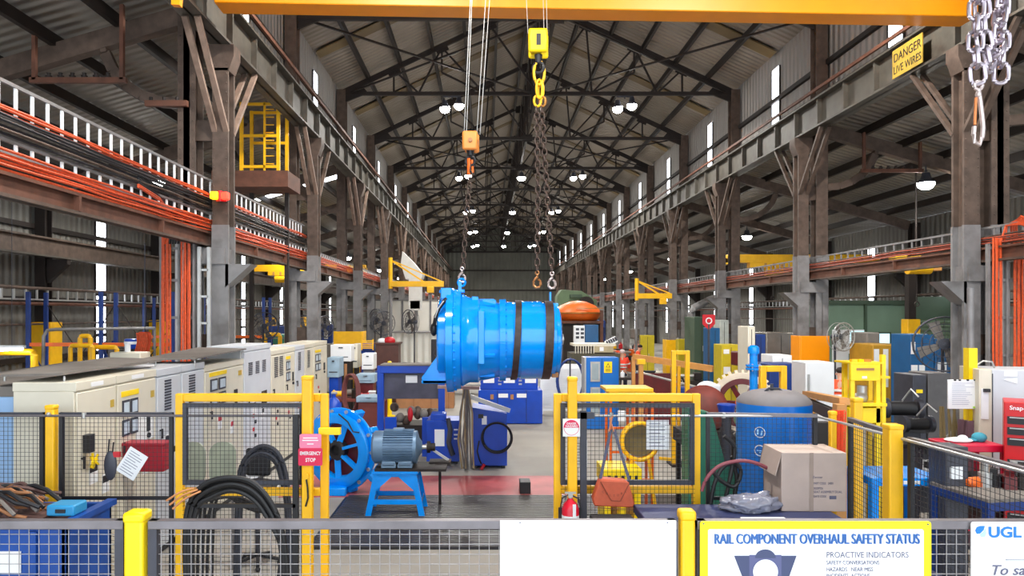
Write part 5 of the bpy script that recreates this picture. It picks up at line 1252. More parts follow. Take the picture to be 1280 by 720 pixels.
# gear ring
y = 12.8; t = thing('gear_ring', 'maroon spoked wheel with a cream toothed rim leaning behind the tank', 'wheel', (PX(928, y), y, 0)); z = PZ(504, y); r = 38 * y / F
N2 = Vector((-.35, -.93, .1)).normalized(); C2 = Vector((0, 0, z))
mb().annulus(C2, N2, r * .80, r, .16, 48).build('cream_rim', M('cream_paint', (224, 208, 186), .5, 0, .08), t, .006)
m = mb(); a_, b_, _ = basis(N2)
for k in range(32):
    a = 2 * PI * k / 32; d = a_ * math.cos(a) + b_ * math.sin(a); m.bar(C2 + d * r * .98 - N2 * .04, C2 + d * r * 1.1 - N2 * .04, .05, .05)
m.build('teeth', M('cream_paint', (0, 0, 0)), t)
mb().annulus(C2 + N2 * .02, N2, r * .62, r * .80, .12, 48).build('maroon_ring', MAROON, t, .006)
for k in range(6):
    a = 2 * PI * k / 6; d = a_ * math.cos(a) + b_ * math.sin(a); mb().bar(C2 + d * .06, C2 + d * r * .66, .09, .07).build('spoke', MAROON, t)
mb().cyl(C2 - N2 * .15, C2 + N2 * .1, .12, n=24).build('hub', ORANGEP, t)
for s in (-1, 1): mb().bar((s * .3, .2, z - .1), (s * .42, .3, 0), .08).build('stand_leg', STEELD, t)
mb().box(-.45, .45, .1, .4, z - r - .15, z - r - .02).build('cradle', STEELD, t)
y = 10.8; t = thing('brake_drum', 'rusty maroon domed drum lying on a stand left of the toothed wheel', 'drum', (PX(882, y), y, 0)); z = PZ(512, y)
mb().lathe((0, .1, z), (-.25, -.9, .3), [(-.1, .36), (.02, .36), (.08, .3), (.14, .12), (.16, .02)], 36).build('dome', M('rust_red', (112, 42, 32), .6, 0, .3, 6, dirt=.3), t)
mb().box(-.4, .4, -.2, .35, z - .5, z - .3).build('stand_top', STEELD, t)
for sx in (-1, 1):
    for sy in (-1, 1): mb().box(sx * .33 - .03, sx * .33 + .03, .08 + sy * .2 - .03, .08 + sy * .2 + .03, 0, z - .5).build('leg', STEELD, t)
t = thing('white_crate', 'white crumpled sack on the drums behind the right gate', 'sack', A(884, 484, 12.6)); mb().ell((0, 0, -.04), .2, .15, .15, 14, 9).cb(.05, -.05, -.02, .28, .2, .18, .2, .1).build('sack', WHITE, t, .03)
mb().box(-.24, .24, -.2, .2, -t.location.z, -.12).build('pedestal', MAROON, t)
t = thing('blue_cup', 'small royal blue tub on the bench left of the tank', 'tub', A(908, 511, 10.2)); mb().lathe((0, 0, -.08), (0, 0, 1), [(0, .1), (.14, .13), (.15, .12)], 20).build('tub', BLUE2, t)
mb().cyl((0, 0, -t.location.z), (0, 0, -.08), .07, n=12).build('pedestal', DKGREY, t)
# trolley with yellow ring and tray
y = 10.6; t = thing('trolley', 'orange framed trolley with a yellow tray behind the right gate', 'trolley', (PX(786, y), y, 0))
zt = PZ(491, y)
mb().prism([(-.36, -.25, zt + .06), (.28, -.25, zt + .06), (.52, -.25, zt - .02 - .08), (-.3, -.25, zt - .02)], (0, .5, 0)).build('tray', YEL, t, .01)
mb().box(-.38, .3, -.27, .27, zt + .05, zt + .09).build('tray_lip', YEL, t)
for x in (-.3, .02, .3):
    for yy in (-.2, .2): mb().bar((x, yy, 0.1), (x, yy, zt - .02), .035).build('frame_leg', ORANGEP, t)
for z in (.6, 1.0, 1.35): mb().bar((-.3, -.2, z), (.3, -.2, z), .03).build('shelf_bar', ORANGEP, t)
for x in (-.3, .3): mb().ell((x, -.2, .06), .05, .04, .06, 12, 8).build('castor', BLKM, t)
mb().box(-.2, -.1, -.26, -.2, 1.45, 1.6).build('label_sheet', PAPER, t)
y = 10.0; t = thing('yellow_ring', 'yellow steel hoop frame standing behind the mesh of the right gate', 'ring', (PX(800, y), y, 0)); z = PZ(552, y)
mb().ring((0, 0, z), (.1, -1, 0), .255, .03, 36, 10).ring((0, .1, z), (.1, -1, 0), .255, .02, 36, 8).build('hoop', YEL, t)
mb().cyl((0, .04, z), (0, .1, z), .22, n=28).build('dirty_disc', M('olive_disc', (110, 96, 60), .7), t)
for s in (-1, 1): mb().bar((s * .12, 0, z - .25), (s * .25, 0, .03), .04).build('leg', YEL, t)
mb().bar((.25, -.05, z - .22), (.45, -.05, z - .24), .04).build('handle', YEL, t)
t = thing('yellow_step', 'bright yellow plastic pallet block on the floor behind the handbag', 'pallet', (PX(775, 9.8), 9.9, 0))
z = PZ(583, 9.8)
mb().box(-.26, .26, -.3, .3, z - .22, z).build('deck', YELB, t, .01)
for x in (-.2, 0, .2): mb().box(x - .04, x + .04, -.3, .3, 0, z - .22).build('runner', YELB, t)
for k in range(5): mb().box(-.2 + k * .09, -.16 + k * .09, -.305, -.3, z - .15, z - .08).build('slot', BLKM, t)
# stands with maroon shutter and railing posts
t = thing('maroon_screen', 'maroon slatted screen in an orange frame right of the blue cupboard', 'screen', (PX(815, 17.5), 17.5, 0))
mb().box(-.4, .45, 0, .05, .3, 1.55).build('screen', MAROON, t)
for x in (-.45, .5): mb().box(x - .04, x + .04, -.03, .08, 0, 1.95 if x < 0 else 1.7).build('frame_post', WOODO, t)
mb().bar((-.45, .02, 1.95), (1.1, -1.2, 1.75), .1, .14).build('top_beam', WOODO, t)
mb().cyl((-.4, -.1, 1.6), (.9, -1.4, 1.3), .025, n=8).build('hand_rail', GALV, t)
t = thing('slim_post', 'slim mustard post with a square cap right of the blue cupboard', 'post', (PX(801, 16.5), 16.5, 0))
mb().box(-.05, .05, -.05, .05, 0, PZ(455, 16.5)).build('shaft', WOODO, t); mb().box(-.09, .09, -.07, .07, PZ(455, 16.5), PZ(449, 16.5)).build('cap', YEL, t)
# white refrigerator-like cabinet
y = 12.9; t = thing('white_cabinet', 'white two door upright cabinet in front of the bright yellow column guard', 'cabinet', (PX(1025, y), y + .3, 0))
hw = 18 * y / F; zt = PZ(453, y)
mb().box(-hw, hw, -.3, .3, .03, zt).build('body', WHITE, t, .012); mb().box(-hw + .01, hw - .01, -.31, -.3, zt * .68, zt * .68 + .012).build('door_gap', DKGREY, t)
mb().box(-hw + .03, -hw + .06, -.34, -.31, zt * .4, zt * .62).build('handle', GALV, t); mb().box(-hw + .03, -hw + .06, -.34, -.31, zt * .74, zt * .9).build('handle', GALV, t)
# yellow press
y = 8.9; t = thing('hydraulic_press', 'bright yellow four post shop press with a grey cylinder at the right', 'press', (PX(1085, y), y + .2, 0)); s_ = y / F
def px_(p): return PX(p, y) - t.location.x
zt = PZ(455, y)
for p in (1066, 1098):
    mb().box(px_(p) - .025, px_(p) + .025, -.2, -.14, 0, zt).build('post', YELB, t); mb().box(px_(p) + .06, px_(p) + .11, .14, .2, 0, zt).build('post', YELB, t)
mb().box(px_(1063), px_(1100), -.21, -.17, PZ(476, y), zt).build('top_beam', YELB, t, .006); mb().box(px_(1063), px_(1106), -.21, .21, zt, zt + .02).build('top_plate', YELB, t)
mb().box(px_(1070), px_(1092), -.215, -.21, PZ(463, y), PZ(460, y)).build('plate_mark', BROWNB, t); mb().box(px_(1077), px_(1083), -.216, -.21, PZ(473, y), PZ(470, y)).build('round_badge', PAPER, t)
mb().box(px_(1062), px_(1108), -.22, .22, PZ(508, y), PZ(504, y)).build('table', YELB, t, .005); mb().box(px_(1062), px_(1102), -.2, .2, PZ(529, y), PZ(510, y)).build('lower_beam', YELB, t, .006)
mb().box(px_(1108), px_(1113), -.1, -.04, .3, PZ(444, y)).build('side_mast', YELB, t); mb().box(px_(1104), px_(1117), -.12, .0, PZ(474, y), PZ(471, y)).build('mast_arm', YELB, t)
mb().cyl((px_(1088), 0, PZ(504, y)), (px_(1088), 0, PZ(484, y)), .06, n=18).build('ram', GALV, t); mb().ell((px_(1083), -.05, PZ(499, y)), .09, .08, .07, 16, 10).build('steel_bowl', GALV, t)
for k, p in enumerate((1072, 1080, 1090)): mb().cb(px_(p), -.1, zt + .035, .07, .06, .035, .3 * k).build('part_on_top', (YEL, YELB, WOODO)[k], t)
# blue steel stools/benches seen through the side fence
def bframe(label, x, y, w, d, h, rz=0, top=None, tag_=True):
    t = thing('work_table', label, 'table', (x, y, 0), rz, 'blue steel work tables')
    for sx in (-1, 1):
        for sy in (-1, 1): mb().box(sx * (w / 2 - .04) - .035, sx * (w / 2 - .04) + .035, sy * (d / 2 - .04) - .035, sy * (d / 2 - .04) + .035, 0, h - .08).build('leg', BLUE if tag_ else BLUED, t)
    mb().box(-w / 2, w / 2, -d / 2, d / 2, h - .08, h).build('top_frame', BLUE if tag_ else BLUED, t, .005)
    mb().box(-w / 2 + .04, w / 2 - .04, -d / 2 + .02, -d / 2 + .06, .25, .31).build('lower_rail', BLUED, t)
    if top: mb().box(-w / 2, w / 2, -d / 2, d / 2, h, h + .03).build('top_sheet', top, t)
    if tag_: mb().box(-.05, .12, -d / 2 - .004, -d / 2, h - .06, h - .025).build('white_label', PAPER, t)
    return t
bframe('sky blue steel table with a white label seen through the side fence', 4.28, 7.6, .75, .6, 1.33)
bframe('sky blue small table behind the corner post of the side fence', 3.95, 8.6, .6, .6, 1.1)
bframe('dark blue work table loaded with parts at the right edge', 5.1, 6.9, 1.3, .7, 1.3, R(8), GREYTOP, False)
for k in range(12):
    rr = random.Random(k + 9); x, yy = 4.65 + rr.random() * .95, 6.7 + rr.random() * .4; m = mb()
    if k % 3 == 0: m.cyl((0, 0, 0), (0, 0, .1 + rr.random() * .1), .06, n=14).cyl((0, 0, .1), (0, 0, .24), .03, n=10)
    elif k % 3 == 1: m.cb(0, 0, .06, .16, .1, .12, rr.random() * 3).cb(.02, 0, .14, .08, .06, .06, rr.random())
    else: m.lathe((0, 0, .04), (1, .3, 0), [(-.12, .03), (-.08, .05), (.05, .05), (.1, .03)], 12).cb(0, 0, .02, .1, .1, .04)
    nm = ('steel_sleeve', 'gear_casting', 'shaft_part')[k % 3]
    o = m.build(nm, (STEELD, MAROON, BLUED, GALV, BLKM, ORANGEP)[k % 6], loc=(x, yy, 1.33)); tag(o, ('dark steel sleeve', 'small box shaped casting', 'short machined shaft')[k % 3] + ' lying on the dark blue work table, %s in from its end' % ORD[k], 'machine part', 'parts on the dark blue table')
t = thing('steel_channel', 'grey curved pressed steel beam leaning low behind the side fence', 'beam', (3.9, 5.0, 0))
mb().tube([(-.3, 1.0, .55), (.1, .6, .75), (.5, .2, .8), (1.0, -.2, .6), (1.6, -.5, .35)], .06, 8).build('beam', GREYTOP, t); mb().box(.9, 1.0, -.3, -.1, 0, .55).build('prop', STEELD, t); mb().box(-.3, -.2, .9, 1.0, 0, .5).build('prop', STEELD, t)
# dark parts bin with paper seen at (1190,570)
t = thing('tool_cart', 'dark grey tall narrow tool cart behind the side fence', 'cart', (PX(1192, 7.0), 7.1, 0))
mb().box(-.1, .12, -.14, .14, .1, PZ(558, 7.0)).build('body', DKGREY, t, .01); mb().box(-.06, .06, -.145, -.14, 1.4, 1.52).build('label_sheet', PAPER, t)
for x in (-.07, .09): mb().ell((x, -.1, .05), .05, .03, .05, 10, 6).build('castor', BLKM, t)
# red trolley with teal cloth
y = 8.5; t = thing('red_trolley', 'crimson tool trolley with white cloths on its top', 'trolley', (PX(1208, y), y, 0)); zt = PZ(552, y)
mb().box(-.3, .3, -.25, .25, zt - .08, zt).build('top_tray', M('crimson', (196, 16, 56), .4, 0, .08), t, .01)
for sx in (-1, 1):
    for sy in (-1, 1): mb().box(sx * .27 - .02, sx * .27 + .02, sy * .22 - .02, sy * .22 + .02, 0, zt - .08).build('leg', M('crimson', (0, 0, 0)), t)
mb().box(-.27, .27, -.22, .22, .5, .55).build('shelf', M('crimson', (0, 0, 0)), t); mb().box(.0, .27, -.24, .2, .56, 1.1).build('black_crate', BLKM, t)
t = thing('white_cloth', 'crumpled white cloth on the crimson trolley', 'cloth', (PX(1198, y), y, zt)); mb().ell((0, 0, .02), .16, .12, .03, 14, 6).ell((.05, 0, .04), .06, .05, .04, 10, 6).build('cloth', WHITE, t)
t = thing('teal_cloth', 'small teal cloth and white rag on the crimson trolley', 'cloth', (PX(1224, y), y, zt)); mb().ell((0, 0, .05), .08, .08, .06, 14, 8).ell((-.1, 0, .02), .08, .06, .02, 10, 6).build('cloth', M('teal_cloth', (60, 150, 170), .8), t)
# big beige cabinet and red tool chest
y = 9.0; t = thing('tall_cabinet', 'large beige and pale grey cabinet at the right edge', 'cabinet', (PX(1240, y), y, 0), R(-16)); zt = PZ(462, y)
mb().box(0, .9, 0, .7, .04, zt).build('body', CABW, t, .01); mb().box(-.14, 0, .0, .7, .04, zt).build('side_panel', OFFW, t, .006); mb().box(.0, .01, -.006, 0, .1, zt - .05).build('door_gap', DKGREY, t)
mb().box(.13, .27, -.006, 0, zt - .08, zt - .02).build('label_sheet', WHITE, t); mb().prism([(.12, -.006, zt - .12), (.27, -.006, zt - .1), (.27, -.006, zt - .17)], (0, .005, 0)).build('arrow_label', WHITE, t)
mb().box(-.12, -.04, -.012, -.0, zt - .62, zt - .24).build('hanging_paper', PAPER, t); mb().box(-.1, -.03, -.05, -.0, zt - .28, zt - .24).build('handle', BLKM, t)
mb().tube([(-.12, .3, zt), (0.0, .28, zt + .09), (.1, .28, zt + .08), (.13, .3, zt)], .012, 6).build('conduit', GALV, t)
y = 8.1; t = thing('tool_chest', 'red roller tool chest with black drawers at the right edge', 'tool chest', (PX(1255, y), y, 0), R(-34)); zt = PZ(502, y)
RC = M('tool_red', (196, 24, 30), .35, 0, .05)
mb().box(0, .7, 0, .5, .14, zt).build('body', RC, t, .01)
for k in range(9):
    z = zt - .16 - k * .12 - (.12 if k > 2 else 0); d = mb().box(.03, .68, -.012, 0, z - .085, z).build('drawer', BLKM, t); mb().box(.05, .66, -.022, -.012, z - .018, z - .006).build('drawer_rail', GALV, d)
text('Snap-on', .065, (.05, -.004, zt - .085), (PI / 2, 0, 0), WHITE, t, depth=.001, off=.0008)
for x in (.06, .64): mb().cyl((x - .02, .1, .07), (x + .02, .1, .07), .07, n=14).build('castor', BLKM, t)
# yellow post with pink foot and whiteboard
y = 9.3; t = thing('pillar_post', 'yellow painted post carrying the white notice board at the right', 'post', (PX(1213, y), y, 0))
mb().box(-.055, .055, -.055, .055, PZ(525, y), PZ(435, y)).build('yellow_shaft', YELB, t); mb().box(-.1, .1, -.1, .1, 0, PZ(525, y)).build('lower_casing', M('plum_casing', (110, 80, 92), .6), t); mb().cyl((.0, 0, PZ(435, y)), (0, 0, PZ(360, y)), .04, n=12).build('grey_mast', STEELG, t)
mb().box(-.15, .17, -.15, .15, 0, .04).build('base_plate', DKGREY, t)
w = thing('whiteboard', 'white notice board covered in handwriting at the right', 'board', A(1203.5, 493, 9.18)); q = 9.18 / F
mb().box(-19 * q, 18.5 * q, -.01, .01, -18 * q, 18.5 * q).build('board', PAPER, w, .003)
m = mb()
for k in range(12): 
    rr = random.Random(k); m.box(-14 * q, (-14 + rr.uniform(14, 28)) * q, -.0125, -.0105, (14 - k * 2.4) * q, (14.35 - k * 2.4) * q)
m.build('handwriting', M('blue_grey_ink', (130, 140, 170), .6), w, kind='stuff')
mb().box(12 * q, 18 * q, -.013, -.0105, -17 * q, -15 * q).build('green_mark', M('lime', (160, 210, 60), .6), w); 
for x in (-12, -6, 4, 13): mb().box(x * q, (x + 3) * q, -.014, -.0, 17 * q, 18.8 * q).build('clip', BLKM, w)
# pedestal machines and grinders in front of the blue cabinets
def grinder(label, px, y, h, s=1, rz=0):
    t = thing('bench_grinder', label, 'machine', (PX(px, y), y, 0), rz, 'dark machines by the right columns')
    mb().box(-.22 * s, .22 * s, -.2 * s, .2 * s, 0, h * .6).build('pedestal', DKGREY, t, .01); mb().box(-.32 * s, .32 * s, -.25 * s, .25 * s, h * .6, h * .66).build('tray', BLKM, t)
    mb().cyl((-.2 * s, 0, h * .82), (.2 * s, 0, h * .82), .12 * s, n=18).build('motor', BLKM, t)
    for sx in (-1, 1): mb().cyl((sx * .22 * s, 0, h * .82), (sx * .3 * s, 0, h * .82), .17 * s, n=24).build('wheel_guard', DKGREY, t)
    mb().tube([(0, 0, h * .9), (.1, -.1, h * 1.02), (.18, -.2, h * .95)], .015, 6).build('lamp_arm', GALV, t); mb().box(-.12, .1, -.206 * s, -.2 * s, h * .3, h * .5).build('label_sheet', PAPER, t)
    return t
grinder('dark pedestal grinder right of the yellow press', 1146, 11.0, 1.6, .75); grinder('second dark pedestal grinder in front of the notice board post', 1180, 10.0, 1.4, .6, R(10)); grinder('dark pedestal grinder further back beside the right columns', 1128, 12.2, 1.7, 1, R(-12))
t = thing('mesh_cabinet', 'dark mesh fronted cabinet with a yellow tag behind the press', 'cabinet', (PX(1137, 13), 13, 0)); mb().box(-.12, .12, -.3, .3, 0, PZ(467, 13)).build('side_door', DKGREY, t, .01); mb().box(.15, .55, -.3, .3, 0, PZ(465, 13)).build('body', M('smoky_panel', (86, 84, 86), .4), t, .01); mb().box(-.06, .05, -.31, -.3, 1.6, 1.66).build('yellow_tag', YELB, t)
t = thing('waste_bin', 'dark grey wheelie bin between the press and the grinders', 'bin', (PX(1120, 9.9), 9.9, 0)); mb().prism([(-.2, -.2, .05), (.2, -.2, .05), (.24, -.24, 1.2), (-.24, -.24, 1.2)], (0, .45, 0)).build('body', DKGREY, t, .015); mb().box(-.26, .26, -.28, .26, 1.2, 1.26).build('lid', BLKM, t, .01)
t = thing('cable_tangle', 'ochre hanging tangle of cords beside the notice board post', 'cables', (PX(1192, 9.6), 9.7, 0))
for k in range(10):
    rr = random.Random(k + 77); x = rr.uniform(-.16, .14); mb().tube([(x, 0, 1.75), (x + rr.uniform(-.08, .08), -.05, 1.2), (x + rr.uniform(-.1, .1), -.02, .7), (x * 1.2, 0, .05)], .014, 6).build('cord', M('ochre_cord', (120, 104, 70), .7), t)
# blue tall cabinets with papers
def bigcab(label, px0, px1, pt, y, mat, d=.8, h0=0, papers=(), name='machine_cabinet', grp=None):
    x0, x1, zt = PX(px0, y), PX(px1, y), PZ(pt, y); t = thing(name, label, 'cabinet', ((x0 + x1) / 2, y + d / 2, 0), 0, grp); w = (x1 - x0) / 2
    mb().box(-w, w, -d / 2, d / 2, .05, zt).build('body', mat, t, .015); mb().box(-w + .02, w - .02, -d / 2 + .02, d / 2 - .02, 0, .05).build('plinth', BLKM, t)
    mb().box(-.008, .008, -d / 2 - .004, -d / 2, .1, zt - .08).build('door_gap', BLKM, t); mb().box(.04, .07, -d / 2 - .03, -d / 2, zt * .5, zt * .58).build('handle', GALV, t)
    for a, b, c, e_ in papers: mb().box(-w + a * 2 * w, -w + b * 2 * w, -d / 2 - .006, -d / 2, c * zt, e_ * zt).build('label_sheet', PAPER, t)
    return t
BP = M('petrol_blue', (10, 84, 136), .4, 0, .1, 3, dirt=.1)
bigcab('petrol blue machine cabinet with white papers at the right', 1138, 1168, 418, 16.6, BP, papers=((.02, .2, .82, .93), (.03, .3, .62, .72), (.36, .6, .62, .72)))
bigcab('petrol blue machine cabinet with a small control screen', 1169, 1197, 424, 16.6, BP, papers=((.1, .5, .68, .78),))
bigcab('ochre plywood booth with long paper sheets pinned up', 1091, 1137, 431, 18.6, M('ochre_board', (184, 138, 34), .6, 0, .08), papers=((.03, .17, .6, .95), (.28, .42, .5, .95), (.5, .66, .42, .93)), d=1.2)
bigcab('narrow blue locker by the right columns behind the pipe', 945, 957, 418, 20, BLUED)
bigcab('white switch cabinet with black and yellow marks beside the blue locker', 935, 944, 408, 19.6, OFFW, papers=())
bigcab('stainless steel fume booth with bright reflections', 958, 995, 416, 23.5, M('stainless', (150, 146, 140), .25, .7, .1), d=1.5)
bigcab('white crate box standing on the blue bench behind the pipe', 966, 990, 444, 18.5, WHITE)
bigcab('dark blue bench unit below the stainless booth', 962, 1000, 455, 17.6, BLUED)
bigcab('blue locker left of the dull yellow guards', 888, 900, 410, 24, BP)
bigcab('white control cabinet by the right column behind the locker', 900, 911, 400, 27, M('pale_grey', (170, 176, 170), .5))
bigcab('yellow machine guard box by the third right column', 902, 926, 431, 22.5, M('dull_yellow', (196, 176, 30), .5, 0, .08), papers=((.1, .4, .86, .93), (.1, .45, .55, .66)))
bigcab('green painted milling machine body by the right columns', 868, 886, 396, 30, GREEND, d=1.5)
bigcab('yellow guard plate beside the standing worker', 801, 818, 419, 33, M('dull_yellow', (0, 0, 0)), d=.3)
bigcab('small orange and yellow cabinet at the foot of a far right column', 848, 866, 424, 34, M('dull_yellow', (0, 0, 0)), d=.5)
# red shield sign
t = thing('shield_sign', 'small red shield shaped sign on the green machine', 'sign', A(886, 403, 23)); mb().prism([(-.2, 0, .25), (.2, 0, .25), (.2, 0, -.05), (0, 0, -.25), (-.2, 0, -.05)], (0, .02, 0)).build('plate', RED, t); mb().ring((0, -.01, .05), (0, 1, 0), .09, .02, 16, 6).build('white_mark', WHITE, t); mb().bar((0, .02, 0), (0, .02, -2.7), .05).build('post', DKGREY, t)
# green site office and roller shutter
y = 27.5; x0, x1 = PX(1036, y), PX(1136, y); zt = 3.35
t = thing('site_office', 'pale green painted office with lit windows in the right aisle', 'building', (x0, y, 0))
mb().box(0, x1 - x0, 0, 3.0, 0, zt).build('wall', GREENW, t); mb().box(-.1, x1 - x0 + .1, -.1, 3.1, zt, zt + .15).build('roof', GREEND, t)
for p0, p1, q0, q1 in ((1062, 1079, 414, 440), (1084, 1097, 417, 430), (1098, 1111, 417, 430)):
    f = mb().box(PX(p0, y) - x0 - .06, PX(p1, y) - x0 + .06, -.05, 0, PZ(q1, y) - .06, PZ(q0, y) + .06).build('window', GREEND if p0 > 1064 else WHITE, t)
    mb().box(PX(p0, y) - x0, PX(p1, y) - x0, -.06, -.05, PZ(q1, y), PZ(q0, y)).build('pane', M('lit_window', (176, 220, 236), emit=.8), f)
mb().box(PX(1040, y) - x0, PX(1060, y) - x0, -.05, 0, .1, PZ(412, y)).build('white_door', WHITE, t)
mb().box(PX(1079.5, y) - x0, PX(1082, y) - x0, -.12, 0, 0, zt).build('pillar', GREEND, t); mb().box(0, x1 - x0, -.02, 0, 0, 1.1).build('dado', M('ochre_board', (0, 0, 0)), t)
t = thing('column_guard', 'tall bright yellow column casing between green office and blue cabinets', 'column guard', (PX(1138, 24), 24.0, 0), 0, 'yellow column guards'); mb().box(-.2, .22, -.2, .2, 0, PZ(399, 24)).build('casing', YEL, t, .02); mb().box(-.12, .12, -.12, .12, PZ(399, 24), 4.6).build('post', STEELD, t)
SH = M('shutter_green', (84, 104, 80), .55, 0, .08, 2, corr=('Z', .14), dirt=.2)
struct('door_1', box(PX(1142, 25.5), PX(1200, 25.5) + .6, 25.5, 25.6, 0, PZ(399, 25.5)), SH)
struct('door_2', box(WR - .12, WR - .05, 15.0, 20.5, 0, 3.25), SH)
struct('wall_partition', box(PX(1142, 25.6), WR - .2, 25.62, 25.7, PZ(399, 25.5), 3.6), GREEND)

# ================================================================ fans
def fan(label, px, py, y, r, rz=0, cage=DKGREY, grp='large pedestal fans', stand=True, tilt=0):
    c = A(px, py, y); t = thing('pedestal_fan', label, 'fan', (c.x, c.y, 0), rz, grp); z = c.z
    for k in range(4): mb().ring((0, -.1 if k < 3 else .1, z), (0, 1, 0), r * (1 - .26 * (k % 3)), .009 if k else .018, 28, 6).build('cage_ring', cage, t)
    m = mb()
    for k in range(20): a = 2 * PI * k / 20; m.bar((0, -.12, z), (r * math.cos(a), -.1, z + r * math.sin(a)), .006).bar((r * math.cos(a), -.1, z + r * math.sin(a)), (r * .5 * math.cos(a), .12, z + r * .5 * math.sin(a)), .006)
    m.build('cage_wires', cage, t)
    for k in range(4):
        a = 2 * PI * k / 4 + .4; d = Vector((math.cos(a), 0, math.sin(a))); e1 = Vector((-math.sin(a), 0, math.cos(a)))
        p = Vector((0, 0, z)); mb().prism([p + d * r * .15 - e1 * r * .08, p + d * r * .85 - e1 * r * .2, p + d * r * .9 + e1 * r * .22, p + d * r * .2 + e1 * r * .12], (0, .02, 0)).build('blade', GREYTOP, t)
    mb().cyl((0, -.06, z), (0, .28, z), r * .2, n=18).build('motor', DKGREY, t)
    if stand: mb().cyl((0, .2, .05), (0, .2, z), .03, n=10).build('pole', DKGREY, t); mb().cyl((0, .2, 0), (0, .2, .05), .35, n=24).build('base', BLKM, t)
    return t
fan('grey pedestal fan in front of the green office', 1051, 421, 19.5, .38, R(20), GALV)
fan('big dark drum fan in front of the petrol blue cabinets', 1180, 430, 14.6, .55, R(-25))
fan('dark drum fan behind the cabinet row, nearest the left columns', 330, 408, 21.8, .42, R(25))
fan('dark drum fan above the far end of the cabinet row', 381, 411, 22.5, .42, R(-5))
fan('dark fan beside the third left column', 405, 408, 27.0, .4, R(55))
fan('grey pedestal fan on the white corrugated enclosure', 513, 402, 30, .5, R(-50), DKGREY)
fan('dark fan in front of the white container wall', 479, 404, 33, .55, R(35))
fan('dark fan right of the second left column, half turned', 472, 400, 35.5, .55, R(-40))
# ================================================================ left aisle and middle distance
# yellow pipe guard rails at the far left
def pipeguard(label, px0, px1, pt, y, r=.06, grp='yellow pipe guards', mat=YEL):
    x0, x1, z = PX(px0, y), PX(px1, y), PZ(pt, y); t = thing('pipe_guard', label, 'guard rail', (x0, y, 0), 0, grp)
    w = x1 - x0; mb().tube([(0, 0, 0), (0, 0, z - r), (.03, 0, z - .01), (r, 0, z), (w - r, 0, z), (w - .03, 0, z - .01), (w, 0, z - r), (w, 0, 0)], r, 10).build('hoop', mat, t)
    for x in (0, w): mb().box(x - .12, x + .12, -.12, .12, 0, .02).build('foot_plate', mat, t)
    return t
pipeguard('yellow pipe hoop guard left of the orange bundle', 88, 116, 432, 16.5, .05)
pipeguard('taller yellow pipe hoop guard behind the first hoop', 100, 113, 420, 17.2, .055)
pipeguard('long low yellow pipe guard running right of the hoops', 114, 146, 434, 17.6)
pipeguard('dull yellow pipe guard at the far left edge', -14, 43, 440, 14.2, .07)
pipeguard('yellow pipe guard hoop behind the cabinet row', 330, 350, 418, 24, .07)
t = thing('handrail', 'pale grey bent pipe handrail at the left in front of the blue racks', 'rail', (PX(51, 14.8), 14.8, 0))
mb().tube([(0, 0, 0), (.06, 0, PZ(420, 14.8)), (.1, .05, PZ(413, 14.8)), (.2, .2, PZ(412, 14.8)), (1.6, 1.6, PZ(412, 15))], .035, 8).tube([(1.6, 1.6, 0), (1.6, 1.6, PZ(412, 15))], .03, 8).build('pipe', STEELG, t)
# blue pallet racks near the left wall
def rack(label, x, y, n, h, dx=2.5, mat=BLUED):
    t = thing('pallet_rack', label, 'rack', (x, y, 0), 0, 'blue pallet racks')
    for i in range(n + 1):
        for yy in (0, .8): mb().box(i * dx - .05, i * dx + .05, yy - .04, yy + .04, 0, h).build('upright', mat, t)
        mb().bar((i * dx, 0, .3), (i * dx, .8, 1.2), .03).bar((i * dx, .8, 1.2), (i * dx, 0, 2.2), .03).build('lacing', mat, t)
    for i in range(n):
        for z in (1.0, 2.1): mb().box(i * dx, (i + 1) * dx, -.03, .03, z, z + .1).build('beam', ORANGEP if z > 2 else mat, t)
        mb().bar((i * dx, .8, .3), ((i + 1) * dx, .8, h - .3), .02).bar((i * dx, .8, h - .3), ((i + 1) * dx, .8, .3), .02).build('cross_brace', STEELD, t)
    return t
rk = rack('blue pallet rack by the left wall, nearest', -12.6, 19.8, 2, 3.6, 2.0); rack('blue pallet rack by the left wall, second one back', -12.6, 26.5, 2, 3.6, 2.2)
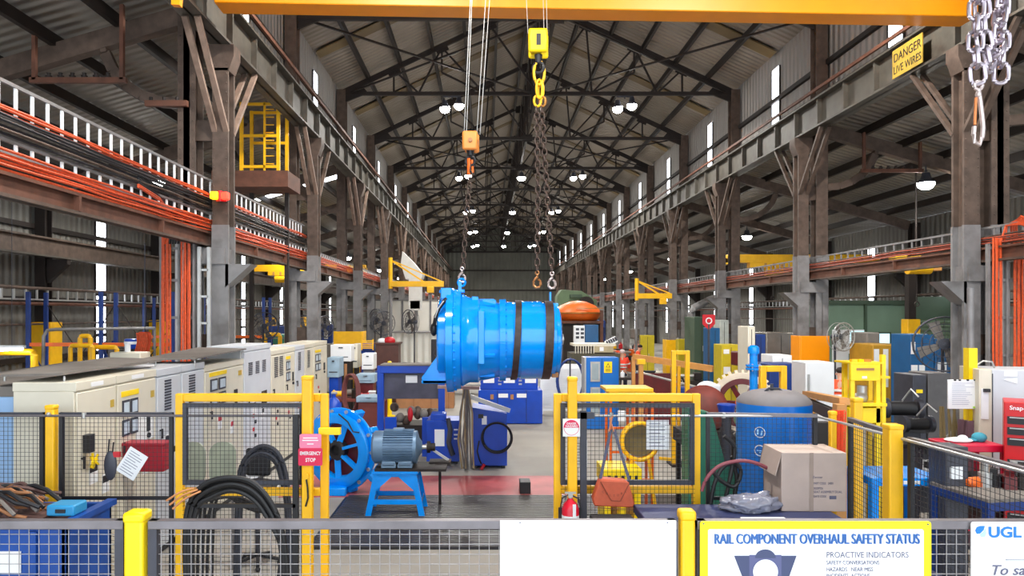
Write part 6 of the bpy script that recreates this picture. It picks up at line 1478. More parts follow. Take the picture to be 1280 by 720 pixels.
def jumble(short, label, x, y, w, d, h, seed, name='workbench', pile='machine part', benchmat=STEELD, n=8):
    t = thing(name, label, 'bench', (x, y, 0))
    mb().box(-w / 2, w / 2, -d / 2, d / 2, h - .07, h).build('top', benchmat, t, .006)
    for sx in (-1, 1):
        for sy in (-1, 1): mb().box(sx * (w / 2 - .05) - .04, sx * (w / 2 - .05) + .04, sy * (d / 2 - .05) - .04, sy * (d / 2 - .05) + .04, 0, h - .07).build('leg', benchmat, t)
    mb().box(-w / 2 + .05, w / 2 - .05, -d / 2 + .05, d / 2 - .05, .25, .3).build('shelf', benchmat, t)
    rr = random.Random(seed); pal = [STEELD, GALV, BLUE2, RED, ORANGEP, OFFW, BLKM, YEL, GREYTOP, TEAL, MAROON, WHITE]; nouns = ['bin', 'canister', 'bracket', 'fitting']
    for k in range(n):
        px, py = -w / 2 + w * (k + .5) / n, rr.uniform(-d * .25, d * .25); m = mb(); q = rr.randrange(4); s = rr.uniform(.7, 1.5); mat = pal[rr.randrange(len(pal))]
        if q == 0: m.prism([(-.1 * s, -.08, 0), (.1 * s, -.08, 0), (.12 * s, -.1, .14 * s), (-.12 * s, -.1, .14 * s)], (0, .2, 0)).box(-.13 * s, .13 * s, -.12, .12, .13 * s, .15 * s)
        elif q == 1: m.lathe((0, 0, 0), (0, 0, 1), [(0, .08 * s), (.16 * s, .08 * s), (.2 * s, .03 * s), (.25 * s, .03 * s)], 16)
        elif q == 2: m.box(-.12 * s, .12 * s, -.05, .05, 0, .04).box(-.12 * s, -.07 * s, -.05, .05, 0, .22 * s).prism([(-.07 * s, 0, .04), (.1 * s, 0, .04), (-.07 * s, 0, .2 * s)], (0, .02, 0))
        else: m.lathe((0, 0, .09 * s), (1, .2, 0), [(-.14 * s, .05 * s), (-.1 * s, .09 * s), (-.06 * s, .06 * s), (.08 * s, .06 * s), (.1 * s, .09 * s), (.14 * s, .09 * s)], 16)
        o = m.build('loose_' + nouns[q], mat, loc=(x + px, y + py, h + .002)); cn = mat.name.replace('_', ' ')
        tag(o, ('%s %s on the %s, %s from left' % (cn.replace(' paint', '').replace(' metal', ''), nouns[q], short, ORD[k])), nouns[q], 'clutter on benches')
    return t
jumble('dark bench at the far left', 'dark bench by the far left wall', PX(88, 18.6), 18.6, 2.2, .9, 1.15, 3)
jumble('rusty table by the yellow hoops', 'rusty table behind the yellow hoops', PX(150, 18.2), 18.4, 1.8, .9, 1.1, 5, benchmat=RUST)
jumble('low bench at the left edge', 'low bench under the left edge guard', PX(18, 15.0), 15.6, 1.6, .8, 1.35, 8, n=5)
t = thing('light_tube', 'bright fluorescent tube low at the far left edge', 'lamp', A(14, 437, 13.9)); mb().cyl((-.22, 0, 0), (.22, 0, .02), .03, n=12).build('tube', TUBE, t); mb().box(-.25, .25, -.03, .06, .03, .08).build('fitting', WHITE, t); mb().cyl((0, .02, .08), (0, .02, 3.6), .006, n=6).build('hanger', DKGREY, t)
t = thing('hanging_overalls', 'bright orange hi-vis overalls hanging on a hook behind the cabinets', 'overalls', A(178, 434, 14.2)); q = 14.2 / F
mb().prism([(-8 * q, 0, 15 * q), (-5 * q, 0, 19 * q), (7 * q, 0, 19 * q), (8 * q, 0, 10 * q), (6 * q, 0, -2 * q), (4 * q, 0, -17 * q), (0, 0, -17 * q), (-1 * q, 0, 0), (-3 * q, 0, -18 * q), (-8 * q, 0, -17 * q), (-7 * q, 0, 0)], (0, .14, 0)).build('garment', HIVIS, t, .03)
for k in range(6): x = (-6 + k * 2.4) * q; mb().tube([(x, -.02, 18 * q), (x + .03, -.05, 6 * q), (x - .02, -.04, -5 * q), (x + .02, -.03, -17 * q)], .02, 6).build('fold', ORANGE, t)
mb().cyl((0, .1, 19 * q), (0, .1, 2.4 * 1 - t.location.z + 2.0), .01, n=6).cyl((-.02, .2, -t.location.z), (-.02, .2, 20 * q), .03, n=8).build('stand', DKGREY, t)
t = thing('battery_box', 'beige plastic box unit with a white bottle behind the cabinet canopy', 'box', A(163, 448, 13.2)); mb().box(-.28, .28, -.2, .2, -t.location.z, .12).build('body', OFFW, t, .02); mb().cyl((-.05, 0, .12), (-.05, 0, .26), .05, n=12).cyl((-.05, 0, .26), (-.05, 0, .3), .025, n=10).build('bottle', WHITE, t)
t = thing('blue_barrel', 'small blue and white drum right of the orange overalls stand', 'drum', A(164, 429, 15.5)); mb().lathe((0, 0, -.12), (0, 0, 1), [(0, .13), (.02, .14), (.1, .13), (.2, .14), (.22, .1)], 20).build('drum', BLUE2, t); mb().lathe((0, 0, -.02), (0, 0, 1), [(0, .142), (.06, .142)], 20).build('white_band', WHITE, t); mb().box(-.1, .1, -.1, .1, -t.location.z, -.12).build('stand', STEELD, t)
# yellow access cage between the left columns
y = 18.5; t = thing('access_cage', 'yellow tubular ladder cage platform between the left columns', 'platform', (PX(325, y), y, 0))
z0, z1, z2 = PZ(215, y), PZ(128, y), PZ(235, y); w = 23 * y / F
for sx in (-1, 1):
    for dy in (0, .8): mb().box(sx * w - .04, sx * w + .04, dy - .04, dy + .04, z0, z1).build('post', YEL, t)
for z in (z1 - .08, (z0 + z1) / 2, z0 + .1):
    mb().box(-w, w, -.03, .03, z, z + .07).build('rail', YEL, t); mb().box(-w, w, .77, .83, z, z + .07).build('rail', YEL, t)
mb().box(-w - .7, w + .3, -.2, 1.0, z2 - .0, z0).build('platform_deck', RUST, t); mb().box(w * .2, w * .3, -.03, .03, z0, z1).build('ladder_stile', YEL, t)
for k in range(8): mb().box(w * .2, w * .75, -.02, .02, z0 + .2 + k * .2, z0 + .22 + k * .2).build('rung', YEL, t)
mb().bar((-w, .8, z2), (-w, .8, 0), .1).bar((w, .8, z2), (w, .8, 0), .1).build('support', STEELD, t)
# jib cranes
def jib(label, px, pyb, pyt, y, L, s, mat, grp='yellow jib cranes', drop=True):
    c = A(px, pyb, y); t = thing('jib_crane', label, 'jib crane', (c.x, y, 0), 0, grp); z, zt = c.z, PZ(pyt, y)
    mb().box(0 if s > 0 else -L, L if s > 0 else 0, -.09, .09, z - .12, z + .12).build('jib_arm', mat, t, .01)
    mb().cyl((0, 0, z - .2), (0, 0, zt), .09, n=12).build('mast', mat, t)
    mb().bar((0, 0, zt - .1), (s * L * .62, 0, z + .1), .07).build('tie_bar', mat, t); mb().bar((0, 0, zt - .1), (s * L * .95, 0, z + .12), .05).build('tie_bar', mat, t)
    mb().box(s * L * .75 - .15, s * L * .75 + .15, -.12, .12, z - .38, z - .12).build('hoist', mat, t, .02)
    if drop: mb().cyl((s * L * .75, 0, z - .38), (s * L * .75, 0, z - 1.1), .012, n=6).build('hoist_chain', DKGREY, t)
    mb().cyl((0, .1, 0), (0, .1, zt), .07, n=12).build('standing_post', STEELG, t)
    return t
jib('yellow jib crane reaching right from the left columns', 488, 355, 322, 31, 2.3, 1, YEL)
jib('yellow jib crane reaching right from a right hand column', 796, 370, 348, 33, 1.6, 1, YEL)
# yellow hoists on aisle girders
def hoist(label, px, py, y, L):
    c = A(px, py, y); c.z = 5.03 if y > 30 else c.z; t = thing('aisle_hoist', label, 'hoist', c, 0, 'yellow aisle hoists')
    mb().box(-L / 2, L / 2, -.2, .2, -.08, .12).build('trolley_beam', YEL, t, .01); mb().cyl((-.3, -.05, -.25), (.4, -.05, -.25), .2, n=18).build('drum', YEL, t); mb().box(.4, .7, -.2, .2, -.35, -.05).build('motor', WOODO, t, .02)
    for k in range(3): mb().box(-.4 + k * .35, -.3 + k * .35, -.22, -.2, -.06, .1).build('stiffener', WOODO, t)
    mb().cyl((0, -.05, -.4), (0, -.05, -1.3), .015, n=6).build('hoist_chain', STEELD, t); mb().ring((0, -.05, -1.38), (0, 1, 0), .07, .02, 14, 6).build('hook', STEELD, t)
    if y < 30: mb().cyl((0, 0, .12), (0, 0, aisleR(c.x) - c.z - .0), .03, n=8).build('hanger_rod', STEELD, t)
    return t
hoist('yellow hoist trolley hanging in the right aisle', 1145, 325, 22.6, 1.5); hoist('yellow hoist on the far side of the second right column', 965, 325, 30.6, 2.0); hoist('yellow hoist in the left aisle behind the cabinets', 352, 341, 37, 1.3)
t = thing('aisle_crane', 'long yellow crane bridge crossing the right aisle', 'crane', (0, 30.6, 4.95)); mb().box(10.2, 16.3, -.2, .2, .2, .55).build('bridge', YEL, t, .01)
for x in (10.3, 16.2): mb().box(x - .1, x + .1, -.8, .8, .15, .4).build('end_carriage', YEL, t)
t = thing('aisle_crane', 'yellow crane bridge crossing the left aisle', 'crane', (0, 37, 4.95)); mb().box(-12.4, -6.2, -.2, .2, .2, .55).build('bridge', YEL, t, .01)
for x in (-12.3, -6.3): mb().box(x - .1, x + .1, -.8, .8, .15, .4).build('end_carriage', YEL, t)
# white duct or chute
y = 34.4; t = thing('chute', 'white sheet metal hood and chute rising in the left middle distance', 'duct', (0, y, 0)); CH_ = M('chute_white', (214, 212, 206), .5, 0, .05)
P_ = lambda px, py: (PX(px, y), -.05, PZ(py, y))
mb().prism([P_(503, 314), P_(516, 327), P_(529, 343), P_(527, 349), P_(507, 349), P_(501, 330)], (0, 1.0, 0)).build('hood', CH_, t, .01)
mb().prism([P_(511, 349), P_(526, 349), P_(526, 388), P_(511, 388)], (0, .9, 0)).build('duct_body', CH_, t, .01)
mb().prism([P_(518, 388), P_(522, 388), P_(522, 440), P_(518, 440)], (0, .3, 0)).build('duct_leg', STEELG, t); mb().box(PX(513, y), PX(525, y), -.05, .0, PZ(386, y), PZ(376, y)).build('fan_grille', DKGREY, t)
mb().box(PX(519, y), PX(521, y), .1, .3, 0, PZ(430, y)).build('duct_leg', STEELG, t)
# white container and corrugated enclosure
y = 34.5; WC = M('corrugated_white', (216, 216, 208), .5, 0, .05, 2, corr=('X', .3)); WP = M('plain_white_wall', (226, 222, 212), .5, 0, .04, 2)
t = thing('site_container', 'cream white steel container behind the left columns', 'container', (0, y + 2, 0))
mb().box(PX(462, y + 2), PX(552, y + 2), 0, 2.5, 0, PZ(376, y + 2)).build('walls', WP, t); mb().box(PX(462, y + 2) - .05, PX(552, y + 2) + .05, -.06, 2.6, PZ(376, y + 2), PZ(374.5, y + 2)).build('roof_edge', STEELG, t)
for px in (503, 538): mb().box(PX(px, y + 2) - .05, PX(px, y + 2) + .05, -.04, 0, 0, PZ(376, y + 2)).build('wall_rib', STEELG, t)
t = thing('corrugated_enclosure', 'low white corrugated enclosure in front of the cream container', 'enclosure', (0, 30.8, 0))
mb().box(PX(492, 31), PX(553, 31), 0, 1.6, 0, PZ(416, 31)).build('walls', WC, t); mb().box(PX(492, 31) - .04, PX(553, 31) + .04, -.05, 1.65, PZ(416, 31), PZ(414.5, 31)).build('capping', STEELG, t)
t = thing('black_loudspeaker', 'black box cabinet at the right end of the corrugated enclosure', 'box', (PX(548, 26), 26, 0)); mb().box(-.25, .25, -.2, .2, .9, PZ(424, 26)).build('case', BLKM, t, .02); mb().box(-.2, .2, -.15, .15, 0, .9).build('stand', STEELD, t); mb().ring((0, -.21, 1.6), (0, 1, 0), .15, .015, 20, 6).build('speaker_ring', DKGREY, t)
# brown fronted benches
t = thing('brown_bench', 'long bench with an orange brown mesh front below the corrugated enclosure', 'bench', (PX(522, 23), 23.2, 0)); w = 26 * 23 / F
mb().box(-w, w + .5, -.4, .4, .0, 1.12).build('body', BROWNB, t, .01); mb().box(-w - .05, w + .55, -.45, .45, 1.12, 1.2).build('top', BLKM, t); 
for k in range(4): mb().box(-w + k * .55, -w + .03 + k * .55, -.42, -.4, 0, 1.12).build('front_batten', WOOD, t)
for k, (mat, lab) in enumerate(((BLKM, 'black hard hat shaped cover'), (GREYTOP, 'grey rag bundle'), (BLKM, 'black tool bag'), (OFFW, 'cream plastic tub'), (WHITE, 'white paper bag'))):
    m = mb(); x = PX(505 + k * 8.5, 23)
    if k in (0, 2): m.ell((0, 0, .1), .2, .15, .14, 14, 8).box(-.22, .22, -.16, .16, 0, .03)
    elif k == 1: m.ell((0, 0, .08), .16, .12, .09, 12, 8).ell((.1, 0, .06), .1, .1, .07, 10, 6)
    else: m.lathe((0, 0, 0), (0, 0, 1), [(0, .14), (.18, .17), (.2, .17), (.22, .1)], 16)
    o = m.build(('cover', 'rag', 'tool_bag', 'tub', 'paper_bag')[k], mat, loc=(x, 23.1, 1.2)); tag(o, lab + ' on top of the orange brown bench', 'bench item', 'things on the brown bench')
t = thing('dark_wood_desk', 'dark red brown wooden counter left of the orange brown bench', 'desk', (PX(485, 24.5), 24.6, 0)); w = 14 * 24.5 / F
mb().box(-w, w, -.35, .35, 0, PZ(430, 24.5)).build('body', M('dark_mahogany', (84, 50, 42), .5, 0, .15), t, .01); mb().box(-w - .05, w + .05, -.4, .4, PZ(430, 24.5), PZ(428, 24.5)).build('top', M('dark_mahogany', (0, 0, 0)), t)
t = thing('hard_hat', 'red and white cap and helmet on the dark wooden counter', 'helmet', (PX(487, 24.4), 24.4, PZ(428, 24.5))); mb().ell((0, 0, .06), .2, .2, .14, 16, 10).build('shell', RED, t); mb().ell((-.25, 0, .05), .17, .15, .1, 14, 8).build('white_cap', WHITE, t)
t = thing('blue_drum', 'dark blue plastic drum beside the dark wooden counter', 'drum', (PX(475, 21.5), 21.5, 0)); mb().lathe((0, 0, 0), (0, 0, 1), [(0, .3), (.05, .33), (.4, .33), (.43, .35), (.46, .33), (.85, .33), (.88, .35), (.91, .33), (1.2, .32), (1.25, .28), (1.3, .1)], 28).build('barrel', BLUED, t); mb().cyl((.1, 0, 1.25), (.1, 0, 1.33), .05, n=12).build('bung', BLKM, t)
t = thing('yellow_bollard', 'small yellow bottle shaped stand by the dark blue drum', 'bollard', (PX(487, 21), 21, 0)); mb().lathe((0, 0, 0), (0, 0, 1), [(0, .16), (.03, .16), (.05, .07), (1.0, .07), (1.05, .13), (1.4, .13), (1.5, .06), (1.6, .06), (1.62, .02)], 18).build('body', YELB, t)
# blue white stacked machines seen over the far fence at (410-480, 430-500)
def wbox(label, px0, px1, py0, py1, y, mat, d=.6, base=STEELD, name='white_case'):
    x0, x1, z0, z1 = PX(px0, y), PX(px1, y), PZ(py1, y), PZ(py0, y); t = thing(name, label, 'case', ((x0 + x1) / 2, y + d / 2, 0), 0, 'cases left of the middle')
    w = (x1 - x0) / 2; mb().box(-w, w, -d / 2, d / 2, z0, z1).build('case', mat, t, .015); mb().box(-w + .04, w - .04, -d / 2 + .05, d / 2 - .05, 0, z0).build('stand', base, t)
    mb().box(-w * .7, w * .7, -d / 2 - .006, -d / 2, z0 + (z1 - z0) * .25, z0 + (z1 - z0) * .3).build('front_groove', DKGREY, t); mb().box(-w * .2, w * .2, -d / 2 - .03, -d / 2, z1 - (z1 - z0) * .2, z1 - (z1 - z0) * .14).build('handle', DKGREY, t)
    return t
wbox('wide white case above the pale blue machine by the cabinet row', 413, 439, 431, 452, 20.5, WHITE)
wbox('pale blue grey machine case below the wide white one', 409, 424, 447, 472, 19.0, M('pale_blue_grey', (150, 176, 196), .5), base=BLUE2)
wbox('upright cream case between the white cases', 440, 447, 430, 460, 21.0, OFFW)
wbox('square white case with a grey base on the left middle bench', 452, 467, 442, 462, 20.5, WHITE, base=STEELG)
wbox('low pale blue case under the square white case', 445, 468, 468, 479, 19.0, M('pale_blue_grey', (0, 0, 0)), base=MAROON)
wbox('low pale blue lidded case near the floor left of the screen frame', 445, 476, 496, 503, 17.2, M('pale_blue_grey', (0, 0, 0)), base=M('brick_red', (120, 56, 48), .6))
wbox('blue cabinet with a yellow slatted grille beside the third left column', 450, 468, 429, 442, 24.5, BLUE2, base=BLUED)
t = thing('yellow_grille', 'yellow slatted grille standing on the blue cabinet', 'grille', A(459, 432, 24.2))
for k in range(5): mb().box(-.16, .18, -.03, .0, -.1 + k * .06, -.065 + k * .06).build('slat', YEL, t)
mb().box(-.2, -.16, -.03, 0, -.15, .22).build('side_bar', YEL, t); mb().box(.18, .22, -.03, 0, -.15, .22).build('side_bar', YEL, t)
loops('rope_coil', 'reddish brown hanging cable coils left of the blue screen frame', [[(PX(437 + 9 * math.cos(a) + k, 17.5), 17.5 + k * .03, PZ(492 + 24 * math.sin(a), 17.5)) for a in [2 * PI * i / 12 for i in range(13)]] for k in range(4)], .022, M('reddish_cable', (112, 58, 56), .6))
t = thing('coil_stand', 'thin brown mast holding the reddish cable coils', 'stand', (PX(432, 17.7), 17.7, 0)); mb().cyl((0, 0, 0), (0, 0, PZ(455, 17.7)), .035, n=10).build('mast', BROWNB, t); mb().box(-.25, .25, -.2, .2, 0, .05).build('base', STEELD, t); mb().bar((0, 0, 2.0 - .6), (.25, 0, 2.0 - .6), .04).build('arm', BROWNB, t)
t = thing('gas_bottle', 'blue gas bottle with grey valve left of the cable coils', 'gas bottle', (PX(417, 16.5), 16.5, 0)); mb().lathe((0, 0, 0), (0, 0, 1), [(0, .18), (.9, .18), (1.02, .12), (1.08, .05), (1.15, .05)], 24).build('bottle', BLUE2, t); mb().cyl((-.05, 0, 1.18), (.08, 0, 1.18), .03, n=10).build('valve', GALV, t)
jumble('dark red bench', 'dark red clutter bench left of the screen frame', PX(450, 18.3), 18.4, 1.3, .6, .85, 21, benchmat=M('brick_red', (0, 0, 0)), n=6)
jumble('long grey bench', 'long grey bench behind the blue cabinet', PX(590, 27), 27, 2.6, .8, .9, 22, n=9)
# orange vessel with frame, control panel
y = 30; t = thing('orange_vessel', 'big orange domed vessel on a brown steel frame right of the gearbox', 'vessel', (PX(722, y), y, 0)); q = y / F
mb().lathe((0, 0, PZ(402, y)), (0, 0, 1), [(0, 18 * q), (.1, 25 * q), (8 * q, 29 * q), (11 * q, 30 * q), (13 * q, 29 * q), (20 * q, 22 * q), (25 * q, 10 * q), (26 * q, .05)], 36).build('dome', ORANGEP, t)
mb().lathe((0, 0, PZ(392, y)), (0, 0, 1), [(0, 31 * q), (1.6 * q, 31 * q)], 36).build('rim', M('worn_gold', (0, 0, 0)), t)
for sx in (-1, 1):
    for sy in (-.8, .8): mb().box(sx * 26 * q - .06, sx * 26 * q + .06, sy - .06, sy + .06, 0, PZ(388, y) if sx > 0 else PZ(400, y)).build('frame_leg', RUST, t)
mb().box(-28 * q, 28 * q, -.9, .9, PZ(404, y), PZ(401, y)).build('deck', RUST, t); mb().box(-5 * q, 28 * q, -.95, -.9, PZ(386, y), PZ(385, y)).build('guard_rail', M('worn_gold', (0, 0, 0)), t); mb().box(-20 * q, 26 * q, -.7, .7, .2, PZ(404, y)).build('casing', STEELD, t)
t = thing('control_panel', 'white control panel beside a blue panel under the orange vessel', 'control panel', (PX(732, 27), 27, 0)); q = 27 / F
mb().box(-15 * q, -2 * q, -.2, .1, PZ(428, 27), PZ(407, 27)).build('white_panel', WHITE, t, .01); mb().box(-1.5 * q, 15 * q, -.2, .3, PZ(428, 27), PZ(406, 27)).build('blue_panel', BP, t, .01); mb().box(-14 * q, 14 * q, -.1, .2, 0, PZ(428, 27)).build('stand', STEELD, t)
for k in range(6): mb().box((-13 + (k % 2) * 6) * q, (-9 + (k % 2) * 6) * q, -.21, -.2, PZ(413 + (k // 2) * 5, 27), PZ(410 + (k // 2) * 5, 27)).build('meter', DKGREY, t)
t = thing('green_press', 'dusty green machine head rising behind the orange vessel', 'machine', (PX(722, 38), 38, 0)); q = 38 / F
mb().prism([(-25 * q, 0, 0), (24 * q, 0, 0), (24 * q, 0, PZ(375, 38)), (5 * q, 0, PZ(364, 38)), (-20 * q, 0, PZ(362, 38)), (-25 * q, 0, PZ(370, 38))], (0, 1.5, 0)).build('body', M('sage_machine', (98, 120, 88), .6, 0, .12, 2, dirt=.2), t, .03); mb().box(-10 * q, 5 * q, -.2, 0, PZ(372, 38), PZ(368, 38)).build('nameplate', GREEND, t); mb().cyl((10 * q, -.3, PZ(380, 38)), (10 * q, 0, PZ(380, 38)), .4, n=20).build('wheel', STEELD, t)
# beige crates/frames near the workers
t = thing('transport_frame', 'pale beige slatted frame and crate left of the bending worker', 'crate', (PX(742, 24), 24, 0)); q = 24 / F
mb().box(-27 * q, 25 * q, -.4, .6, PZ(432, 24), PZ(429, 24)).build('top_frame', OFFW, t)
for k in range(8): mb().box((-25 + k * 3.2) * q, (-24 + k * 3.2) * q, -.42, -.4, PZ(441, 24), PZ(431, 24)).build('slat', OFFW, t)
mb().box(-2 * q, 22 * q, -.42, .5, PZ(440, 24), PZ(432, 24)).build('box', M('khaki', (170, 156, 122), .6), t, .01); mb().box(5 * q, 10 * q, -.43, -.42, PZ(438, 24), PZ(433, 24)).build('label_sheet', PAPER, t); mb().box(-30 * q, 30 * q, -.5, .7, 0, PZ(441, 24)).build('bench_body', M('olive_dark', (72, 68, 52), .7, 0, .2, 4), t)
mb().cb(22 * q, 0, PZ(427, 24), 15 * q, .04, 8 * q, 0, R(-28)).build('white_grid', WHITE, t)
for k in range(5): mb().cb((17 + k * 2.6) * q, -.03, PZ(428.5 - k * 1.2, 24), .06, .02, 5 * q, 0, R(-28)).build('grid_slot', DKGREY, t)
jumble('dark bench before the workers', 'dark bench in front of the workers', PX(790, 22), 22.2, 1.9, .7, 1.05, 31, benchmat=STEELD, n=7)
jumble('bench behind the workers', 'bench behind the standing worker', PX(765, 39), 39, 2.6, .8, 1.1, 32, n=8)

# ================================================================ lathes and machines filling the aisles
def machine(label, x, y, s, mat, rz=0, kind=0, grp='machine tools in the aisles'):
    t = thing(('engine_lathe', 'milling_machine', 'pillar_drill')[kind], label, 'machine tool', (x, y, 0), rz, grp)
    if kind == 0:
        mb().box(-1.3 * s, -.6 * s, -.35, .35, 0, 1.15 * s).build('headstock', mat, t, .03); mb().box(-.6 * s, 1.3 * s, -.28, .28, .6 * s, .82 * s).build('bed', STEELD, t, .01); mb().box(.8 * s, 1.25 * s, -.3, .3, 0, .6 * s).build('foot', mat, t, .02)
        mb().box(.9 * s, 1.2 * s, -.2, .2, .82 * s, 1.15 * s).build('tailstock', mat, t, .02); mb().cyl((-.6 * s, 0, 1.0 * s), (-.45 * s, 0, 1.0 * s), .22 * s, n=24).build('chuck', GALV, t); mb().cyl((-.45 * s, 0, 1.0 * s), (.9 * s, 0, 1.0 * s), .06, n=12).build('workpiece', GALV, t); mb().box(.0, .4 * s, -.42, .3, .82 * s, .98 * s).build('carriage', mat, t, .02); mb().ring((.2 * s, -.46, .78 * s), (0, 1, 0), .11, .015, 16, 6).build('handwheel', GALV, t)
    elif kind == 1:
        mb().box(-.35 * s, .35 * s, .1, .8, 0, 2.1 * s).build('column', mat, t, .04); mb().box(-.3 * s, .3 * s, -.7, .5, 1.75 * s, 2.15 * s).build('ram', mat, t, .03); mb().cyl((0, -.5, 1.3 * s), (0, -.5, 1.8 * s), .12, n=16).build('spindle', GALV, t); mb().box(-.7 * s, .7 * s, -.75, -.15, .95 * s, 1.05 * s).build('table', STEELD, t, .01); mb().box(-.25 * s, .25 * s, -.6, .1, .3, .95 * s).build('knee', mat, t, .02); mb().box(-.5 * s, .5 * s, -.7, .8, 0, .18).build('base', STEELD, t); mb().ring((.75 * s, -.45, 1.0 * s), (1, 0, 0), .13, .015, 16, 6).build('handwheel', GALV, t)
    else:
        mb().cyl((0, 0, .08), (0, 0, 2.1 * s), .09 * s, n=16).build('column', GALV, t); mb().box(-.35 * s, .35 * s, -.45, .3, 0, .1).build('base', mat, t, .01); mb().box(-.2 * s, .2 * s, -.45, .35, 1.7 * s, 2.2 * s).build('head', mat, t, .04); mb().cyl((0, -.3, 1.4 * s), (0, -.3, 1.75 * s), .05, n=12).build('spindle', GALV, t); mb().cyl((0, -.25, 1.0 * s), (0, -.25, 1.05 * s), .26 * s, n=24).build('table', STEELD, t); mb().bar((.2 * s, -.3, 1.85 * s), (.45 * s, -.45, 1.7 * s), .025).build('feed_lever', BLKM, t)
    return t
specs = [(-8.8, 24.4, 0, GREEND, 'dark green lathe behind the cabinet row', 1.1), (-10.6, 25, 1, GREYTOP, 'grey milling machine in the left aisle near the wall', 1), (-8.4, 30, 1, GREEN, 'sea green milling machine in the left aisle', 1), (-9.8, 34, 2, BLUED, 'dark blue pillar drill in the left aisle', 1.1), (-7.6, 39, 0, GREYTOP, 'grey lathe far down the left aisle', 1.2), (-10, 45, 1, BLUED, 'blue milling machine far down the left aisle', 1.1), (-3.6, 27.5, 0, MAROON, 'maroon lathe beside the cream container', .9), (-3.4, 43, 1, YEL, 'yellow machine beyond the container', 1.1), (-2, 55, 0, GREYTOP, 'distant grey lathe in the middle of the hall', 1.3),
 (11.8, 22.5, 2, GREYTOP, 'grey pillar drill between the fan and the booth', 1.1), (12.6, 33.5, 0, BLUED, 'blue lathe beyond the green office', 1.2), (10.9, 38, 1, GREEND, 'green milling machine beyond the right columns', 1.2), (12.9, 45, 0, GREYTOP, 'grey lathe far down the right aisle', 1.3), (7.6, 21.5, 2, MAROON, 'maroon pillar drill in front of the right columns', .85), (6.6, 25.5, 0, STEELD, 'dark lathe behind the tall yellow arch', .8), (7.9, 38.2, 2, GREYTOP, 'slender grey drill right of the workers', 1), (6.6, 37, 0, ORANGEP, 'orange machine in the right middle distance', 1), (4.6, 42, 1, GREYTOP, 'grey milling machine behind the workers', 1.1), (7.2, 46, 1, BLUED, 'blue machine far behind the workers', 1.2), (2.5, 50, 0, YEL, 'yellow lathe far away in the centre', 1.2), (5.6, 58, 1, GREEND, 'green machine very far down the hall', 1.4), (-.2, 36, 2, GREYTOP, 'grey pillar drill behind the gearbox', 1)]
for i, (x, y, k, mat, lab, s) in enumerate(specs): machine(lab, x, y, s, mat, R((i * 37) % 50 - 25), k)
def drum(label, x, y, mat, h=.9): 
    t = thing('oil_drum', label, 'drum', (x, y, 0), 0, 'steel drums'); mb().lathe((0, 0, 0), (0, 0, 1), [(0, .28), (.02, .3), (h * .33, .29), (h * .35, .31), (h * .37, .29), (h * .66, .29), (h * .68, .31), (h * .7, .29), (h, .3), (h + .01, .28), (h, .1)], 24).build('barrel', mat, t); mb().cyl((.15, 0, h), (.15, 0, h + .03), .04, n=10).build('bung', GALV, t)
for i, (x, y, mat, lab) in enumerate(((5.6, 20.5, BLUED, 'dark blue oil drum left of the maroon drill'), (5.9, 23.3, RED, 'red oil drum behind the dark lathe'), (-7.2, 20.2, ORANGEP, 'orange oil drum behind the cabinets'), (-11.3, 22.2, BLUE2, 'blue oil drum near the left wall'), (8.5, 24.2, GREYTOP, 'grey oil drum between the dull yellow guards'), (3.9, 33, BLUED, 'dark blue oil drum near the control panel'), (12.0, 26.3, RED, 'red oil drum before the roller shutter'))): drum(lab, x, y, mat)
def rackshelf(label, x, y, w, h, rz, seed):
    t = thing('parts_shelf', label, 'shelf', (x, y, 0), rz, 'parts shelves'); rr = random.Random(seed)
    for sx in (-1, 1):
        for sy in (0, .5): mb().box(sx * w / 2 - .03, sx * w / 2 + .03, sy - .02, sy + .02, 0, h).build('upright', BLUED, t)
    for k in range(4):
        z = .2 + k * (h - .3) / 3; mb().box(-w / 2, w / 2, 0, .5, z, z + .03).build('shelf_board', GREYTOP, t)
        if k < 3:
            for j in range(4): mb().box(-w / 2 + .08 + j * w / 4, -w / 2 + .08 + j * w / 4 + w * .18, .04, .45, z + .03, z + .03 + rr.uniform(.15, .4)).build('storage_box', [CARD, BLUE2, YEL, RED, GREYTOP, GREEN][rr.randrange(6)], t)
for i, (x, y, lab) in enumerate(((-11.4, 23.4, 'loaded parts shelf behind the yellow hoops'), (-12.2, 31, 'loaded parts shelf by the left wall'), (11.0, 29.5, 'loaded parts shelf left of the green office'), (15.2, 33, 'loaded parts shelf by the right wall'), (-7.6, 28.4, 'loaded parts shelf between left columns'), (11.9, 19.8, 'loaded parts shelf behind the petrol blue cabinets'), (1.4, 41, 'loaded parts shelf in the far middle of the hall'))): rackshelf(lab, x, y, 2.0, 2.1, 0, i)
# grey bent ventilation duct on the right
t = thing('vent_pipe', 'pale grey bent duct pipe between the right columns', 'duct', (0, 33.2, 0)); mb().tube([A(p, q, 33.2) - Vector((0, 33.2, 0)) for p, q in ((864, 472), (864, 392), (867, 385), (887, 375), (900, 371))], .17, 14).build('pipe', STEELG, t)
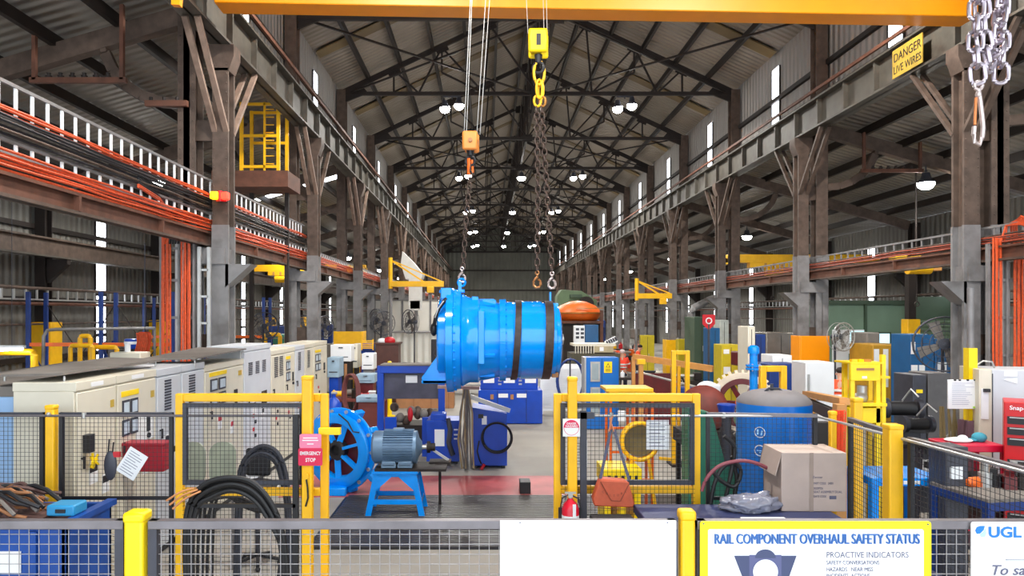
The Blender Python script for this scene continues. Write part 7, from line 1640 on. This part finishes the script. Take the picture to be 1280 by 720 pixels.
# ================================================================ people
def skinmesh(name, verts, edges, radii, mat, parent, root=0, sub=1):
    me = bpy.data.meshes.new(name); me.from_pydata([tuple(v) for v in verts], edges, []); me.update()
    o = bpy.data.objects.new(name, me); COL.objects.link(o); o.parent = parent; me.materials.append(mat)
    sk = o.modifiers.new('skin', 'SKIN'); sk.use_smooth_shade = True
    for i, r in enumerate(radii):
        rr = (r, r) if not isinstance(r, tuple) else r
        me.skin_vertices[0].data[i].radius = rr
        me.skin_vertices[0].data[i].use_root = (i == root)
    ss = o.modifiers.new('sub', 'SUBSURF'); ss.levels = sub; ss.render_levels = sub
    return o
def person(label, loc, rz, J, trousers=NAVY, shirt=HIVIS, vest=False, helmet=None, band=REFL, hair=HAIR):
    t = thing('person', label, 'person', loc, rz, 'workers in orange hi-vis')
    B = dict(pelvis=(0, 0, .95), waist=(0, 0, 1.08), chest=(0, 0, 1.28), neck=(0, 0, 1.46), head=(0, -.01, 1.56), crown=(0, -.0, 1.68),
             sl=(-.17, 0, 1.40), el=(-.22, .02, 1.12), wl=(-.22, -.06, .87), sr=(.17, 0, 1.40), er=(.22, .02, 1.12), wr=(.22, -.06, .87),
             hl=(-.09, 0, .92), kl=(-.1, -.02, .5), al=(-.1, .02, .09), tl=(-.11, -.14, .04), hr=(.09, 0, .92), kr=(.1, -.02, .5), ar=(.1, .02, .09), tr=(.11, -.14, .04))
    B.update(J); V = {k: Vector(v) for k, v in B.items()}
    keys = ['pelvis', 'waist', 'chest', 'neck', 'head', 'crown', 'sl', 'el', 'wl', 'sr', 'er', 'wr', 'hl', 'kl', 'al', 'tl', 'hr', 'kr', 'ar', 'tr']
    rad = dict(pelvis=.13, waist=.12, chest=(.15, .12), neck=.055, head=.085, crown=.07, sl=.06, el=.042, wl=.028, sr=.06, er=.042, wr=.028, hl=.085, kl=.058, al=.042, tl=.035, hr=.085, kr=.058, ar=.042, tr=.035)
    vs = [V[k] for k in keys]; idx = {k: i for i, k in enumerate(keys)}; rs = [rad[k] for k in keys]
    E = [('pelvis', 'waist'), ('waist', 'chest'), ('chest', 'neck'), ('neck', 'head'), ('head', 'crown'), ('chest', 'sl'), ('sl', 'el'), ('el', 'wl'), ('chest', 'sr'), ('sr', 'er'), ('er', 'wr'), ('pelvis', 'hl'), ('hl', 'kl'), ('kl', 'al'), ('al', 'tl'), ('pelvis', 'hr'), ('hr', 'kr'), ('kr', 'ar'), ('ar', 'tr')]
    es = [(idx[a], idx[b]) for a, b in E]
    for w, e in (('wl', 'el'), ('wr', 'er')):
        d = (V[w] - V[e]).normalized(); side = d.cross(Vector((0, 1, .2))).normalized(); dn = side.cross(d)
        p = len(vs); vs.append(V[w] + d * .07); rs.append(.03); es.append((idx[w], p))
        for k in range(4):
            L = (.065, .075, .07, .055)[k]; a = V[w] + d * .1 + side * (-.027 + k * .018); b = a + d * L * .55 + dn * .01; c = b + d * L * .4 + dn * .03
            i0 = len(vs); vs += [a, b, c]; rs += [.009, .0085, .008]; es += [(p, i0), (i0, i0 + 1), (i0 + 1, i0 + 2)]
        i0 = len(vs); vs += [V[w] + d * .04 - side * .045, V[w] + d * .085 - side * .058]; rs += [.011, .009]; es += [(idx[w], i0), (i0, i0 + 1)]
    skinmesh('body', vs, es, rs, SKIN, t)
    hd = (V['crown'] - V['neck']).normalized(); fw = Vector(J.get('face', (0, -1, 0))).normalized(); fw = (fw - hd * fw.dot(hd)).normalized(); sd = hd.cross(fw)
    c = V['head'] + hd * .02
    m = mb().ell(c + fw * .09 - hd * .0, .014, .018, .02, 8, 6); m.build('nose', SKIN, t)
    for s in (-1, 1):
        mb().ell(c + fw * .078 + sd * s * .03 + hd * .025, .012, .01, .009, 8, 6).build('eye', BLKM, t); mb().ell(c + sd * s * .088, .016, .02, .03, 8, 6).build('ear', SKIN, t)
    mb().bar(c + fw * .082 - sd * .02 - hd * .04, c + fw * .082 + sd * .02 - hd * .04, .008).build('mouth', M('lip', (150, 90, 80), .5), t)
    hc = V['crown'] - hd * .02 - fw * .018
    mb().ell(hc, .092, .096, .075, 16, 10).build('helmet' if helmet else 'hair', helmet or hair, t)
    # clothes
    def sub(names, f, nm, mat, edges, root=0):
        i = {k: n for n, k in enumerate(names)}
        return skinmesh(nm, [V[k] for k in names], [(i[a], i[b]) for a, b in edges], [tuple(x * f for x in rad[k]) if isinstance(rad[k], tuple) else rad[k] * f for k in names], mat, t, root)
    V['wl2'] = V['el'].lerp(V['wl'], .85); V['wr2'] = V['er'].lerp(V['wr'], .85); rad['wl2'] = rad['wr2'] = .036
    V['nb'] = V['chest'].lerp(V['neck'], .7); rad['nb'] = .075
    sub(['chest', 'waist', 'pelvis', 'nb', 'sl', 'el', 'wl2', 'sr', 'er', 'wr2'], 1.18, 'shirt', shirt, [('chest', 'waist'), ('waist', 'pelvis'), ('chest', 'nb'), ('chest', 'sl'), ('sl', 'el'), ('el', 'wl2'), ('chest', 'sr'), ('sr', 'er'), ('er', 'wr2')])
    V['pb'] = V['pelvis'].lerp(V['waist'], .15); rad['pb'] = .125
    sub(['pelvis', 'pb', 'hl', 'kl', 'al', 'hr', 'kr', 'ar'], 1.22, 'trousers', trousers, [('pelvis', 'pb'), ('pelvis', 'hl'), ('hl', 'kl'), ('kl', 'al'), ('pelvis', 'hr'), ('hr', 'kr'), ('kr', 'ar')])
    for s in 'lr':
        a, b = V['a' + s], V['t' + s]; skinmesh('boot', [a + Vector((0, .03, -.03)), a + Vector((0, 0, .06)), b], [(0, 1), (0, 2)], [.05, .055, .042], BLKM, t)
    # reflective bands round the torso and sleeves
    def ringband(p, d, r, nm='reflective_band'):
        mb().lathe(Vector(p) - Vector(d).normalized() * .025, d, [(0, r), (.05, r)], 20).build(nm, band, t)
    tor = V['chest'] - V['waist']
    ringband(V['waist'].lerp(V['chest'], .1), tor, .152); ringband(V['waist'].lerp(V['chest'], .6), tor, .168)
    for a, b in (('sl', 'el'), ('sr', 'er')): ringband(V[a].lerp(V[b], .6), V[b] - V[a], .062)
    return t
# standing worker, facing right and looking down
y = 30.0
person('worker in orange hi-vis shirt standing side on and looking down at the bench', (PX(797, y), y, 0), R(75), dict(neck=(0, -.05, 1.45), head=(0, -.12, 1.54), crown=(0, -.13, 1.65), el=(-.24, -.12, 1.12), wl=(-.12, -.36, 1.05), er=(.24, -.12, 1.12), wr=(.12, -.36, 1.05), face=(0, -1, -.6)))
y = 33.5
person('worker in orange hi-vis bending forward over a part left of the standing worker', (PX(779, y), y, 0), R(-100), dict(pelvis=(0, .1, .95), waist=(0, -.02, 1.08), chest=(0, -.2, 1.2), neck=(0, -.36, 1.25), head=(0, -.46, 1.27), crown=(0, -.56, 1.24), sl=(-.17, -.28, 1.2), el=(-.2, -.34, .95), wl=(-.14, -.5, .8), sr=(.17, -.28, 1.2), er=(.2, -.34, .95), wr=(.14, -.5, .8), hl=(-.09, .1, .92), hr=(.09, .1, .92), face=(0, -.4, -1)))
y = 25.6
person('worker with a pale cap and orange vest standing beside the blue cupboard', (PX(778, y), y, 0), R(165), dict(el=(-.24, -.1, 1.12), wl=(-.16, -.34, 1.05), er=(.24, -.1, 1.12), wr=(.16, -.34, 1.05), face=(0, -1, -.5)), shirt=M('orange_red_vest', (240, 66, 40), .7), helmet=M('pale_cap', (214, 196, 196), .6))
y = 37.0
person('distant worker in pale orange top and dark trousers between far columns', (PX(796, y), y, 0), R(60), dict(el=(-.26, -.1, 1.15), wl=(-.12, -.33, 1.2)), shirt=M('pale_coral', (226, 140, 120), .7))
y = 15.6
seat = dict(pelvis=(0, .05, .62), waist=(0, .0, .76), chest=(0, -.05, .98), neck=(0, -.1, 1.15), head=(0, -.15, 1.24), crown=(0, -.18, 1.35), sl=(-.17, -.05, 1.1), el=(-.22, -.2, .88), wl=(-.12, -.42, .85), sr=(.17, -.05, 1.1), er=(.22, -.2, .88), wr=(.12, -.42, .85), hl=(-.1, .03, .6), kl=(-.13, -.38, .58), al=(-.13, -.36, .09), tl=(-.14, -.52, .04), hr=(.1, .03, .6), kr=(.13, -.38, .58), ar=(.13, -.36, .09), tr=(.14, -.52, .04), face=(0, -1, -.5))
t = thing('work_stool', 'dark work stool under the seated worker at the right', 'stool', (PX(1050, y), y, .0)); mb().cyl((0, 0, .84), (0, 0, .9), .2, n=20).build('seat', BLKM, t)
for k in range(4): a = PI / 4 + k * PI / 2; mb().bar((.1 * math.cos(a), .1 * math.sin(a), .85), (.22 * math.cos(a), .22 * math.sin(a), 0), .03).build('leg', DKGREY, t)
up = {k: (v if k == 'face' else (v[0], v[1], v[2] + (.42 if k not in ('al', 'tl', 'ar', 'tr') else .0) + (-.1 if k in ('kl', 'kr') else 0))) for k, v in seat.items()}
person('worker with white cross straps on an orange shirt sitting with back turned', (PX(1050, y), y, 0), R(150), up, trousers=BLKM)
y = 16.6
person('second worker in brownish orange stooping left of the seated one', (PX(1043, y), y, 0), R(-60), dict(chest=(0, -.12, 1.22), waist=(0, -.02, 1.06), neck=(0, -.24, 1.36), head=(0, -.32, 1.42), crown=(0, -.39, 1.5), sl=(-.17, -.15, 1.32), sr=(.17, -.15, 1.32), el=(-.2, -.25, 1.05), wl=(-.12, -.45, .95), er=(.2, -.25, 1.05), wr=(.12, -.45, .95), face=(0, -.6, -1)), shirt=M('brown_orange', (190, 96, 50), .7))
